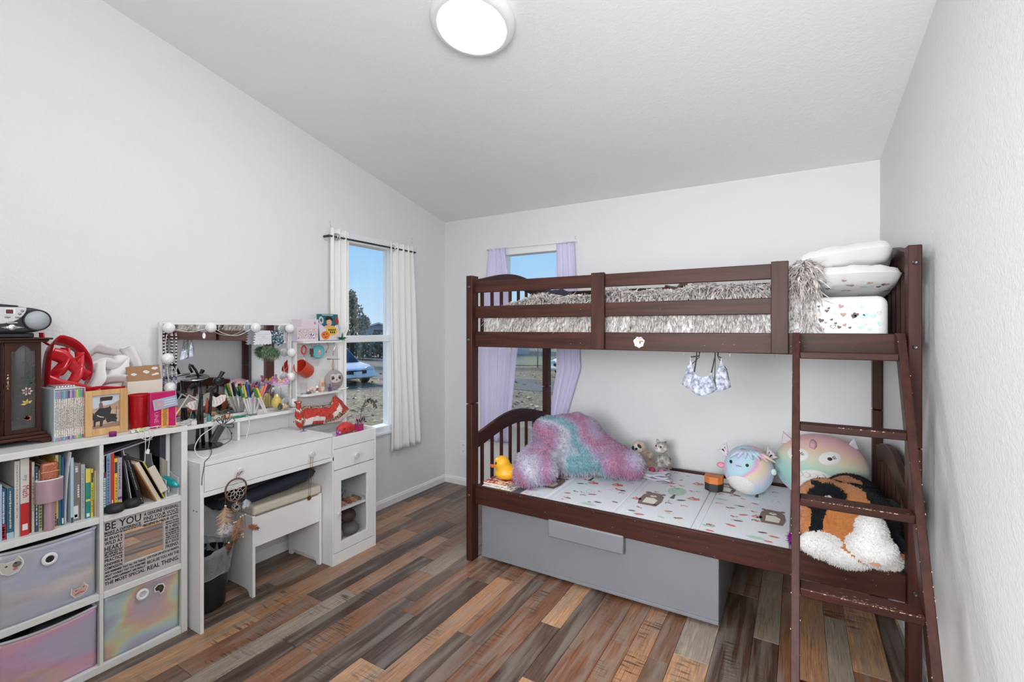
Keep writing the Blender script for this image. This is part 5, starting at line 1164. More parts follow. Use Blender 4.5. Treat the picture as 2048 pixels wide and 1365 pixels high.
for y0, y1, s in ((JY0-.022, JY0+.05, -1), (JY1-.05, JY1+.022, 1)):
    ya, yb = (y1, y0) if s > 0 else (y0, y1)
    P = [(ya,.9497),(yb,.9497),(yb+.004*s*-1,.931)] if False else None
    yo, yi = (y1, y0) if s > 0 else (y0, y1)
    pts = [(yi,.9497),(yo,.9497),(yo+.003*s,.938),(yo-.002*s,.9307),(yo-.028*s,.9307),(yo-.032*s,.940),(yi+.012*s,.9445)]
    for xa, xb in ((JX1-.004, JX1+.018), (JX0+.002, JX0+.02)): MB().prism(pts, 'x', xa, xb).build('foot', M_BEDY, jb, bevel=.002)
def jdoor(y0, y1):
    """arched glass door: frame with a shaped opening, pane, mirror back"""
    a0, a1, zb, zt = y0+.018, y1-.014, .990, 1.305; zs = 1.283; n = 16
    arch_ = [(a0, zb)] + [(a0, zs)]
    for i in range(n+1):
        u = i/n; e = .012
        arch_.append((a0+e+(a1-a0-2*e)*u, zs+(zt-zs)*math.sin(PI*u)**.8))
    arch_ += [(a1, zs), (a1, zb)]
    outer = [(y0,.9755),(y0,zs)]+[(y0+(y1-y0)*(i/n), 1.3155) for i in range(n+1)]+[(y1,zs),(y1,.9755)]
    k = len(arch_); q = MB(); xf0, xb0 = JX1, JX1-.010
    q.v = [(xf0,*p) for p in outer]+[(xf0,*p) for p in arch_]+[(xb0,*p) for p in outer]+[(xb0,*p) for p in arch_]
    for i in range(k):
        j = (i+1) % k; q.f += [(i,j,k+j,k+i), (2*k+i,3*k+i,3*k+j,2*k+j), (k+i,k+j,3*k+j,3*k+i), (i,2*k+i,2*k+j,j)]
    q.m = [0]*len(q.f); d = q.build('door', M_BEDZ, jb); 
    q = MB(); q.prism(arch_, 'x', JX1-.0075, JX1-.0055); q.build('glass_pane', M_GLASS, d); return d
d1 = jdoor(.549, .648); d2 = jdoor(.350, .451)
MB().box(JX0+.0065, JX0+.008, .550, .642, .983, 1.317).build('mirror_back', mat('jewel_mirror', (.55,.54,.56), .06, 1.), jb)
# painted flowers on the pane
q = MB(); PX = JX1-.0052; FL = [mat('paint_green', rgb(52,74,58), .5), mat('paint_pink', rgb(206,176,176), .5), mat('paint_yellow', rgb(200,180,90), .5), mat('paint_red', rgb(196,90,96), .5)]
def lf(y, z, l, w, a, k): ca, sa = math.cos(a), math.sin(a); q.poly([(PX, y+l*(t*ca)-w*s*sa, z+l*t*sa+w*s*ca) for t, s in ((0,0),(.4,-1),(1,0),(.4,1))], k)
for y, z, l, w, a in ((.612,1.235,.014,.004,2.6),(.620,1.222,.018,.004,.6),(.614,1.185,.018,.005,1.5),(.612,1.176,.020,.004,2.9),(.616,1.176,.022,.004,.3),(.612,1.166,.018,.005,-.3),(.618,1.152,.014,.007,1.1),(.628,1.150,.016,.006,.9),(.603,1.140,.016,.005,2.7),(.600,1.128,.018,.005,3.4),(.622,1.118,.016,.004,-.4),(.604,1.118,.012,.004,-2.4),(.624,1.062,.010,.004,-.8),(.616,1.040,.012,.005,-2.8),(.590,1.030,.012,.005,2.6)): lf(y, z, l, w, a, 0)
for i in range(7): a = i*2*PI/7; lf(.610, 1.131, .017, .006, a, 1)
for i in range(4): a = i*.9-.6+1.2; lf(.610, 1.085, .018, .005, a, 2)
for i in range(4): lf(.600, 1.030, .024, .006, -.35+.2*i, 3)
q.tube([(PX,.612,1.24),(PX,.617,1.17),(PX,.612,1.13),(PX,.614,1.08),(PX,.612,1.03)], .0008, 4, 0)
tag(q.build('painted_flowers', FL, d1), kind='stuff')
hp = MB(); 
for z, r in ((1.196,.004),(1.184,.006),(1.170,.005),(1.156,.006),(1.146,.004)): hp.ell((JX1+.002,.557,z), (.003,r*.8,r), 10, 8)
hp.ell((JX1+.004,.557,1.165), (.004,.003,.012), 8, 8); hp.build('door_handle', mat('aged_brass', rgb(170,156,124), .3, .9), d1, smooth=180)
for i, (z0, z1) in enumerate(((1.138,1.315), (1.086,1.132), (1.032,1.080), (.978,1.026))):
    o = bx('drawer', M_BEDY, jb, JX1-.020, JX1-.001, .4605, .5395, z0, z1, .003); MB().ell((JX1+.004,.50,(z0+z1)/2), .006, 10, 8).build('knob', mat('aged_brass', (0,0,0)), o, smooth=180)
# boombox
bb = thing('boombox', 'black and silver portable boombox standing on the jewelry box', 'radio', (-2.57, .53, 1.334))
BX_, BZ = -2.488, 1.3345
ol_ = []
for i in range(28):
    a = 2*PI*i/28; c, s = math.cos(a), math.sin(a); ol_.append((.532+.136*math.copysign(abs(c)**.55, c), BZ+.066+.050*math.copysign(abs(s)**.6, s)))
MB().prism(ol_, 'x', -2.655, BX_).build('body', mat('boombox_black', rgb(38,40,44), .35), bb, bevel=.010, bseg=3, smooth=50)
MB().box(-2.65,-2.50,.435,.629,BZ,BZ+.0175).build('base', M_BLACK, bb, bevel=.004)
for y in (.633, .431):
    s = MB().lathe([(0,.0),(.032,.0),(.036,.004),(.037,.007),(.040,.007),(.041,0)], (BX_+.002,y,BZ+.066), 32, Ry(PI/2)).build('speaker_ring', M_BLACK, bb, smooth=40)
    q = MB(); q.lathe([(.0355,.0045),(.028,.0095),(.015,.0125),(0,.0135)], (BX_+.002,y,BZ+.066), 32, Ry(PI/2), caps=False); q.build('speaker_grille', mat('grille_silver', rgb(168,172,178), .45, .5, bump=(500,.6,.002)), s, smooth=180)
pts = [(.532+.072*math.cos(a), BZ+.113-.062*abs(math.sin(a))) for a in [PI*i/20 for i in range(21)]]
MB().prism(pts, 'x', BX_+.001, BX_+.006).build('control_panel', mat('panel_silver', rgb(206,206,208), .3, .4), bb, bevel=.002, smooth=40)
pm_ = MB().box(BX_+.0065, BX_+.008, .545, .573, BZ+.086, BZ+.108).build('display_bezel', M_TRIM, bb, bevel=.001); MB().box(BX_+.0081, BX_+.0086, .548, .567, BZ+.089, BZ+.104).build('display', mat('display_red', rgb(96,34,38), .2), pm_)
q = [(.553,.076),(.580,.076),(.592,.100),(.585,.089),(.520,.090),(.505,.076)]
for i, (y, z) in enumerate(q): MB().ell((BX_+.007,y,BZ+z), (.002,.008 if i < 2 else .005,.0035 if i < 2 else .005), 12, 6).build('button', mat('button_silver', rgb(150,152,156), .25, .6), bb, smooth=180)
MB().ell((BX_+.006,.565,BZ+.055), (.003,.018,.005), 14, 6).build('badge', mat('button_silver', (0,0,0)), bb, smooth=180)
MB().prism([(.535,BZ+.038),(.560,BZ+.046),(.600,BZ+.038),(.560,BZ+.030)], 'x', BX_+.001, BX_+.005).build('dial_plate', mat('button_silver', (0,0,0)), bb, bevel=.001)
MB().lathe([(0,0),(.011,0),(.011,.007),(.008,.009),(0,.009)], (BX_+.004,.563,BZ+.038), 20, Ry(PI/2)).build('dial', M_CHROME, bb, smooth=40)
MB().tube([(-2.57,.60,BZ+.117),(-2.57,.55,BZ+.121),(-2.57,.47,BZ+.119)], .006, 8).build('carry_handle', M_BLACK, bb, smooth=180)
# red and white gift wrap heap
M_RED = mat('red_satin', rgb(200,34,46), .25, .1, coat=.3); M_TIS = cloth_mat('white_tissue', (.90,.88,.87), .15)
rw = thing('gift_wrap', 'glossy red foil gift bow with cut-out slots behind the book box', 'gift wrap', (-2.60, .76, TZ))
def strip(pts, wv, m, name, par, n=24):
    P = [Vector(p) for p in pts]
    def at(t):
        t *= len(P)-1; i = min(int(t), len(P)-2); f = t-i; p0, p1, p2, p3 = P[max(0,i-1)], P[i], P[i+1], P[min(len(P)-1,i+2)]
        return .5*((2*p1)+(p2-p0)*f+(2*p0-5*p1+4*p2-p3)*f*f+(3*p1-p0-3*p2+p3)*f*f*f)
    wv = Vector(wv); return MB().grid(lambda u, v: tuple(at(u)+wv*(v-.5)*(1+.15*math.sin(6*u))), n, 3).build(name, m, par, solid=.001, smooth=180)
strip([(-2.60,.690,1.06),(-2.61,.692,1.20),(-2.60,.705,1.31),(-2.60,.745,1.317),(-2.60,.79,1.285),(-2.60,.823,1.22),(-2.60,.822,1.15),(-2.60,.80,1.11)], (.05,.012,.035), M_RED, 'foil_loop', rw)
strip([(-2.585,.692,1.16),(-2.575,.73,1.135),(-2.57,.78,1.12),(-2.565,.825,1.10),(-2.56,.85,1.09)], (.02,0,.045), M_RED, 'foil_loop', rw)
strip([(-2.585,.70,1.27),(-2.575,.735,1.25),(-2.575,.775,1.20),(-2.58,.815,1.165)], (.02,.02,.04), M_RED, 'foil_strip', rw)
strip([(-2.59,.70,1.19),(-2.57,.735,1.195),(-2.57,.765,1.235),(-2.585,.80,1.25)], (.02,0,.03), M_RED, 'foil_strip', rw)
strip([(-2.60,.70,1.15),(-2.585,.72,1.20),(-2.58,.74,1.24),(-2.59,.745,1.29)], (.03,.025,0), M_RED, 'foil_strip', rw)
strip([(-2.585,.755,1.13),(-2.575,.775,1.17),(-2.575,.785,1.22),(-2.59,.79,1.27)], (.02,.03,0), M_RED, 'foil_strip', rw)
strip([(-2.60,.675,1.352),(-2.60,.68,1.32),(-2.60,.70,1.30)], (.01,.012,0), M_RED, 'foil_strip', rw)
strip([(-2.58,.80,1.10),(-2.56,.84,1.105),(-2.555,.89,1.10),(-2.56,.93,1.10),(-2.575,.955,1.11)], (.03,0,.035), M_RED, 'foil_strip', rw)
MB().box(-2.66,-2.56,.69,.90,TZ,1.075).build('bag_base', mat('red_paper', rgb(172,30,40), .5), rw, bevel=.006)
wp = thing('tissue_paper', 'crumpled white tissue paper heap behind the photo frame', 'tissue paper', (-2.60, .90, 1.08))
strip([(-2.60,.825,1.255),(-2.59,.85,1.285),(-2.585,.88,1.275),(-2.59,.925,1.265)], (.04,0,.045), M_TIS, 'tissue_strip', wp)
strip([(-2.60,.925,1.275),(-2.59,.945,1.285),(-2.58,.965,1.25),(-2.575,.985,1.20),(-2.58,.99,1.15)], (.04,.035,.01), M_TIS, 'tissue_strip', wp)
strip([(-2.60,.83,1.20),(-2.58,.87,1.215),(-2.575,.92,1.205),(-2.59,.955,1.225)], (.03,0,.05), M_TIS, 'tissue_strip', wp)
strip([(-2.575,.845,1.14),(-2.56,.89,1.15),(-2.555,.94,1.145),(-2.56,.975,1.13)], (.03,0,.04), M_TIS, 'tissue_strip', wp)
strip([(-2.56,.83,1.12),(-2.55,.845,1.155),(-2.56,.85,1.195),(-2.58,.86,1.235)], (.03,.03,0), M_TIS, 'tissue_strip', wp)
strip([(-2.59,.89,1.08),(-2.58,.90,1.14),(-2.58,.93,1.20),(-2.60,.94,1.25)], (.02,.06,0), M_TIS, 'tissue_strip', wp)
MB().box(-2.66,-2.60,.905,.93,TZ,1.12).build('bag_base', M_TIS, wp, bevel=.008)
# slip-cased set of slim books
bs = thing('book_box', 'boxed set of slim books with dotted white spines and coloured bands', 'book set', (-2.54, .722, TZ))
BSX = -2.466; q = MB(); y0, y1, z1 = .677, .768, 1.130
q.box(-2.62,BSX+.002,y0-.002,y0,TZ,z1).box(-2.62,BSX+.002,y1,y1+.002,TZ,z1).box(-2.62,BSX+.002,y0-.002,y1+.002,z1,z1+.002).box(-2.622,-2.62,y0-.002,y1+.002,TZ,z1+.002)
q.build('slipcase', mat('slip_case', rgb(206,216,220), .4), bs)
BC = [rgb(120,170,190), rgb(160,140,176), rgb(176,130,160), rgb(80,150,164), rgb(110,180,190), rgb(150,120,156), rgb(60,86,120), rgb(190,160,190), rgb(120,110,160), rgb(170,140,170), rgb(196,206,80), rgb(110,180,110), rgb(86,160,180), rgb(180,70,100)]
M_DOTS = floral_mat('dotted_spine', [rgb(222,218,212), rgb(224,222,218), rgb(218,214,210), rgb(200,160,140), rgb(222,220,214), rgb(150,150,150), rgb(226,222,218)], 420)
n = 14; w = (y1-y0)/n
for i in range(n):
    a = y0+w*i+.0004; b_ = y0+w*(i+1)-.0004; hh = z1-.003
    bk_ = MB().box(-2.615,BSX-.0008*(i % 3),a,b_,TZ+.0005,hh).build('slim_book', M_DOTS, bs, bevel=.0008, bseg=1)
    xx = BSX-.0008*(i % 3)
    for za, zb in ((hh-.033, hh-.003), (TZ+.002, TZ+.014)): MB().box(xx+.0001,xx+.0004,a,b_,za,zb).build('colour_band', mat('band_%d' % i, BC[i], .5), bk_)
    q = MB(); r_ = random.Random(i); z = TZ+.045
    while z < hh-.07:
        d = r_.uniform(.004,.012); q.box(xx+.0001,xx+.0004,a+w*.28,b_-w*.28,z,z+d); z += d+.003
    tag(q.build('spine_print', mat('spine_grey', rgb(140,138,138), .6), bk_), kind='stuff')
q = MB(); bt = thing('bead_box', 'flat clear pack of small silver beads lying on the boxed book set', 'beads', (-2.53, .71, 1.1325))
MB().box(-2.58,-2.475,.681,.745,1.1325,1.135).build('tray', M_TRIM, bt, bevel=.001)
for i in range(9):
    for j in range(7): q.ell((-2.573+.0115*i,.687+.0087*j,1.1395), .0046, 7, 5)
tag(q.build('beads', M_CHROME, bt, smooth=180), kind='stuff')
# photo frame
pf = thing('photo_frame', 'light wooden frame with a photo of a rider on a dark horse', 'photo frame', (-2.455, .836, TZ))
M_PINE = wood_mat('pale_wood', rgb(216,178,128), rgb(196,150,98), 'Z', .5, .8, 0.)
fx = -2.452; y0, y1, z0, z1 = .766, .908, TZ+.0005, 1.115; a0, a1, c0, c1 = .789, .881, .959, 1.094
q = MB(); 
for a, b_, c, d in ((y0,a0,z0,z1),(a1,y1,z0,z1),(a0,a1,c1,z1),(a0,a1,z0,c0)): q.box(fx-.016, fx, a, b_, c, d)
q.build('frame', M_PINE, pf, bevel=.0015)
MB().box(fx-.010, fx-.008, a0, a1, c0, c1).build('photo', mat('photo_sky', rgb(196,206,214), .3), pf)
q = MB(); PXX = fx-.0076; PMs = [mat('photo_sand', rgb(196,168,142), .4), mat('photo_hill', rgb(180,150,126), .4), mat('photo_horse', rgb(54,50,52), .4), mat('photo_tack', rgb(196,190,190), .4), mat('photo_rider', rgb(120,96,96), .4), mat('photo_ground', rgb(150,124,108), .4)]
def ph_(pts, k, l=0): q.poly([(PXX+.0002*l, a0+(a1-a0)*y, c0+(c1-c0)*z) for y, z in pts], k)
ph_([(0,0),(1,0),(1,.58),(0,.62)], 0); ph_([(0,.55),(.3,.66),(.7,.70),(1,.80),(1,.52),(0,.55)], 1, 1); ph_([(0,0),(1,0),(1,.14),(0,.10)], 5, 1)
ph_([(.05,.20),(.10,.48),(.28,.62),(.45,.60),(.60,.62),(.66,.66),(.70,.55),(.66,.42),(.50,.40),(.48,.25),(.40,.22),(.36,.05),(.28,.04),(.28,.22),(.14,.20),(.12,.06),(.06,.06)], 2, 2)
ph_([(.48,.40),(.62,.42),(.86,.38),(.92,.24),(.88,.14),(.70,.16),(.55,.14),(.50,.22)], 2, 2); ph_([(.04,.50),(.02,.30),(.06,.24),(.09,.44)], 2, 2)
ph_([(.26,.62),(.25,.74),(.32,.80),(.38,.74),(.40,.62)], 4, 3); ph_([(.27,.80),(.29,.87),(.36,.87),(.37,.80)], 4, 3)
ph_([(.18,.42),(.30,.36),(.42,.34),(.42,.31),(.29,.33),(.17,.39)], 3, 4)
for k in range(4): ph_([(.86,.18+.1*k),(.98,.18+.1*k),(.98,.20+.1*k),(.86,.20+.1*k)], 3, 3)
ph_([(.86,.1),(.88,.1),(.90,.60),(.88,.60)], 2, 3)
tag(q.build('photo_print', PMs, pf), kind='stuff')
MB().obox((-2.485,.836,1.01), (.003,.02,.08), Ry(.35)).build('stand', mat('frame_stand', rgb(70,60,52), .8), pf)
# cardboard box
cdb = thing('cardboard_box', 'open brown cardboard box with torn white labels and a white lower half', 'cardboard box', (-2.58, 1.0, TZ))
M_CARD = mat('corrugated_card', rgb(168,128,94), .8, var=(20, rgb(156,116,82))); M_WCARD = mat('white_cardboard', rgb(222,212,198), .7)
MB().box(-2.655,-2.53,.935,1.070,TZ,1.133).build('lower_box', M_WCARD, cdb, bevel=.002)
MB().obox((-2.545,1.0015,1.167), (.0022,.0645,.0325), Ry(-.18)@Rx(.03)).build('flap', M_CARD, cdb)
MB().obox((-2.640,1.0015,1.165), (.0022,.0645,.030), Ry(.10)).build('flap', M_CARD, cdb)
q = MB(); r_ = random.Random(2)
for cy_2, cz_2, s in ((.962,1.164,.010), (1.010,1.172,.013), (1.044,1.186,.010), (1.050,1.160,.009), (1.040,1.157,.008)):
    q.poly([(-2.5412+.18*(cz_2-1.167)*-1+.0006, cy_2+s*(.7+.6*r_.random())*math.cos(a)*1.1, cz_2+s*.55*(.7+.6*r_.random())*math.sin(a)) for a in [2*PI*i/9 for i in range(9)]])
tag(q.build('torn_labels', mat('torn_paper', (.78,.77,.76), .8), cdb), kind='stuff')
# red tub
rt = thing('plastic_tub', 'translucent red plastic tub below the cardboard box', 'tub', (-2.50, .968, TZ))
M_RT = mat('red_plastic', rgb(196,24,34), .15, trans=.25); q = MB()
q.lathe([(0,0),(.85,0),(.9,.006),(1,.140),(1.06,.142),(1.06,.150),(.97,.150),(.96,.14),(.85,.01)], (0,0,0), 32, caps=False); q.xf(Matrix.Translation((-2.487,.963,TZ)) @ Matrix.Diagonal((.034,.040,1,1))); q.build('body', M_RT, rt, smooth=40)
# magenta notebook with badge and ticket
nb = thing('notebook', 'magenta notebook standing with a badge and an orange ticket clipped to it', 'notebook', (-2.43, 1.026, TZ))
M_MAG = mat('magenta_cover', rgb(190,20,96), .4)
MB().box(-2.434,-2.420,.976,1.077,TZ,1.088).build('cover', M_MAG, nb, bevel=.003, smooth=40)
MB().box(-2.4335,-2.421,.977,1.0775,TZ+.002,1.0865).build('pages', M_PAGE, nb)
tag(text_mb([('UNE', 0, 0, .022, .046)], (-2.4195, .992, 1.000), (0,0,-1), (0,1,0)).build('lettering', mat('silver_print', rgb(206,150,176), .4), nb), kind='stuff')
bdg = thing('badge', 'white round badge with a pale blue holder card in front of the magenta notebook', 'badge', (-2.415, 1.03, 1.01))
MB().obox((-2.416,1.033,1.038), (.0012,.047,.0235), Rx(.14)).build('card_holder', mat('holder_blue', rgb(170,178,200), .2), bdg)
q = MB(); 
for k in range(3): q.obox((-2.4143,1.050,1.049-.010*k+.002), (.0003,.022,.0016), Rx(.14), 0)
q.obox((-2.4143,1.008,1.033), (.0003,.014,.016), Rx(.14), 1); q.ell((-2.414,1.008,1.033), (.0005,.006,.007), 10, 6, None, 2)
tag(q.build('badge_print', [mat('badge_white', rgb(220,222,230), .4), mat('badge_rose', rgb(190,160,172), .4), mat('badge_face', rgb(206,176,160), .4)], bdg), kind='stuff')
tk = thing('ticket_strip', 'orange raffle ticket strip leaning on the magenta notebook', 'ticket', (-2.415, 1.030, TZ))
MB().box(-2.4185,-2.4175,1.018,1.046,TZ,1.013).build('paper', mat('ticket_orange', rgb(222,160,76), .7), tk)
q = MB(); r_ = random.Random(5)
for i in range(13): q.box(-2.4174,-2.4171,1.022+r_.random()*.003,1.042-r_.random()*.004,TZ+.008+i*.0058,TZ+.0105+i*.0058)
tag(q.build('ticket_print', mat('ticket_ink', rgb(96,56,40), .7), tk), kind='stuff')
tn = thing('lip_balm_tin', 'tiny purple tin on the front edge of the shelf top', 'tin', (-2.386, .832, TZ))
MB().lathe([(0,0),(.0125,0),(.0125,.013),(0,.013)], (-2.388,.833,TZ), 20).build('base', mat('purple_tin', rgb(130,40,110), .3, .3), tn, smooth=40); MB().lathe([(.0130,.013),(.0130,.019),(.011,.020),(0,.020)], (-2.388,.833,TZ), 20).build('lid', mat('purple_lid', rgb(150,60,130), .3, .3), tn, smooth=40)
q = MB(); r_ = random.Random(6)
for i in range(7): q.grid(lambda u, v, c=(-2.415+.02*r_.random(), .865+.075*r_.random(), TZ+.004+.006*r_.random()), s=r_.uniform(.010,.016): (c[0]+s*u, c[1]+s*1.6*v, c[2]+.006*math.sin(4*u+3*v)), 4, 4, i % 2)
tag(q.build('sweet_wrapper', [mat('wrap_yellow', rgb(200,206,96), .4), mat('wrap_pale', rgb(222,222,206), .3)], solid=.0004, smooth=180), 'crumpled yellow-green sweet wrapper at the foot of the photo frame', 'wrapper')
tag(MB().grid(lambda u, v: (-2.412+.035*u, 1.028+.055*v+.012*u, TZ+.001+.003*abs(math.sin(5*v+2*u))), 6, 8).build('paper_scrap', mat('orange_paper', rgb(226,186,140), .7), solid=.0006, smooth=180), 'pale orange paper scrap on the shelf corner below the notebook', 'paper')

# ---------------------------------------------------------------- vanity desk
vd = thing('vanity_desk', 'white vanity desk with drawer, hutch shelf and side cabinet by the left wall', 'desk', (-2.49, 1.64, 0))
DX, DBK, DT = -2.29, -2.690, .765
def vb(name, x0, x1, y0, y1, z0, z1, bv=.0012, m=None, par=None): return bx(name, m or M_WHITE, par or vd, x0, x1, y0, y1, z0, z1, bv)
vb('side_panel', DBK, DX, 1.116, 1.132, 0, DT-.0175)
vb('desk_top', DBK, DX, 1.116, 1.822, DT-.017, DT)
vb('rail', DX-.017, DX, 1.1325, 1.8315, .608, .6295)
vb('back_panel', DBK, DBK+.010, 1.1325, 1.8315, .40, DT-.0175)
d = vb('drawer', DX-.018, DX-.0005, 1.1345, 1.8185, .632, DT-.0195); 
vb('drawer_box', DBK+.03, DX-.0185, 1.145, 1.808, .6325, .735, par=d)
def knob(p, y, z, x=DX):
    k = MB().lathe([(0,0),(.006,0),(.006,.010),(.0145,.013),(.0165,.018),(.0145,.023),(0,.0245)], (x, y, z), 12, Ry(PI/2)).build('knob', mat('crystal_knob', (.80,.81,.83), .08, .3, coat=1.), p, smooth=35); return k
knob(d, 1.286, .692); knob(d, 1.678, .684)
# side cabinet
CY0, CY1 = 1.8325, 2.150
vb('side_panel', DBK, DX, 1.8225, CY0, 0, .744); 
MB().prism([(DBK,0),(DX,0),(DX,.728),(DX-.004,.738),(DX-.016,.747),(DX-.03,.749),(DBK,.749)], 'y', CY1-.014, CY1).build('side_panel', M_WHITE, vd, bevel=.001)
vb('cabinet_back', DBK, DBK+.008, CY0, CY1-.0145, .0, .735); vb('cabinet_shelf', DBK+.0085, DX-.02, CY0, CY1-.0145, .535, .548); vb('cabinet_shelf', DBK+.0085, DX-.02, CY0, CY1-.0145, .292, .304)
vb('tray_floor', DBK+.0085, DX-.013, CY0, CY1-.0145, .692, .704); vb('tray_front', DX-.012, DX, CY0, CY1-.0145, .672, .741)
vb('cabinet_bottom', DBK+.0085, DX-.02, CY0, CY1-.0145, .062, .075); vb('plinth', DX-.012, DX, CY0, CY1-.0145, 0, .066)
d = vb('cabinet_drawer', DX-.016, DX-.0005, CY0+.002, CY1-.0165, .550, .669); knob(d, 1.985, .607)
y0, y1, z0, z1 = CY0+.002, CY1-.0165, .070, .545; a0, a1, c0, c1 = 1.884, 2.080, .125, .480
q = MB()
for a, b_, c, e in ((y0,a0,z0,z1),(a1,y1,z0,z1),(a0,a1,c1,z1),(a0,a1,z0,c0)): q.box(DX-.016, DX-.0005, a, b_, c, e)
d = q.build('door', M_WHITE, vd, bevel=.0012)
MB().box(DX-.010, DX-.007, a0, a1, c0, c1).build('glass_pane', M_GLASS, d)
MB().lathe([(0,0),(.005,0),(.005,.008),(.010,.011),(.012,.015),(.010,.019),(0,.020)], (DX,1.860,.295), 12, Ry(PI/2)).build('knob', mat('crystal_knob', (0,0,0)), d, smooth=35)
# hutch: riser shelf, partitions, mirror with bulbs, tower
HX = -2.580
vb('riser_shelf', DBK, HX, 1.116, 1.830, .867, .885)
vb('riser_panel', DBK, HX-.002, 1.116, 1.131, DT+.0003, .8665); vb('riser_panel', DBK, HX-.002, 1.445, 1.459, DT+.0003, .8665); vb('riser_back', DBK, DBK+.006, 1.1315, 1.8145, DT+.0003, .8665)
vb('riser_panel', DBK, HX-.002, 1.815, 1.829, DT+.0003, .8665)
for y in (1.4445, 1.8145):
    for x, z in ((-2.62,.838), (-2.635,.800)):
        MB().lathe([(0,0),(.005,0),(.005,.0012),(0,.0012)], (x, y+.0002, z), 12, Rx(PI/2)).build('screw_cap', mat('screw_grey', rgb(120,120,118), .4, .5), vd)
for x, z in ((-2.32,.545), (-2.345,.545)):
    MB().lathe([(0,0),(.004,0),(.004,.001),(0,.001)], (x, 1.1159, z), 12, Rx(PI/2)).build('screw_cap', mat('screw_grey', (0,0,0)), vd)
fm = MB(); y0, y1, z0, z1 = 1.118, 1.826, .8855, 1.400
for a, b_, c, e in ((y0,y0+.012,z0,z1),(y1-.012,y1,z0,z1),(y0+.012,y1-.012,z1-.012,z1),(y0+.012,y1-.012,z0,z0+.012)): fm.box(DBK, DBK+.018, a, b_, c, e)
mf = fm.build('mirror_frame', M_WHITE, vd, bevel=.001)
MB().box(DBK+.002, DBK+.010, y0+.012, y1-.012, z0+.012, z1-.012).build('mirror', mat('mirror_glass', (0,0,0)), mf)
# tower
vb('tower_back', DBK, DBK+.008, 1.8305, 2.165, .7505, 1.36); MB().prism([(1.8305,1.3601),(2.165,1.3601),(2.165,1.385),(2.160,1.397),(2.148,1.403),(1.8305,1.403)], 'x', DBK, DBK+.008).build('tower_back', M_WHITE, vd)
vb('tower_side', DBK+.0085, DBK+.050, 1.8305, 1.842, .886, 1.400)
def rshelf(z0, z1, y1, yr):
    r = .03; pts = [(DBK+.0085,1.8425),(HX-r if yr else HX,1.8425)]
    if yr: pts += [(HX-r+r*math.sin(a), 1.8425+r-r*math.cos(a)) for a in [PI/2*i/6 for i in range(1,7)]]
    pts += [(HX,y1-r)]+[(HX-r+r*math.cos(a), y1-r+r*math.sin(a)) for a in [PI/2*i/6 for i in range(1,7)]]+[(DBK+.0085,y1)]
    MB().prism(pts, 'z', z0, z1).build('tower_shelf', M_WHITE, vd, bevel=.001, smooth=30)
rshelf(1.277, 1.289, 2.150, False); rshelf(.950, .963, 2.150, True)

# string of bulbs around the mirror
lb = thing('bulb_string', 'string of round white vanity bulbs around the mirror', 'light string', (-2.66, 1.47, 1.0))
M_BULB = mat('bulb_glass', (.84,.84,.84), .18, coat=.5)
BP = [(1.146,1.372),(1.141,1.221),(1.152,1.078),(1.342,1.374),(1.583,1.374),(1.795,1.369),(1.808,1.221),(1.803,1.075),(1.818,.915)]
for y, z in BP:
    MB().ell((-2.645,y,z), (.024,.027,.027), 20, 14).build('bulb', M_BULB, lb, smooth=180); MB().lathe([(0,0),(.012,0),(.012,.016),(0,.016)], (-2.6715,y,z), 14, Ry(PI/2)).build('bulb_base', M_TRIM, lb, smooth=40)
cable('cord', lb, [(-2.655,1.141,1.34),(-2.66,1.137,1.28),(-2.655,1.141,1.22),(-2.66,1.147,1.15),(-2.655,1.152,1.09)], .0018, M_CABLE)
cable('cord', lb, [(-2.655,1.16,1.37),(-2.65,1.205,1.358),(-2.65,1.26,1.352),(-2.655,1.33,1.37)], .0016, M_CABLE)
cable('cord', lb, [(-2.655,1.36,1.37),(-2.65,1.42,1.338),(-2.65,1.49,1.332),(-2.655,1.57,1.37)], .0016, M_CABLE)
cable('cord', lb, [(-2.655,1.795,1.35),(-2.655,1.790,1.30),(-2.655,1.80,1.24),(-2.655,1.795,1.15),(-2.655,1.80,1.08)], .0016, M_CABLE)
cable('cord', lb, [(-2.655,1.805,1.35),(-2.655,1.812,1.29),(-2.655,1.81,1.24)], .0016, M_CABLE)
# bead strings at the left edge of the mirror
M_BB = mat('bead_black', (.015,.015,.017), .25); M_BW = mat('bead_white', (.78,.77,.76), .3); M_BP = mat('bead_purple', rgb(78,50,104), .3); M_BC = mat('bead_clear', rgb(196,196,202), .1, .3)
for i, (y0, zt_, n, lab) in enumerate(((1.128,1.395,56,'beaded necklace along the left edge of the mirror frame'), (1.164,1.335,44,'beaded necklace hanging second from the mirror edge'), (1.182,1.335,44,'beaded necklace hanging farthest from the mirror edge'))):
    o = thing('necklace', lab, 'necklace', (-2.655, y0, .95), 0, 'bead strings on the mirror'); q = MB()
    z = zt_
    for k in range(n):
        zz = zt_-.0078*k
        if zz < .95: break
        f = (zt_-zz)/.40; c = (0 if k % 2 else 1) if f < .38 else (3 if k % 3 else 1) if f < .52 else 2 if f < .56 else (3 if k % 2 else 1) if f < .66 else 2 if f < .82 else 3
        q.ell((-2.654,y0+.001*math.sin(k*1.3),zz), (.0042,.0048,.0036), 8, 5, None, c)
    tag(q.build('beads', [M_BB, M_BW, M_BP, M_BC], o, smooth=180), kind='stuff')
    MB().tube([(-2.656,y0,zt_+.006),(-2.660,y0+.004,zt_+.012),(-2.672,y0,zt_+.004)], .001, 5).build('thread', M_CABLE, o)
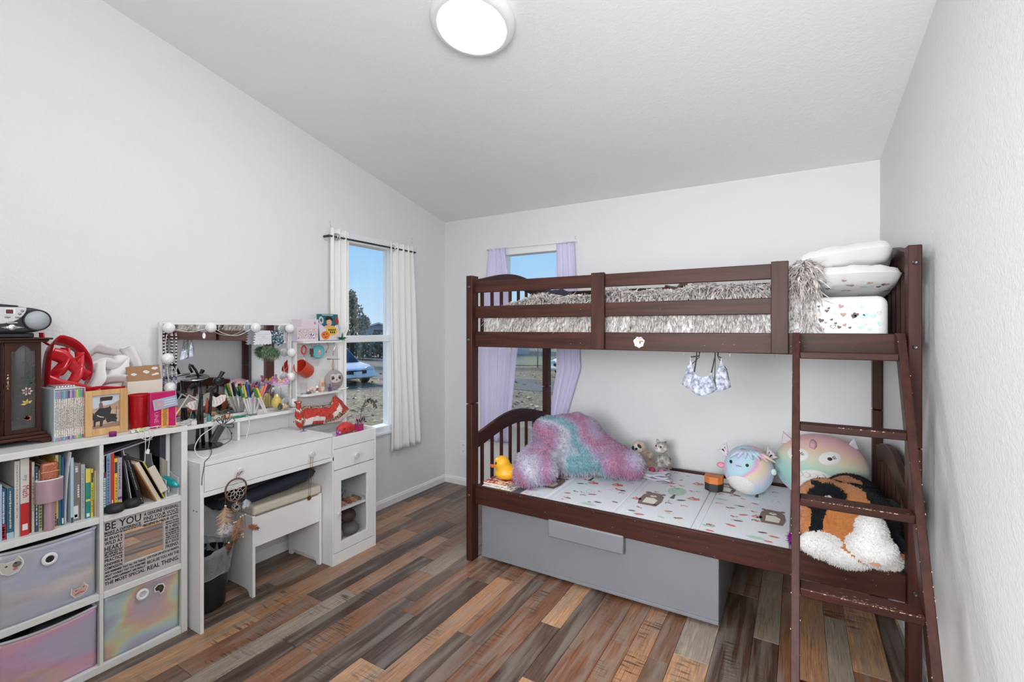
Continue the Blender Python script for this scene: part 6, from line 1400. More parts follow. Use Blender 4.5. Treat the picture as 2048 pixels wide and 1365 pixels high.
# notes pinned to the mirror
nt_ = thing('paper_note', 'torn white handwritten note stuck on the mirror', 'note', (-2.65, 1.62, 1.27))
r_ = random.Random(9); edge = [(1.575,1.357),(1.668,1.356),(1.677,1.335),(1.678,1.276)]+[(1.678-.118*i/12, 1.274+.006*(i % 2)) for i in range(1,12)]+[(1.562+.016*(i % 2)+.0012*i, 1.280+.0075*i) for i in range(10)]
MB().prism([(y, z) for y, z in edge], 'x', -2.646, -2.6445).build('sheet', mat('note_paper', rgb(222,220,226), .7), nt_)
q = MB()
for k, (a, b_, z) in enumerate(((1.592,1.660,1.334),(1.588,1.640,1.325),(1.598,1.655,1.310),(1.620,1.640,1.318))): q.tube([(-2.6442, a+(b_-a)*i/16, z+.0022*math.sin(i*2.1+k)) for i in range(17)], .0005, 3, 0)
tag(q.build('handwriting', mat('pencil', rgb(150,150,160), .7), nt_), kind='stuff')
def pouch(name, label, poly, cols, scale, x):
    m = floral_mat(name+'_print', cols, scale); o = MB().prism(poly, 'x', x-.006, x+.004).build(name, m, bevel=.002); return tag(o, label, name.replace('_', ' '))
pouch('hair_bow', 'dark blue and white patterned bow clipped to the mirror', [(1.672,1.358),(1.70,1.345),(1.73,1.352),(1.758,1.350),(1.745,1.318),(1.757,1.288),(1.742,1.275),(1.722,1.262),(1.708,1.285),(1.690,1.275),(1.682,1.31)], [rgb(34,52,78), rgb(196,206,214), rgb(60,90,116), rgb(30,40,60), rgb(120,140,150)], 130, -2.645)
q = MB(); o = thing('tinsel_bundle', 'fuzzy green tinsel bundle hanging on the mirror under the blue bow', 'tinsel', (-2.645, 1.68, 1.19))
sbm = MB().ell((-2.645,1.675,1.232), (.014,.050,.026), 14, 10, Rx(-.2)); sbm.build('core', mat('green_moss', rgb(70,96,66), .9), o, smooth=180); fur('tinsel', sbm, o, shag_mat('green_tinsel', rgb(56,88,58), rgb(110,140,100), rgb(170,186,160), 12), 1400, .018, .0022, down=.5, jit=.7, seed=60, segs=2)
# top shelf of the tower: wavy print box, picture book, star tinsel
gb = thing('gift_box', 'white box with purple wavy line print on the upper tower shelf', 'box', (-2.63, 1.90, 1.289))
def wavy_mat():
    m = bpy.data.materials.new('wavy_print'); m.use_nodes = True; t = m.node_tree; p = t.nodes['Principled BSDF']; c = nd(t, 'ShaderNodeTexCoord'); mp = nd(t, 'ShaderNodeMapping'); mp.inputs['Scale'].default_value = (1,9,16); t.links.new(c.outputs['Object'], mp.inputs['Vector'])
    n = nd(t, 'ShaderNodeTexNoise', Scale=1.3, Detail=1.); t.links.new(mp.outputs[0], n.inputs['Vector']); k = nd(t, 'ShaderNodeMath', operation='MULTIPLY'); k.inputs[1].default_value = 9.; t.links.new(n.outputs['Fac'], k.inputs[0]); f = nd(t, 'ShaderNodeMath', operation='FRACT'); t.links.new(k.outputs[0], f.inputs[0])
    r = ramp(t, [(0,rgb(222,214,216)),(.3,rgb(96,84,132)),(.42,rgb(224,216,218)),(.62,rgb(190,120,140)),(.72,rgb(222,206,206)),(.88,rgb(206,170,140))], 'CONSTANT'); t.links.new(f.outputs[0], r.inputs[0]); t.links.new(r.outputs[0], p.inputs['Base Color']); return m
MB().box(-2.66,-2.60,1.816,1.963,1.2895,1.425).build('body', mat('box_lilac', rgb(220,206,216), .5), gb, bevel=.002)
MB().box(-2.5998,-2.5992,1.818,1.9615,1.306,1.368).build('printed_band', wavy_mat(), gb)
q = MB().box(-2.5998,-2.5994,1.93,1.943,1.395,1.410); q.build('emblem', mat('box_emblem', rgb(176,140,180), .5), gb); MB().box(-2.598,-2.5975,1.816,1.842,1.38,1.424).build('tape', mat('box_tape', rgb(206,196,204), .3), gb)
pbk = thing('picture_book', 'picture book with a dark-capped child and an orange pumpkin on its teal cover', 'book', (-2.60, 2.05, 1.289))
q = MB(); hb = Ry(-.12); c0 = Vector((-2.620, 2.052, 1.375)); q.obox(c0, (.006,.078,.086), hb); q.build('cover', mat('cover_teal', rgb(30,100,108), .35), pbk, bevel=.001)
q = MB(); cols = [rgb(206,190,196), rgb(222,170,140), rgb(60,40,40), rgb(40,120,120), rgb(222,120,40), rgb(226,186,70), rgb(40,30,30), rgb(150,60,50), rgb(214,206,214)]
def pic(pts, k, l=0): q.poly([tuple(c0+hb@Vector((.0064+.0003*l, .076*y, .084*z))) for y, z in pts], k)
pic([(-1,-1),(1,-1),(1,.35),(.6,.1),(-.5,.05),(-1,.4)], 8); pic(e2(-.72,.55,.24,.3), 0, 1); pic(e2(-.72,.55,.12,.16), 3, 2); pic(e2(.85,.5,.2,.34), 7, 1)
pic(e2(.05,.38,.28,.26,14), 1, 2); pic([(-.32,.50),(-.3,.75),(.0,.88),(.35,.78),(.48,.5),(.1,.62)], 6, 3); pic([(-.6,.0),(-.3,.15),(.5,.12),(.75,-.1),(.2,-.12)], 1, 2)
pic(e2(.25,-.28,.62,.36,16), 5, 3); pic(e2(-.42,-.62,.42,.32,14), 4, 4); pic([(-.6,-.72),(-.4,-.8),(-.2,-.7),(-.4,-.74)], 6, 5); pic(e2(-.58,-.55,.05,.06,8), 6, 5); pic(e2(-.28,-.5,.05,.06,8), 6, 5)
for k in range(5): pic([(-.1+.16*k,-.14),(.0+.16*k,-.12),(.02+.16*k,-.26),(-.08+.16*k,-.28)], 6, 5)
for k in range(3): pic([(.05+.2*k,-.32),(.17+.2*k,-.30),(.19+.2*k,-.46),(.07+.2*k,-.48)], 6, 5)
for k in range(8): pic([(.45+.06*k,-.8+.05*(k % 3)),(.49+.06*k,-.8+.05*(k % 3)),(.47+.06*k,-.7)], 7, 3)
pic([(-.6,.92),(.5,.92),(.5,.97),(-.6,.97)], 8, 1)
tag(q.build('cover_print', [mat('cover_ink_%d' % i, c, .4) for i, c in enumerate(cols)], pbk), kind='stuff')
o = thing('foil_star', 'green foil star decoration on the edge of the upper tower shelf', 'decoration', (-2.585, 2.13, 1.289))
q = MB()
for k in range(12):
    a = 2*PI*k/12; d_ = Vector((.5*math.sin(k*2.1), math.cos(a), .55*math.sin(a)+.1)).normalized(); c = Vector((-2.588,2.135,1.302)); l = .045 if k % 3 == 0 else .026; q.tube([c, c+d_*l*.5, c+d_*l], [.006,.004,.0005], 5)
for i_ in range(len(q.v)):
    if q.v[i_][2] < 1.2895 and q.v[i_][0] < HX: q.v[i_] = (q.v[i_][0], q.v[i_][1], 1.2895)
q.build('points', mat('green_foil', rgb(20,120,76), .2, .7), o, smooth=60)
# things hanging in the tower
M_HOOK = mat('hook_chrome', (.7,.7,.7), .2, 1.)
mg = thing('mug', 'orange-red enamel mug hanging by its handle in the desk tower', 'mug', (-2.63, 1.875, 1.08))
R_ = Rx(.55)@Ry(.35); c = Vector((-2.622, 1.876, 1.118)); q = MB()
q.lathe([(0,-.045),(.040,-.045),(.0445,-.038),(.0445,.045),(.042,.046),(.041,.040),(.041,-.036),(0,-.040)], c, 32, Rx(1.05)@Ry(.25)@Rz(0)); q.build('body', mat('mug_red', rgb(206,70,44), .35, bump=(40,.1)), mg, smooth=40)
MB().tube([(-2.615,1.874,1.155),(-2.615,1.874,1.175),(-2.62,1.873,1.20)], .003, 6).build('hook_wire', M_HOOK, mg, smooth=180)
q = MB(); q.tube([(-2.62,1.873+.0155*math.cos(a),1.236+.026*math.sin(a)) for a in [2*PI*i/28 for i in range(28)]], .0045, 8, closed=True); tag(q.build('key_ring', mat('ring_red', rgb(190,64,50), .35), smooth=180), 'oval red carabiner ring hanging above the orange-red mug', 'ring')
o = thing('keychain', 'small maroon tassel keychain hanging between the red ring and the teal pouch', 'keychain', (-2.62, 1.93, 1.20))
for dy, z0, z1 in ((-.008,1.243,1.205),(.0,1.240,1.190),(.008,1.243,1.21)): MB().tube([(-2.622,1.928+dy,z0),(-2.62,1.929+dy,z1)], [.004,.006], 8).build('tassel', mat('maroon', rgb(96,44,52), .6), o, smooth=60)
MB().tube([(-2.625,1.928,1.276),(-2.615,1.928,1.262),(-2.622,1.928,1.246)], .002, 6).build('hook', M_HOOK, o)
o = thing('coin_purse', 'teal pouch with a pink figure print hanging from the upper tower shelf', 'purse', (-2.62, 1.985, 1.18))
P8 = [(1.985+.042*math.copysign(abs(math.cos(a))**.8, math.cos(a)), 1.220+.042*math.copysign(abs(math.sin(a))**.8, math.sin(a))) for a in [2*PI*i/20+.1 for i in range(20)]]
MB().prism(P8, 'x', -2.640, -2.622).build('body', mat('teal_cloth', rgb(96,186,190), .5), o, bevel=.006, bseg=3, smooth=60); MB().prism([(1.972,1.198),(1.998,1.198),(1.994,1.226),(1.985,1.240),(1.976,1.226)], 'x', -2.6218, -2.6205).build('figure_print', mat('pouch_pink', rgb(222,140,160), .5), o); MB().ell((-2.6205,1.985,1.222), (.001,.006,.007), 8, 6).build('figure_face', mat('pouch_face', rgb(220,196,190), .5), o)
MB().tube([(-2.625,1.985,1.276),(-2.618,1.985,1.27),(-2.628,1.985,1.261)], .0018, 6).build('hook', M_HOOK, o)
for i, (y, lab) in enumerate(((2.032,'bronze hook earring hanging right of the teal pouch'), (2.085,'thin silver hook wire hanging near the edge of the upper tower shelf'))):
    o = tag(MB().tube([(-2.61,y,1.276),(-2.605,y+.008,1.262),(-2.606,y+.010,1.245),(-2.61,y,1.228),(-2.612,y-.004,1.21-.02*i)], .0022, 6).build('hook', mat('bronze', rgb(150,110,84), .3, .8) if i == 0 else M_HOOK, smooth=180), lab, 'hook')
sp_ = thing('sloth_purse', 'grey plush sloth-face coin purse on the lower tower shelf', 'purse', (-2.61, 2.095, .963)); C = (-2.622,2.098,1.030); 
MB().ell(C, (.024,.072,.066), 24, 16).build('body', mat('grey_plush', rgb(168,158,160), .95, bump=(180,.5,.004)), sp_, smooth=180)
def sfx(y, z, off): k = max(0, 1-((y)/.072)**2-((z)/.066)**2); return (C[0]+.024*math.sqrt(k)+off, C[1]+y, C[2]+z)
def spatch(name, poly, m, off, par=None): 
    cy = sum(p[0] for p in poly)/len(poly); cz = sum(p[1] for p in poly)/len(poly); n = len(poly); q = MB(); vs = [sfx(cy,cz,off)]+[sfx(cy+(y-cy)*.5,cz+(z-cz)*.5,off) for y, z in poly]+[sfx(y,z,off*.6) for y, z in poly]
    q._add(vs, [(0,1+i,1+(i+1)%n) for i in range(n)]+[(1+i,1+n+i,1+n+(i+1)%n,1+(i+1)%n) for i in range(n)]); return q.build(name, m, par or sp_, smooth=180)
spatch('face', [(-.045,.01),(-.038,.035),(-.02,.042),(0,.034),(.02,.042),(.038,.035),(.045,.01),(.03,-.012),(0,-.018),(-.03,-.012)], mat('cream_plush', rgb(214,206,200), .95), .0015)
for s in (-1, 1): spatch('eye_mask', [(s*.012,.012),(s*.02,.028),(s*.036,.028),(s*.04,.008),(s*.03,.0)][::s], mat('taupe_plush', rgb(120,108,104), .9), .003); MB().ell(sfx(s*.026,.014,.004), (.003,.007,.007), 10, 8).build('eye', M_DOT, sp_, smooth=180)
MB().ell(sfx(0,.002,.004), (.003,.006,.004), 10, 6).build('nose', M_DOT, sp_, smooth=180); spatch('pocket', [(-.034,-.015),(.034,-.015),(.03,-.05),(-.03,-.05)], mat('mauve_plush', rgb(150,134,138), .9), .0025)
MB().tube([(-2.622,2.086,1.094),(-2.622,2.084,1.13),(-2.622,2.090,1.165),(-2.622,2.096,1.13),(-2.622,2.094,1.094)], .0022, 6).build('strap', mat('tan_strap', rgb(176,140,100), .6), sp_, smooth=180)
o = thing('hair_stick', 'dark beaded hair stick hanging above the sloth purse', 'hair stick', (-2.61, 2.085, 1.167))
MB().tube([(-2.612,2.036,1.171),(-2.610,2.06,1.169)], .0032, 6).build('bead_end', mat('dark_red_bead', rgb(120,30,40), .3), o); MB().tube([(-2.610,2.06,1.169),(-2.609,2.131,1.165)], .0018, 6).build('stick', M_MATTE, o)
# small things on the lower tower shelf
LZ = .9632
o = thing('drinking_glass', 'small clear drinking glass at the left of the lower tower shelf', 'glass', (-2.615, 1.866, LZ)); MB().lathe([(0,.002),(.018,.002),(.021,.072),(.0195,.072),(.0165,.006),(0,.006)], (-2.615,1.869,LZ), 24, caps=False).build('body', M_GLASS, o, smooth=40); MB().lathe([(0,.0),(.0175,.0),(.0165,.006),(0,.006)], (-2.615,1.869,LZ), 24).build('foot', mat('glass_grey', rgb(190,196,204), .1, trans=.5), o, smooth=40)
o = thing('cloth_flower', 'pale pink cloth flower with a grey stone on the lower tower shelf', 'flower', (-2.61, 1.915, LZ)); r_ = random.Random(14)
for i in range(11): a = i*2.4; rr = .008+.0021*i; MB().ell((-2.612+.5*rr*math.cos(a), 1.922+rr*1.2*math.sin(a), LZ+.012+.020*(1-i/11)+.004), (.010,.012,.008), 8, 6, Euler((r_.random(),r_.random(),a)).to_matrix()).build('petal', mat('petal_pink', rgb(224,204,198), .8), o, smooth=180)
MB().ell((-2.598,1.893,LZ+.008), (.010,.018,.008), 12, 8).build('stone', mat('stone_grey', rgb(104,100,92), .6), o, smooth=180)
o = thing('pill_bottle', 'tiny white bottle with a teal cap on the lower tower shelf', 'bottle', (-2.615, 1.962, LZ)); MB().lathe([(0,0),(.010,0),(.010,.038),(.007,.042),(0,.042)], (-2.615,1.962,LZ), 16).build('body', M_TRIM, o, smooth=40); MB().lathe([(0,.042),(.0085,.042),(.0085,.054),(0,.055)], (-2.615,1.962,LZ), 16).build('cap', mat('cap_white', rgb(206,214,214), .3), o, smooth=40); MB().lathe([(.0103,.012),(.0103,.030)], (-2.615,1.962,LZ), 16, caps=False).build('label_band', mat('band_red', rgb(170,70,80), .4), o)
o = thing('cream_tube', 'peach and white cosmetic tube standing on the lower tower shelf', 'tube', (-2.612, 1.998, LZ)); MB()._add([(-2.612+x*.011,1.998+y*.012,LZ+.010) for x, y in ((-1,-1),(1,-1),(1,1),(-1,1))]+[(-2.612+x*.0015,1.998+y*.015,LZ+.088) for x, y in ((-1,-1),(1,-1),(1,1),(-1,1))], [(0,3,2,1),(4,5,6,7),(0,1,5,4),(1,2,6,5),(2,3,7,6),(3,0,4,7)]).build('body', mat('tube_peach', rgb(226,206,184), .4), o, bevel=.002); MB().lathe([(0,0),(.0125,0),(.0125,.0105),(0,.0105)], (-2.612,1.998,LZ), 16).build('cap', mat('tube_cap', rgb(200,160,130), .4), o, smooth=40); MB().box(-2.605,-2.6035,1.988,2.008,LZ+.035,LZ+.06).build('print_block', mat('tube_print', rgb(214,150,110), .5), o)
o = thing('nail_polish', 'small purple nail polish bottle before the sloth purse', 'bottle', (-2.588, 2.042, LZ)); MB().box(-2.596,-2.582,2.031,2.050,LZ,LZ+.026).build('bottle', mat('purple_glass', rgb(96,60,130), .1, coat=.5), o, bevel=.003); MB().lathe([(0,.026),(.005,.026),(.0045,.048),(0,.048)], (-2.589,2.0405,LZ), 12).build('cap', mat('purple_cap', rgb(110,80,140), .3), o, smooth=40)
tag(MB().tube([(-2.585,2.10,LZ+.004),(-2.57,2.14,LZ+.008),(-2.56,2.165,LZ+.014)], [.005,.006,.002], 8).build('plastic_scraper', M_TRIM, smooth=180), 'thin white plastic stick jutting from the edge of the lower tower shelf', 'stick')

# ---------------------------------------------------------------- things on the riser shelf
RZ = .8853
jr = thing('glass_jar', 'large clear glass jar holding yellow and green figurines on the riser shelf', 'jar', (-2.632, 1.722, RZ)); JC = (-2.628,1.722,RZ)
sq = [(.046*math.copysign(abs(math.cos(a))**.5, math.cos(a)), .056*math.copysign(abs(math.sin(a))**.5, math.sin(a))) for a in [2*PI*i/32 for i in range(32)]]
def ring(k, z): return [(JC[0]+x*k, JC[1]+y*k, RZ+z) for x, y in sq]
R2 = [ring(.92,.001), ring(1,.010), ring(1,.120), ring(.80,.138), ring(.80,.152)]; q = MB(); n = 32; q.v = [p for r in R2 for p in r]
for i in range(len(R2)-1): q.f += [(i*n+j, i*n+(j+1)%n, (i+1)*n+(j+1)%n, (i+1)*n+j) for j in range(n)]
q.f.append(tuple(range(n))[::-1]); q.m = [0]*len(q.f); q.build('body', M_GLASS, jr, solid=.003, smooth=50)
MB().lathe([(0,0),(1,0),(1,.010),(.9,.014),(0,.016)], (0,0,0), 28).xf(Matrix.Translation((JC[0],JC[1],RZ+.152)) @ Matrix.Diagonal((.042,.050,1,1))).build('lid', mat('lid_pink', rgb(206,170,196), .5), jr, smooth=40)
CT = [('yellow_block', rgb(222,190,90), (0,.030,.020)), ]
for nm, lab, c, r, col in (('figurine','yellow round figurine inside the glass jar',(-.008,-.018,.048),(.024,.030,.036),rgb(222,196,96)), ('figurine','small dark green figurine inside the glass jar',(.016,-.012,.022),(.010,.016,.018),rgb(70,78,58)), ('figurine','small cream and red figurine inside the glass jar',(.014,.022,.018),(.012,.022,.013),rgb(214,190,150))):
    o = thing(nm, lab, 'figurine', (JC[0]+c[0], JC[1]+c[1], RZ+c[2]-r[2])); MB().ell((JC[0]+c[0],JC[1]+c[1],RZ+c[2]), r, 14, 10).build('body', mat('fig_%d' % int(col[0]*200), col, .5), o, smooth=180); MB().ell((JC[0]+c[0]+.004,JC[1]+c[1]-.004,RZ+c[2]+r[2]*.9), (r[0]*.5,r[1]*.5,r[2]*.45), 12, 8).build('head', mat('figh_%d' % int(col[1]*200), tuple(min(1, x*1.1) for x in col), .5), o, smooth=180)
for i, (dy, dx, col, lab) in enumerate(((-.042,.0,rgb(190,110,150),'mauve bird figure on the jar lid, left'), (-.014,.01,rgb(230,180,60),'small yellow block on the jar lid, left of the middle'), (.012,.01,rgb(236,176,50),'small yellow block on the jar lid, right of the middle'), (.036,.0,rgb(214,150,190),'pink bird figure on the jar lid, right'))):
    z = RZ+.168
    if i in (1, 2):
        o = thing('toy_block', lab, 'toy', (JC[0]+dx,JC[1]+dy,z)); MB().box(JC[0]+dx-.006,JC[0]+dx+.006,JC[1]+dy-.007,JC[1]+dy+.007,z,z+.011).build('body', mat('toyb_%d' % i, col, .4), o, bevel=.001); MB().lathe([(0,0),(.004,0),(.004,.004),(0,.004)], (JC[0]+dx,JC[1]+dy,z+.011), 12).build('stud', mat('toyb_%d' % i, col), o)
    else:
        o = thing('toy_bird', lab, 'toy', (JC[0]+dx,JC[1]+dy,z)); m_ = mat('toyb_%d' % i, col, .4); vs, fs = blob([((JC[0]+dx,JC[1]+dy,z+.008), (.011,.015,.009)), ((JC[0]+dx,JC[1]+dy+(.004 if i else -.004),z+.020), (.006,.006,.012)), ((JC[0]+dx+.003,JC[1]+dy+(.004 if i else -.006),z+.030), (.008,.009,.008))], .0025, 3)
        mb_of([(x,y,max(zz,z)) for x,y,zz in vs], fs).build('body', m_, o, smooth=180); MB().ell((JC[0]+dx+.010,JC[1]+dy-.004,z+.031), (.002,.002,.002), 8, 6).build('eye', M_DOT, o)
q = MB()
for i in range(9): q.ell((JC[0]+.034*math.cos(i*.7),JC[1]+.042*math.sin(i*.7),RZ+.170), (.008,.012,.005), 8, 5)
tag(q.build('pink_blobs', mat('lid_blob', rgb(222,176,204), .5), jr, smooth=180), kind='stuff')
# tumbler of markers
tb = thing('tumbler', 'clear plastic tumbler full of markers on the riser shelf', 'cup', (-2.615, 1.545, RZ))
MB().lathe([(0,.002),(.024,.002),(.027,.080),(.0255,.080),(.022,.006),(0,.006)], (-2.615,1.545,RZ), 28, caps=False).build('body', M_GLASS, tb, smooth=40); MB().lathe([(0,0),(.024,0),(.0235,.005),(0,.005)], (-2.615,1.545,RZ), 24).build('base', mat('glass_grey', (0,0,0)), tb, smooth=40)
MK = [((1.526,.0),(1.470,1.055),rgb(20,120,60),rgb(222,206,60),'green marker with a yellow lower band leaning far left'), ((1.530,.005),(1.488,1.058),rgb(214,190,50),rgb(40,110,60),'yellow marker leaning left'), ((1.535,-.006),(1.500,1.062),rgb(30,30,34),rgb(30,30,34),'black marker leaning left behind the yellow one'),
 ((1.540,.0),(1.513,1.064),rgb(40,90,160),rgb(60,110,180),'blue marker near the middle of the tumbler'), ((1.55,-.008),(1.535,1.055),rgb(40,34,34),rgb(60,50,50),'dark brown marker upright in the tumbler'), ((1.552,.004),(1.560,1.052),rgb(200,60,50),rgb(222,120,60),'orange-red marker right of the middle'),
 ((1.556,-.004),(1.585,1.060),rgb(50,70,140),rgb(70,90,160),'indigo marker leaning right'), ((1.558,.006),(1.600,1.045),rgb(226,140,50),rgb(222,130,50),'orange marker leaning right'), ((1.562,.0),(1.628,1.050),rgb(226,110,150),rgb(226,140,170),'pink marker leaning right'), ((1.563,-.006),(1.645,1.055),rgb(110,40,80),rgb(130,50,90),'plum marker leaning far right')]
for (yb, dx), (yt_, zt2), c1, c2, lab in MK:
    o = thing('marker', lab, 'marker', (-2.615+dx, yb, RZ+.007)); a = Vector((-2.615+dx, yb, RZ+.0075)); b_ = Vector((-2.612+dx*2.2, yt_, zt2)); o['group'] = 'markers in the tumbler'
    MB().tube([a, a.lerp(b_,.55)], .0052, 10).build('barrel', mat('marker_white', rgb(214,212,210), .4), o, smooth=50); MB().tube([a.lerp(b_,.551), a.lerp(b_,.60)], .0054, 10).build('band', mat('mk_%d_%d' % (int(c2[0]*300), int(c2[2]*300)), c2, .35), o, smooth=50); MB().tube([a.lerp(b_,.601), a.lerp(b_,.96), b_], [.0060,.0058,.0045], 10).build('cap', mat('mk_%d_%d' % (int(c1[0]*300), int(c1[2]*300)), c1, .35), o, smooth=50)
for i, (y0, y1, z1, c1, lab) in enumerate(((1.603,1.532,1.040,rgb(30,140,70),'green-capped white marker leaning against the tumbler'), (1.612,1.552,1.035,rgb(230,206,60),'yellow-capped white marker leaning against the tumbler'))):
    o = thing('marker', lab, 'marker', (-2.588, y0, RZ)); a = Vector((-2.5885,y0,RZ+.006)); b_ = Vector((-2.583,y1,z1)); MB().tube([a, a.lerp(b_,.62)], .0055, 10).build('barrel', mat('marker_white', (0,0,0)), o, smooth=50); MB().tube([a.lerp(b_,.621), b_], .0062, 10).build('cap', mat('mkl_%d' % i, c1, .35), o, smooth=50)
o = thing('hair_clip', 'flat green plastic comb clip lying on the riser shelf', 'hair clip', (-2.61, 1.50, RZ))
q = MB().box(-2.64,-2.592,1.435,1.480,RZ,RZ+.006).build('plate', mat('clip_green', rgb(20,130,90), .3), o, bevel=.002)
q = MB()
for k in range(7): q.box(-2.632+.006*k-.0012,-2.632+.006*k+.0012,1.4805,1.575-.006*k,RZ+.001,RZ+.004)
tag(q.build('teeth', mat('clip_green', (0,0,0)), o), kind='stuff')
for i, (y, m_, lab) in enumerate(((1.352, rgb(206,200,180), 'small clear tub with yellow putty on the riser shelf, left'), (1.402, rgb(222,160,110), 'small clear tub with orange putty on the riser shelf, right'))):
    o = thing('putty_tub', lab, 'tub', (-2.61, y, RZ)); MB().ell((-2.608,y,RZ+.028), (.026,.030,.026), 20, 12).build('tub', M_GLASS, o, smooth=180); MB().ell((-2.608,y,RZ+.016), (.019,.023,.012), 14, 8).build('putty', mat('putty_%d' % i, m_, .4), o, smooth=180); MB().lathe([(0,0),(.017,0),(.017,.004),(0,.004)], (-2.608,y,RZ), 18).build('foot', mat('glass_grey', (0,0,0)), o)
# paper butterfly mask and its papers
bt_ = thing('paper_butterfly', 'white paper butterfly with red line drawing propped before the mirror', 'paper craft', (-2.63, 1.31, RZ))
M_PW = mat('paper_white', rgb(228,222,216), .8); M_RI = mat('red_line', rgb(150,50,56), .6); q = MB()
def wing(pts, x): MB().prism(pts, 'x', x, x+.0012).build('wing', M_PW, bt_)
W1 = [(1.206,.985),(1.222,1.000),(1.250,1.006),(1.288,1.000),(1.300,.975),(1.270,.955),(1.238,.958)]; W2 = [(1.318,.968),(1.312,1.000),(1.330,1.020),(1.352,1.008),(1.375,1.020),(1.402,1.016),(1.396,.985),(1.372,.968),(1.345,.958)]
wing(W1, -2.618); wing(W2, -2.612)
for W, x in ((W1,-2.6166), (W2,-2.6106)):
    cy = sum(p[0] for p in W)/len(W); cz = sum(p[1] for p in W)/len(W)
    for k in range(5): q.tube([(x, cy-.036+.016*k+.004*math.sin(i*.9), cz-.018+.0055*i) for i in range(7)], .0008, 4)
    q.tube([(x, y, z) for y, z in W], .0006, 4, closed=True)
tag(q.build('drawing', M_RI, bt_), kind='stuff')
MB().tube([(-2.616,1.305,.93),(-2.614,1.307,.97),(-2.614,1.308,1.01)], [.006,.008,.004], 8).build('body', mat('butterfly_body', rgb(176,90,60), .7), bt_, smooth=180)
o = thing('straw_frame', 'white plastic strip folded to a peak behind the butterfly', 'strip', (-2.64, 1.24, RZ))
for a, b_ in (((1.172,.935),(1.236,1.032)), ((1.236,1.032),(1.300,.985)), ((1.300,1.010),(1.322,.965))): MB().tube([(-2.645,*a),(-2.645,*b_)], .0035, 6).build('strip', M_TRIM, o, smooth=50)
o = thing('paper_pack', 'clear bag of white cords and papers at the left end of the riser shelf', 'bag', (-2.63, 1.19, RZ))
MB().grid(lambda u, v: (-2.675+.085*v, 1.135+.12*u, RZ+.002+.028*math.sin(PI*u)*math.sin(PI*v)+.006*math.sin(11*u+7*v)*math.sin(PI*u)*math.sin(PI*v)), 16, 12).build('bag', glass_mat('clear_plastic', (.92,.93,.95), 1.), o, smooth=60)
r_ = random.Random(30); cable('cords', o, [(-2.64+.04*r_.random(), 1.15+.09*r_.random(), RZ+.004+.020*r_.random()) for _ in range(26)], .0016, M_CABLE)
MB().box(-2.60,-2.597,1.225,1.262,RZ,RZ+.020).build('price_tag', M_PW, o)
for i, (y, z, lab) in enumerate(((1.308,.945,'small teal spire ornament before the butterfly'),)):
    o = thing('ornament', lab, 'ornament', (-2.595, y, RZ)); MB().lathe([(0,0),(.010,0),(.011,.024),(.009,.028),(0,.052)], (-2.597,y,RZ), 12).build('spire', mat('teal_orn', rgb(70,140,140), .4), o, smooth=40); MB().lathe([(0,0),(.0125,0),(.0125,.006),(0,.006)], (-2.597,y,RZ-.0), 14).build('base', M_TRIM, o)
tag(MB().box(-2.60,-2.595,1.33,1.41,RZ-.0,RZ+.0).build('x', M_PW), 'x', 'x') if 0 else None

# ---------------------------------------------------------------- things on the desk top
st = thing('phone_stand', 'black round stand with three rods, a ring light and a gooseneck on the desk', 'stand', (-2.60, 1.285, DT))
SC_ = (-2.600,1.285); 
MB().lathe([(0,.0),(.082,.0),(.084,.004),(.080,.008),(0,.009)], (*SC_,DT+.0003), 48).build('base', M_BLACK, st, smooth=40)
MB().tube([(-2.60,1.252,DT+.009),(-2.60,1.258,.92),(-2.59,1.264,1.02),(-2.585,1.262,1.10)], [.008,.008,.007,.006], 12).build('rod', M_BLACK, st, smooth=180)
MB().tube([(-2.60,1.282,DT+.009),(-2.60,1.274,.92),(-2.592,1.268,1.03)], [.0085,.0085,.008], 12).build('rod', M_BLACK, st, smooth=180)
MB().tube([(-2.60,1.316,DT+.009),(-2.60,1.312,.92),(-2.597,1.318,1.03),(-2.59,1.332,1.065),(-2.585,1.342,1.085)], [.008,.008,.007,.006,.006], 12).build('rod', M_BLACK, st, smooth=180)
rl = MB().lathe([(0,-.004),(.058,-.004),(.061,0),(.060,.006),(.040,.007),(.036,.002),(0,.002)], (-2.585,1.235,1.122), 40, Rx(.10)@Ry(.12)).build('ring_light', M_BLACK, st, smooth=40)
MB().lathe([(.0612,.0005),(.0618,.002),(.0612,.004)], (-2.585,1.235,1.122), 40, Rx(.10)@Ry(.12), caps=False).build('silver_edge', M_CHROME, rl)
MB().tube([(-2.585,1.252,1.128),(-2.585,1.240,1.158),(-2.585,1.222,1.185),(-2.585,1.212,1.190),(-2.585,1.210,1.176),(-2.585,1.222,1.150)], .006, 10).build('gooseneck', M_BLACK, st, smooth=180)
MB().tube([(-2.585,1.30,1.048),(-2.585,1.325,1.066)], [.011,.013], 10).build('clamp', M_BLACK, st, smooth=60)
hd = MB().ell((-2.582,1.346,1.098), (.022,.026,.024), 14, 10).build('clip_head', M_BLACK, st, smooth=180); MB().tube([(-2.582,1.352,1.115),(-2.580,1.368,1.143)], [.009,.012], 10).build('clip_jaw', M_BLACK, hd, smooth=60); MB().tube([(-2.565+.004*math.sin(i), 1.346+.022*math.cos(i*PI/6), 1.098+.018*math.sin(i*PI/6)) for i in range(12)], .003, 6, closed=True).build('coil', M_MATTE, hd, smooth=180)
ad = thing('power_adapter', 'black power adapter with a coiled cable leaning on the stand', 'adapter', (-2.53, 1.31, DT))
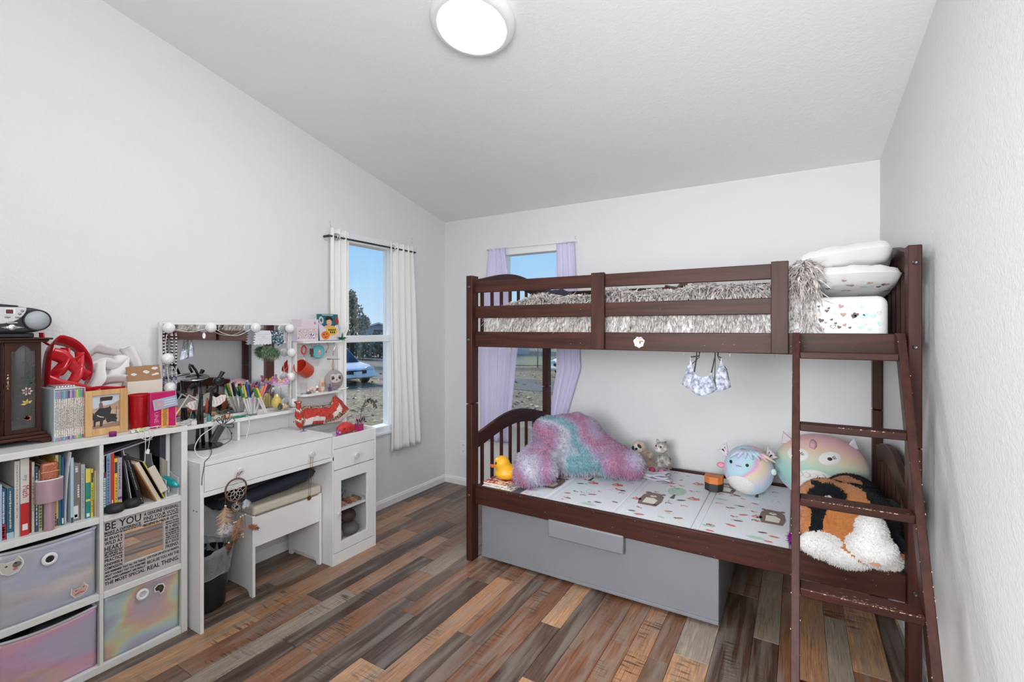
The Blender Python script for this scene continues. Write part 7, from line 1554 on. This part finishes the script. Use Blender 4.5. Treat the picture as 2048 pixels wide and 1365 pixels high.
MB().obox((-2.53,1.312,.832), (.012,.016,.046), Rx(-.55)).build('body', mat('charcoal_plastic', rgb(58,58,60), .4), ad, bevel=.004); MB().obox((-2.528,1.340,.872), (.007,.014,.008), Rx(-.3)).build('velcro', mat('velcro', rgb(130,128,118), .9), ad, bevel=.002)
LP = [(-2.528,1.342,.872)]
for k, (a, l) in enumerate(((2.2,.05),(1.25,.062),(.45,.055),(-.2,.045),(1.7,.05))):
    for s in (-.35, -.18, 0, .18, .35): LP.append((-2.526+.003*k, 1.342+l*math.cos(a+s)*(1 if abs(s) < .3 else .4), .872+l*math.sin(a+s)*(1 if abs(s) < .3 else .4)))
    LP.append((-2.528,1.342,.872))
cable('cable', ad, LP, .0017, M_BLACK); cable('cable', ad, [(-2.535,1.30,.80),(-2.50,1.30,.778),(-2.49,1.36,.80),(-2.515,1.365,.85),(-2.528,1.342,.872)], .0017, M_BLACK)
cable('cable', ad, [(-2.545,1.297,.79),(-2.50,1.27,.775),(-2.43,1.235,.7695),(-2.36,1.19,.768),(-2.30,1.14,.767),(-2.279,1.128,.755),(-2.278,1.119,.71),(-2.278,1.116,.67)], .0016, M_BLACK)
cw = thing('white_cord', 'white charging cord looping from the riser shelf over the desk top', 'cord', (-2.45, 1.35, DT))
cable('cord', cw, [(-2.60,1.500,RZ+.003),(-2.575,1.503,RZ+.002),(-2.572,1.502,.84),(-2.570,1.488,.785),(-2.54,1.46,DT+.002),(-2.46,1.37,DT+.002),(-2.40,1.28,DT+.002),(-2.37,1.20,DT+.002),(-2.385,1.165,DT+.004),(-2.44,1.165,.80),(-2.49,1.215,.845),(-2.53,1.30,.875),(-2.575,1.33,.895)], .0022, M_CABLE)
o = thing('hair_pin', 'tiny lilac airplane-shaped hair clip on the desk top', 'hair clip', (-2.486, 1.773, DT)); MB().box(-2.488,-2.482,1.752,1.794,DT,DT+.003).build('bar', mat('lilac_metal', rgb(160,150,196), .3, .4), o); MB().prism([(-2.497,1.768),(-2.473,1.778),(-2.485,1.782)], 'z', DT+.003, DT+.006).build('wing', mat('lilac_metal', (0,0,0)), o); MB().box(-2.486,-2.484,1.771,1.777,DT+.006,DT+.018).build('fin', mat('indigo_metal', rgb(80,70,150), .3), o)
# red woven stocking draped over the tray and the desk
def knit(name, cols, sc):
    m = bpy.data.materials.new(name); m.use_nodes = True; t = m.node_tree; p = t.nodes['Principled BSDF']; c = nd(t, 'ShaderNodeTexCoord'); n = nd(t, 'ShaderNodeTexNoise', Scale=sc, Detail=3.); t.links.new(c.outputs['Object'], n.inputs['Vector']); r = ramp(t, cols); t.links.new(n.outputs['Fac'], r.inputs[0]); t.links.new(r.outputs[0], p.inputs['Base Color']); b = nd(t, 'ShaderNodeBump', Strength=.5, Distance=.004); t.links.new(n.outputs['Fac'], b.inputs['Height']); t.links.new(b.outputs[0], p.inputs['Normal']); p.inputs['Roughness'].default_value = .9; return m
M_KR = knit('knit_red', [(.3,rgb(150,40,36)),(.6,rgb(196,64,54)),(.8,rgb(176,54,46))], 90); M_KB = knit('knit_brown', [(.42,rgb(74,52,40)),(.5,rgb(140,110,84)),(.56,rgb(222,200,176)),(.62,rgb(84,56,44))], 110); M_KW = knit('knit_white', [(.3,rgb(206,190,180)),(.7,rgb(226,214,206))], 60)
sk = thing('woven_bag', 'red, white and brown woven cloth bag slumped on the desk tray', 'bag', (-2.50, 1.94, .78))
def bagfn(u, v):
    y = 1.800+.325*u; zt3 = float(np.interp(u, [0,.04,.12,.2,.45,.62,.72,.8,1], [.90,.88,.895,.893,.888,.885,.905,.945,.888])); zb = float(np.interp(u, [0,.2,.5,.8,1], [.795,.792,.775,.775,.825])); bul = .035*math.sin(PI*min(1,max(0,v)))*(.4+.6*math.sin(PI*u))
    return (-2.565+.05*(1-v)+bul+.010*math.sin(9*u+3*v), y+.006*math.sin(6*v), zb+(zt3-zb)*v)
q = MB().grid(bagfn, 44, 22); 
for i_, f_ in enumerate(q.f):
    u = (i_ % 44)/44; v = (i_//44)/22
    k = 0
    if v > .84 and u < .72: k = 1
    elif v > .93: k = 1
    elif v < .42-.25*abs(u-.25) and u < .42: k = 2
    elif .42 <= u < .74 and v < .16+.5*(u-.42)*2*.9: k = 1 if v > .05+.5*(u-.5) else 2
    elif .58 < u < .80 and .2+1.2*(u-.62) < v < .55+.5*(u-.62): k = 2
    elif u >= .74 and v < .3: k = 2 if v < .2 else 1
    if v < .14 and .12 < u < .40: k = 0
    q.m[i_] = k
q.build('cloth', [M_KR, M_KB, M_KW], sk, solid=.005, smooth=180)
def ballfn(u, v): a = 2*PI*u; r = float(np.interp(v, [0,.2,.5,.75,.9,1], [.006,.022,.024,.014,.012,.024])); return (-2.535+r*math.cos(a)*.8, 1.788+r*math.sin(a)-.014*v, .772+.165*v)
q = MB().grid(ballfn, 20, 24)
for i_ in range(len(q.f)): u = (i_ % 20)/20; v = (i_//20)/24; q.m[i_] = 2 if abs(math.sin(9*v+4*u)) < .28 else (1 if abs(math.sin(9*v+4*u+.5)) < .18 else 0)
q.build('knotted_end', [M_KR, M_KB, M_KW], sk, solid=.004, smooth=180)
o = thing('red_ornament', 'round red papery ornament in front of the woven bag', 'ornament', (-2.47, 2.06, .704)); vs, fs = blob([((-2.46,2.055,.742), (.040,.055,.036)), ((-2.455,2.015,.738), (.028,.03,.03)), ((-2.45,2.09,.735), (.026,.03,.028))], .006, 4)
mb_of([(x,y,max(z,.7045)) for x,y,z in vs], fs).build('body', mat('red_lantern', rgb(206,56,52), .45, bump=(60,.5,.006)), o, smooth=180)
for y in (2.02, 2.058): MB().ell((-2.424,y,.742), (.003,.006,.006), 8, 6).build('dimple', mat('dark_red', rgb(96,24,26), .6), o, smooth=180)
# tray things
o = thing('plush_keyring', 'small purple bear keyring in the desk tray', 'toy', (-2.35, 1.912, .704)); m_ = mat('purple_toy', rgb(150,70,140), .4, bump=(120,.5,.003)); vs, fs = blob([((-2.345,1.912,.725), (.014,.022,.018)), ((-2.345,1.907,.752), (.013,.015,.014)), ((-2.345,1.896,.764), (.005,.006,.006)), ((-2.345,1.918,.764), (.005,.006,.006)), ((-2.345,1.932,.716), (.010,.012,.009))], .003, 3)
mb_of([(x,y,max(z,.7045)) for x,y,z in vs], fs).build('body', m_, o, smooth=180); MB().ell((-2.333,1.909,.750), (.003,.007,.006), 10, 8).build('face', mat('toy_face', rgb(214,190,206), .5), o, smooth=180)
o = thing('lipstick', 'brown and black lip pencil leaning in the desk tray', 'lip pencil', (-2.34, 1.99, .704)); MB().tube([(-2.325,1.965,.7135),(-2.33,1.995,.725)], .006, 10).build('cap', M_BLACK, o, smooth=50); MB().tube([(-2.33,1.995,.725),(-2.338,2.036,.738)], .0055, 10).build('barrel', mat('copper_pen', rgb(170,84,50), .3, .3), o, smooth=50)
bc = thing('brush_cup', 'translucent magenta cup of makeup brushes in the desk tray', 'cup', (-2.36, 2.075, .704)); M_MG = mat('magenta_plastic', rgb(186,40,110), .2, trans=.3); MB().lathe([(0,0),(.026,0),(.0275,.068),(.026,.068),(.0245,.004),(0,.004)], (-2.358,2.074,.7043), 28, caps=False).build('body', M_MG, bc, smooth=40)
r_ = random.Random(17)
BRC = [rgb(120,100,120), rgb(150,150,160), rgb(190,150,170), rgb(206,206,214), rgb(96,86,100), rgb(170,140,150), rgb(200,180,190), rgb(110,110,124), rgb(60,54,60), rgb(206,160,176)]
LBK = ['grey-violet', 'silver', 'pale mauve', 'white', 'dark violet', 'dusty rose', 'pearl pink', 'slate', 'black', 'rose-pink']
for i in range(10):
    a = Vector((-2.358+.014*math.cos(i*2.2), 2.074+.014*math.sin(i*2.2), .7095)); b_ = Vector((-2.356+.03*math.cos(i*2.2)*.6, 2.074+(-.034+.0075*i), .800+.02*r_.random()+(.03 if i == 8 else 0))); o = thing('makeup_brush', LBK[i]+' makeup brush standing in the magenta cup', 'brush', tuple(a)); o['group'] = 'brushes in the magenta cup'
    MB().tube([a, a.lerp(b_,.8)], [.0022,.0032], 8).build('handle', mat('brush_h_%d' % i, BRC[i], .35, .3), o, smooth=50); MB().tube([a.lerp(b_,.801), a.lerp(b_,.92), b_], [.0036,.0055,.002], 8).build('bristles', mat('brush_b_%d' % (i % 3), (rgb(60,50,54), rgb(206,180,190), rgb(176,130,150))[i % 3], .9), o, smooth=60)
o = thing('feather', 'long dark curved feather with a striped edge in the magenta cup', 'feather', (-2.365, 2.085, .71)); sp3 = [(-2.362,2.080,.712),(-2.36,2.085,.80),(-2.358,2.10,.862),(-2.356,2.13,.905),(-2.354,2.165,.912),(-2.352,2.195,.885),(-2.352,2.212,.845)]
cable('quill', o, sp3, .0016, mat('quill', rgb(96,84,70), .6)); q = MB(); P = [Vector(p) for p in sp3]
for i in range(26):
    t = 1.6+4.3*i/26; k = min(int(t), 5); p = P[k].lerp(P[k+1], t-k); d_ = (P[k+1]-P[k]).normalized(); n_ = Vector((0,-d_.z,d_.y)); 
    for s, l in ((1,.011), (-1,.018 if i % 3 else .004)):
        q.poly([p, p+d_*.006, p+n_*s*l+d_*.011, p+n_*s*l+d_*.006] if s > 0 else [p, p+n_*s*l+d_*.006, p+n_*s*l+d_*.011, p+d_*.006], i % 2 if s < 0 else 0)
tag(q.build('vane', [mat('feather_dark', rgb(46,42,40), .7), mat('feather_brown', rgb(110,90,70), .7)], o, solid=.0004), kind='stuff')

# ---------------------------------------------------------------- hanging from the drawer knobs
dc = thing('dreamcatcher', 'brown dreamcatcher with tan feathers hanging on the left drawer knob', 'dreamcatcher', (-2.262, 1.26, .38))
XD = -2.262; M_SUE = mat('brown_suede', rgb(104,80,68), .9); M_WEB = mat('web_thread', rgb(222,214,206), .8); DCc = (1.259,.612)
def hoop(name, c, r, th, sq_=1.): MB().tube([(XD+.004*math.sin(a*2), c[0]+r*sq_*math.cos(a), c[1]+r*math.sin(a)) for a in [2*PI*i/40 for i in range(40)]], th, 8, closed=True).build(name, M_SUE, dc, smooth=180)
hoop('hoop', DCc, .052, .0042, .93); hoop('small_hoop', (1.262,.530), .022, .0028)
def web(c, r, n, rings, th, sq_=1.):
    q = MB(); prev = None
    for k in range(rings):
        rr = r*(1-.27*k); off = PI/n*k; pts = [(XD, c[0]+rr*sq_*math.cos(2*PI*i/n+off), c[1]+rr*math.sin(2*PI*i/n+off)) for i in range(n)]
        if prev:
            for i in range(n): q.tube([prev[i], pts[i]], th, 4, caps=False); q.tube([prev[(i+1) % n], pts[i]], th, 4, caps=False)
        prev = pts
    q.tube(prev, th, 4, closed=True); return tag(q.build('web', M_WEB, dc), kind='stuff')
web(DCc, .050, 9, 4, .0007, .93); web((1.262,.530), .021, 9, 3, .0006)
MB().ell((XD+.003,1.259,.620), (.003,.005,.005), 8, 6).build('bead', mat('bead_cream', rgb(222,200,176), .5), dc); MB().tube([(XD,1.259,.665),(XD+.008,1.262,.69),(XD+.006,1.285,.694),(XD-.004,1.272,.675)], .0014, 6).build('hang_loop', M_SUE, dc)
BDS = [(1.2605,.556),(1.2605,.548),(1.209,.553),(1.212,.551),(1.249,.462),(1.258,.462),(1.280,.478),(1.290,.481),(1.302,.482),(1.226,.377),(1.283,.392),(1.292,.392),(1.293,.378)]
for y, z in BDS: MB().ell((XD,y,z), (.0036,.0040,.0036), 8, 6).build('bead', mat('bead_cream', (0,0,0)), dc, smooth=180)
for a, b_ in (((1.210,.585),(1.210,.553)), ((1.259,.560),(1.262,.552)), ((1.258,.508),(1.252,.465)), ((1.281,.518),(1.290,.484)), ((1.306,.59),(1.306,.545)), ((1.306,.545),(1.304,.485)), ((1.30,.48),(1.303,.42)), ((1.24,.45),(1.235,.40)), ((1.235,.40),(1.226,.38))): MB().tube([(XD,*a),(XD,*b_)], .0011, 5).build('cord', M_SUE, dc)
FT = [(1.210,.550,.105,.030,-PI/2,rgb(196,164,138),1),(1.205,.475,.062,.020,-PI/2-.1,rgb(216,210,206),2),(1.222,.470,.060,.018,-PI/2+.1,rgb(206,202,204),3),(1.282,.478,.100,.022,-PI/2-.15,rgb(170,124,96),4),(1.252,.458,.095,.018,-PI/2+.1,rgb(176,140,116),5),(1.306,.555,.050,.016,-PI/2,rgb(200,200,204),6),(1.265,.440,.075,.014,-PI/2-.2,rgb(140,96,72),7),(1.317,.425,.062,.012,-.62,rgb(160,112,80),8),(1.224,.378,.030,.010,-PI/2,rgb(130,84,58),9),(1.245,.385,.065,.008,-PI/2-.4,rgb(96,76,60),10)]
for y, z, l, w, a, col, sd in FT:
    q = MB(); rg_ = random.Random(sd); d_ = Vector((0,math.cos(a),math.sin(a))); n_ = Vector((0,-d_.z,d_.y)); c = Vector((XD,y,z))
    for i in range(150):
        t = rg_.random(); p = c+d_*l*t*.9; s = rg_.choice((-1,1)); ww = 1.45*w*math.sin(PI*min(1,t*.8+.15))**.7*rg_.uniform(.6,1.1); e = p+n_*s*ww+d_*l*.16+Vector((rg_.uniform(-.008,.008),0,0)); q.tube([p, p.lerp(e,.5)+d_*.004, e], [.0009,.0008,.0002], 3, 0 if t < .75 else 1, caps=False)
    q.tube([c, c+d_*l*.95], [.001,.0004], 4)
    tag(q.build('feather', [mat('dc_feather_%d' % sd, col, .9), mat('dc_tip_%d' % sd, tuple(x*.55 for x in col), .9)], dc), kind='stuff')
nk = thing('necklace', 'thin gold chain necklace with a sun pendant hanging on the right drawer knob', 'necklace', (-2.27, 1.665, .45)); M_GOLD = mat('gold', rgb(150,116,70), .3, .9)
for y0, y1 in ((1.668,1.657), (1.683,1.667)): MB().tube([(-2.272,y0+.004,.697),(-2.272,y0,.68),(-2.278,(y0+y1)/2,.56),(-2.278,y1,.462)], .0011, 5).build('chain', M_GOLD, nk, smooth=180)
q = MB(); q.lathe([(0,-.003),(.010,-.003),(.011,0),(.010,.003),(0,.003)], (-2.278,1.661,.448), 20, Ry(PI/2))
for k in range(12): a = 2*PI*k/12; q.tube([(-2.278,1.661+.010*math.cos(a),.448+.010*math.sin(a)),(-2.278,1.661+.0165*math.cos(a),.448+.0165*math.sin(a))], [.0022,.0008], 5)
q.build('pendant', M_GOLD, nk, smooth=40)

# ---------------------------------------------------------------- stool, navy bundle, waste basket
so_ = thing('vanity_stool', 'white wooden stool with a cream padded seat under the desk', 'stool', (-2.52, 1.61, 0))
def legp(y0, y1):
    x0, x1 = -2.665, -2.375; pts = [(x0,0),(x0+.03,0),(x0+.034,.018),(x0+.05,.030),(x0+.075,.034),(x1-.075,.034),(x1-.05,.030),(x1-.034,.018),(x1-.03,0),(x1,0),(x1,.412),(x0,.412)]
    MB().prism(pts, 'y', y0, y1).build('leg_panel', M_WHITE, so_, bevel=.0015, smooth=30)
legp(1.405, 1.420); legp(1.800, 1.815)
bx('apron', M_WHITE, so_, -2.392, -2.378, 1.4205, 1.7995, .252, .405, .001); bx('apron', M_WHITE, so_, -2.662, -2.648, 1.4205, 1.7995, .252, .405, .001); bx('seat_board', M_WHITE, so_, -2.647, -2.393, 1.4205, 1.7995, .395, .405, .001)
MB().box(-2.668, -2.372, 1.408, 1.812, .4125, .462).build('seat_cushion', mat('cream_vinyl', rgb(206,198,182), .35, bump=(8,.15,.01)), so_, bevel=.014, bseg=4, smooth=60)
nv = thing('cushion', 'black and navy folded cushion lying on the stool seat under the desk', 'cushion', (-2.54, 1.56, .462))
f3 = cushion_fn((-2.545,1.56,.502), .125, .285, .036, Rx(.10), puff=.4); cushion('cover', f3, mat('navy_fabric', rgb(50,56,68), .8, bump=(30,.3,.004)), nv); 
MB().obox((-2.55,1.555,.562), (.12,.29,.008), Rx(.12)).build('board', M_MATTE, nv, bevel=.004)
wb_ = thing('waste_basket', 'black waste basket with a clear plastic liner under the desk', 'waste basket', (-2.52, 1.25, 0)); WC = (-2.520,1.245)
q = MB(); q.lathe([(0,.001),(.088,.001),(.092,.006),(.110,.255),(.114,.257),(.114,.263),(.107,.262),(.089,.010),(0,.009)], (*WC,0), 40, caps=False); q.build('bin', mat('bin_black', rgb(34,35,38), .4), wb_, smooth=40)
def bagf(u, v):
    a = 2*PI*u; w = .004*math.sin(17*a)+.003*math.sin(31*a+2); r = float(np.interp(v, [0,.35,.55,.62,1], [.109,.118,.128,.122,.098]))+w*(.4+v); z = float(np.interp(v, [0,.35,.55,.62,1], [.165,.23,.285,.300,.235]))+.006*math.sin(5*a+1)+.012*math.sin(2*a+.6)*v
    return (WC[0]+r*math.cos(a), WC[1]+r*math.sin(a), z)
MB().grid(bagf, 80, 12).build('liner', mat('bin_liner', rgb(200,204,210), .2, alpha=.38, bump=(40,.8,.01)), wb_, smooth=180)
MB().tube([(WC[0]+.1125*math.cos(a),WC[1]+.1125*math.sin(a),.172+.008*math.sin(3*a)) for a in [2*PI*i/40 for i in range(40)]], .002, 5, closed=True).build('liner_band', mat('bin_liner', (0,0,0)), wb_)
# contents of the glass cabinet
def lump(name, label, cat, c, r, col, rot=0.):
    o = thing(name, label, cat, (c[0], c[1], c[2]-r[2])); MB().ell(c, r, 18, 12, Rz(rot)).build('body', mat('lump_%d_%d' % (int(col[0]*400), int(col[2]*400)), col, .6, bump=(25,.4,.008)), o, smooth=180); return o
o = lump('hair_roller', 'blue-grey round box behind the cabinet glass, upper shelf', 'box', (-2.44,1.96,.364), (.05,.055,.058), rgb(92,112,130)); MB().tube([(-2.39,1.95+.028*math.cos(a),.385+.028*math.sin(a)) for a in [2*PI*i/24 for i in range(24)]], .003, 6, closed=True).build('ring', mat('ring_blue', rgb(130,150,164), .4), o)
for i, (y, z, r, col, lab) in enumerate(((1.915,.318,.013,rgb(206,140,140),'coral bottle behind the cabinet glass, left of the row'), (1.948,.316,.011,rgb(206,160,150),'pale peach bottle behind the cabinet glass'), (1.985,.318,.013,rgb(150,96,84),'brown bottle behind the cabinet glass, middle of the row'), (2.022,.318,.013,rgb(190,140,110),'tan bottle behind the cabinet glass'), (2.060,.317,.012,rgb(140,110,96),'dark tan bottle behind the cabinet glass, right of the row'))):
    o = thing('cosmetic_bottle', lab, 'bottle', (-2.34,y,.304)); o['group'] = 'bottles lying on the cabinet shelf'; MB().tube([(-2.40,y,.304+r),(-2.345,y,.304+r)], r, 14).build('body', mat('bot_%d' % i, col, .3), o, smooth=50); MB().tube([(-2.345,y,.304+r),(-2.325,y,.304+r)], r*.7, 12).build('cap', mat('bot_c%d' % i, tuple(x*.8 for x in col), .3), o, smooth=50)
lump('pouch', 'dark brown cloth pouch behind the cabinet glass, lower shelf', 'pouch', (-2.42,2.03,.205), (.06,.055,.04), rgb(74,56,54)); lump('pouch', 'grey-pink cloth bundle at the bottom of the glass cabinet', 'pouch', (-2.42,1.93,.118), (.07,.05,.042), rgb(150,124,128)); lump('pouch', 'black cloth bundle above the grey-pink one in the glass cabinet', 'pouch', (-2.44,1.925,.205), (.06,.045,.046), rgb(40,38,42)); lump('pouch', 'grey patterned cloth at the bottom right of the glass cabinet', 'pouch', (-2.42,2.05,.118), (.06,.06,.04), rgb(110,108,112))
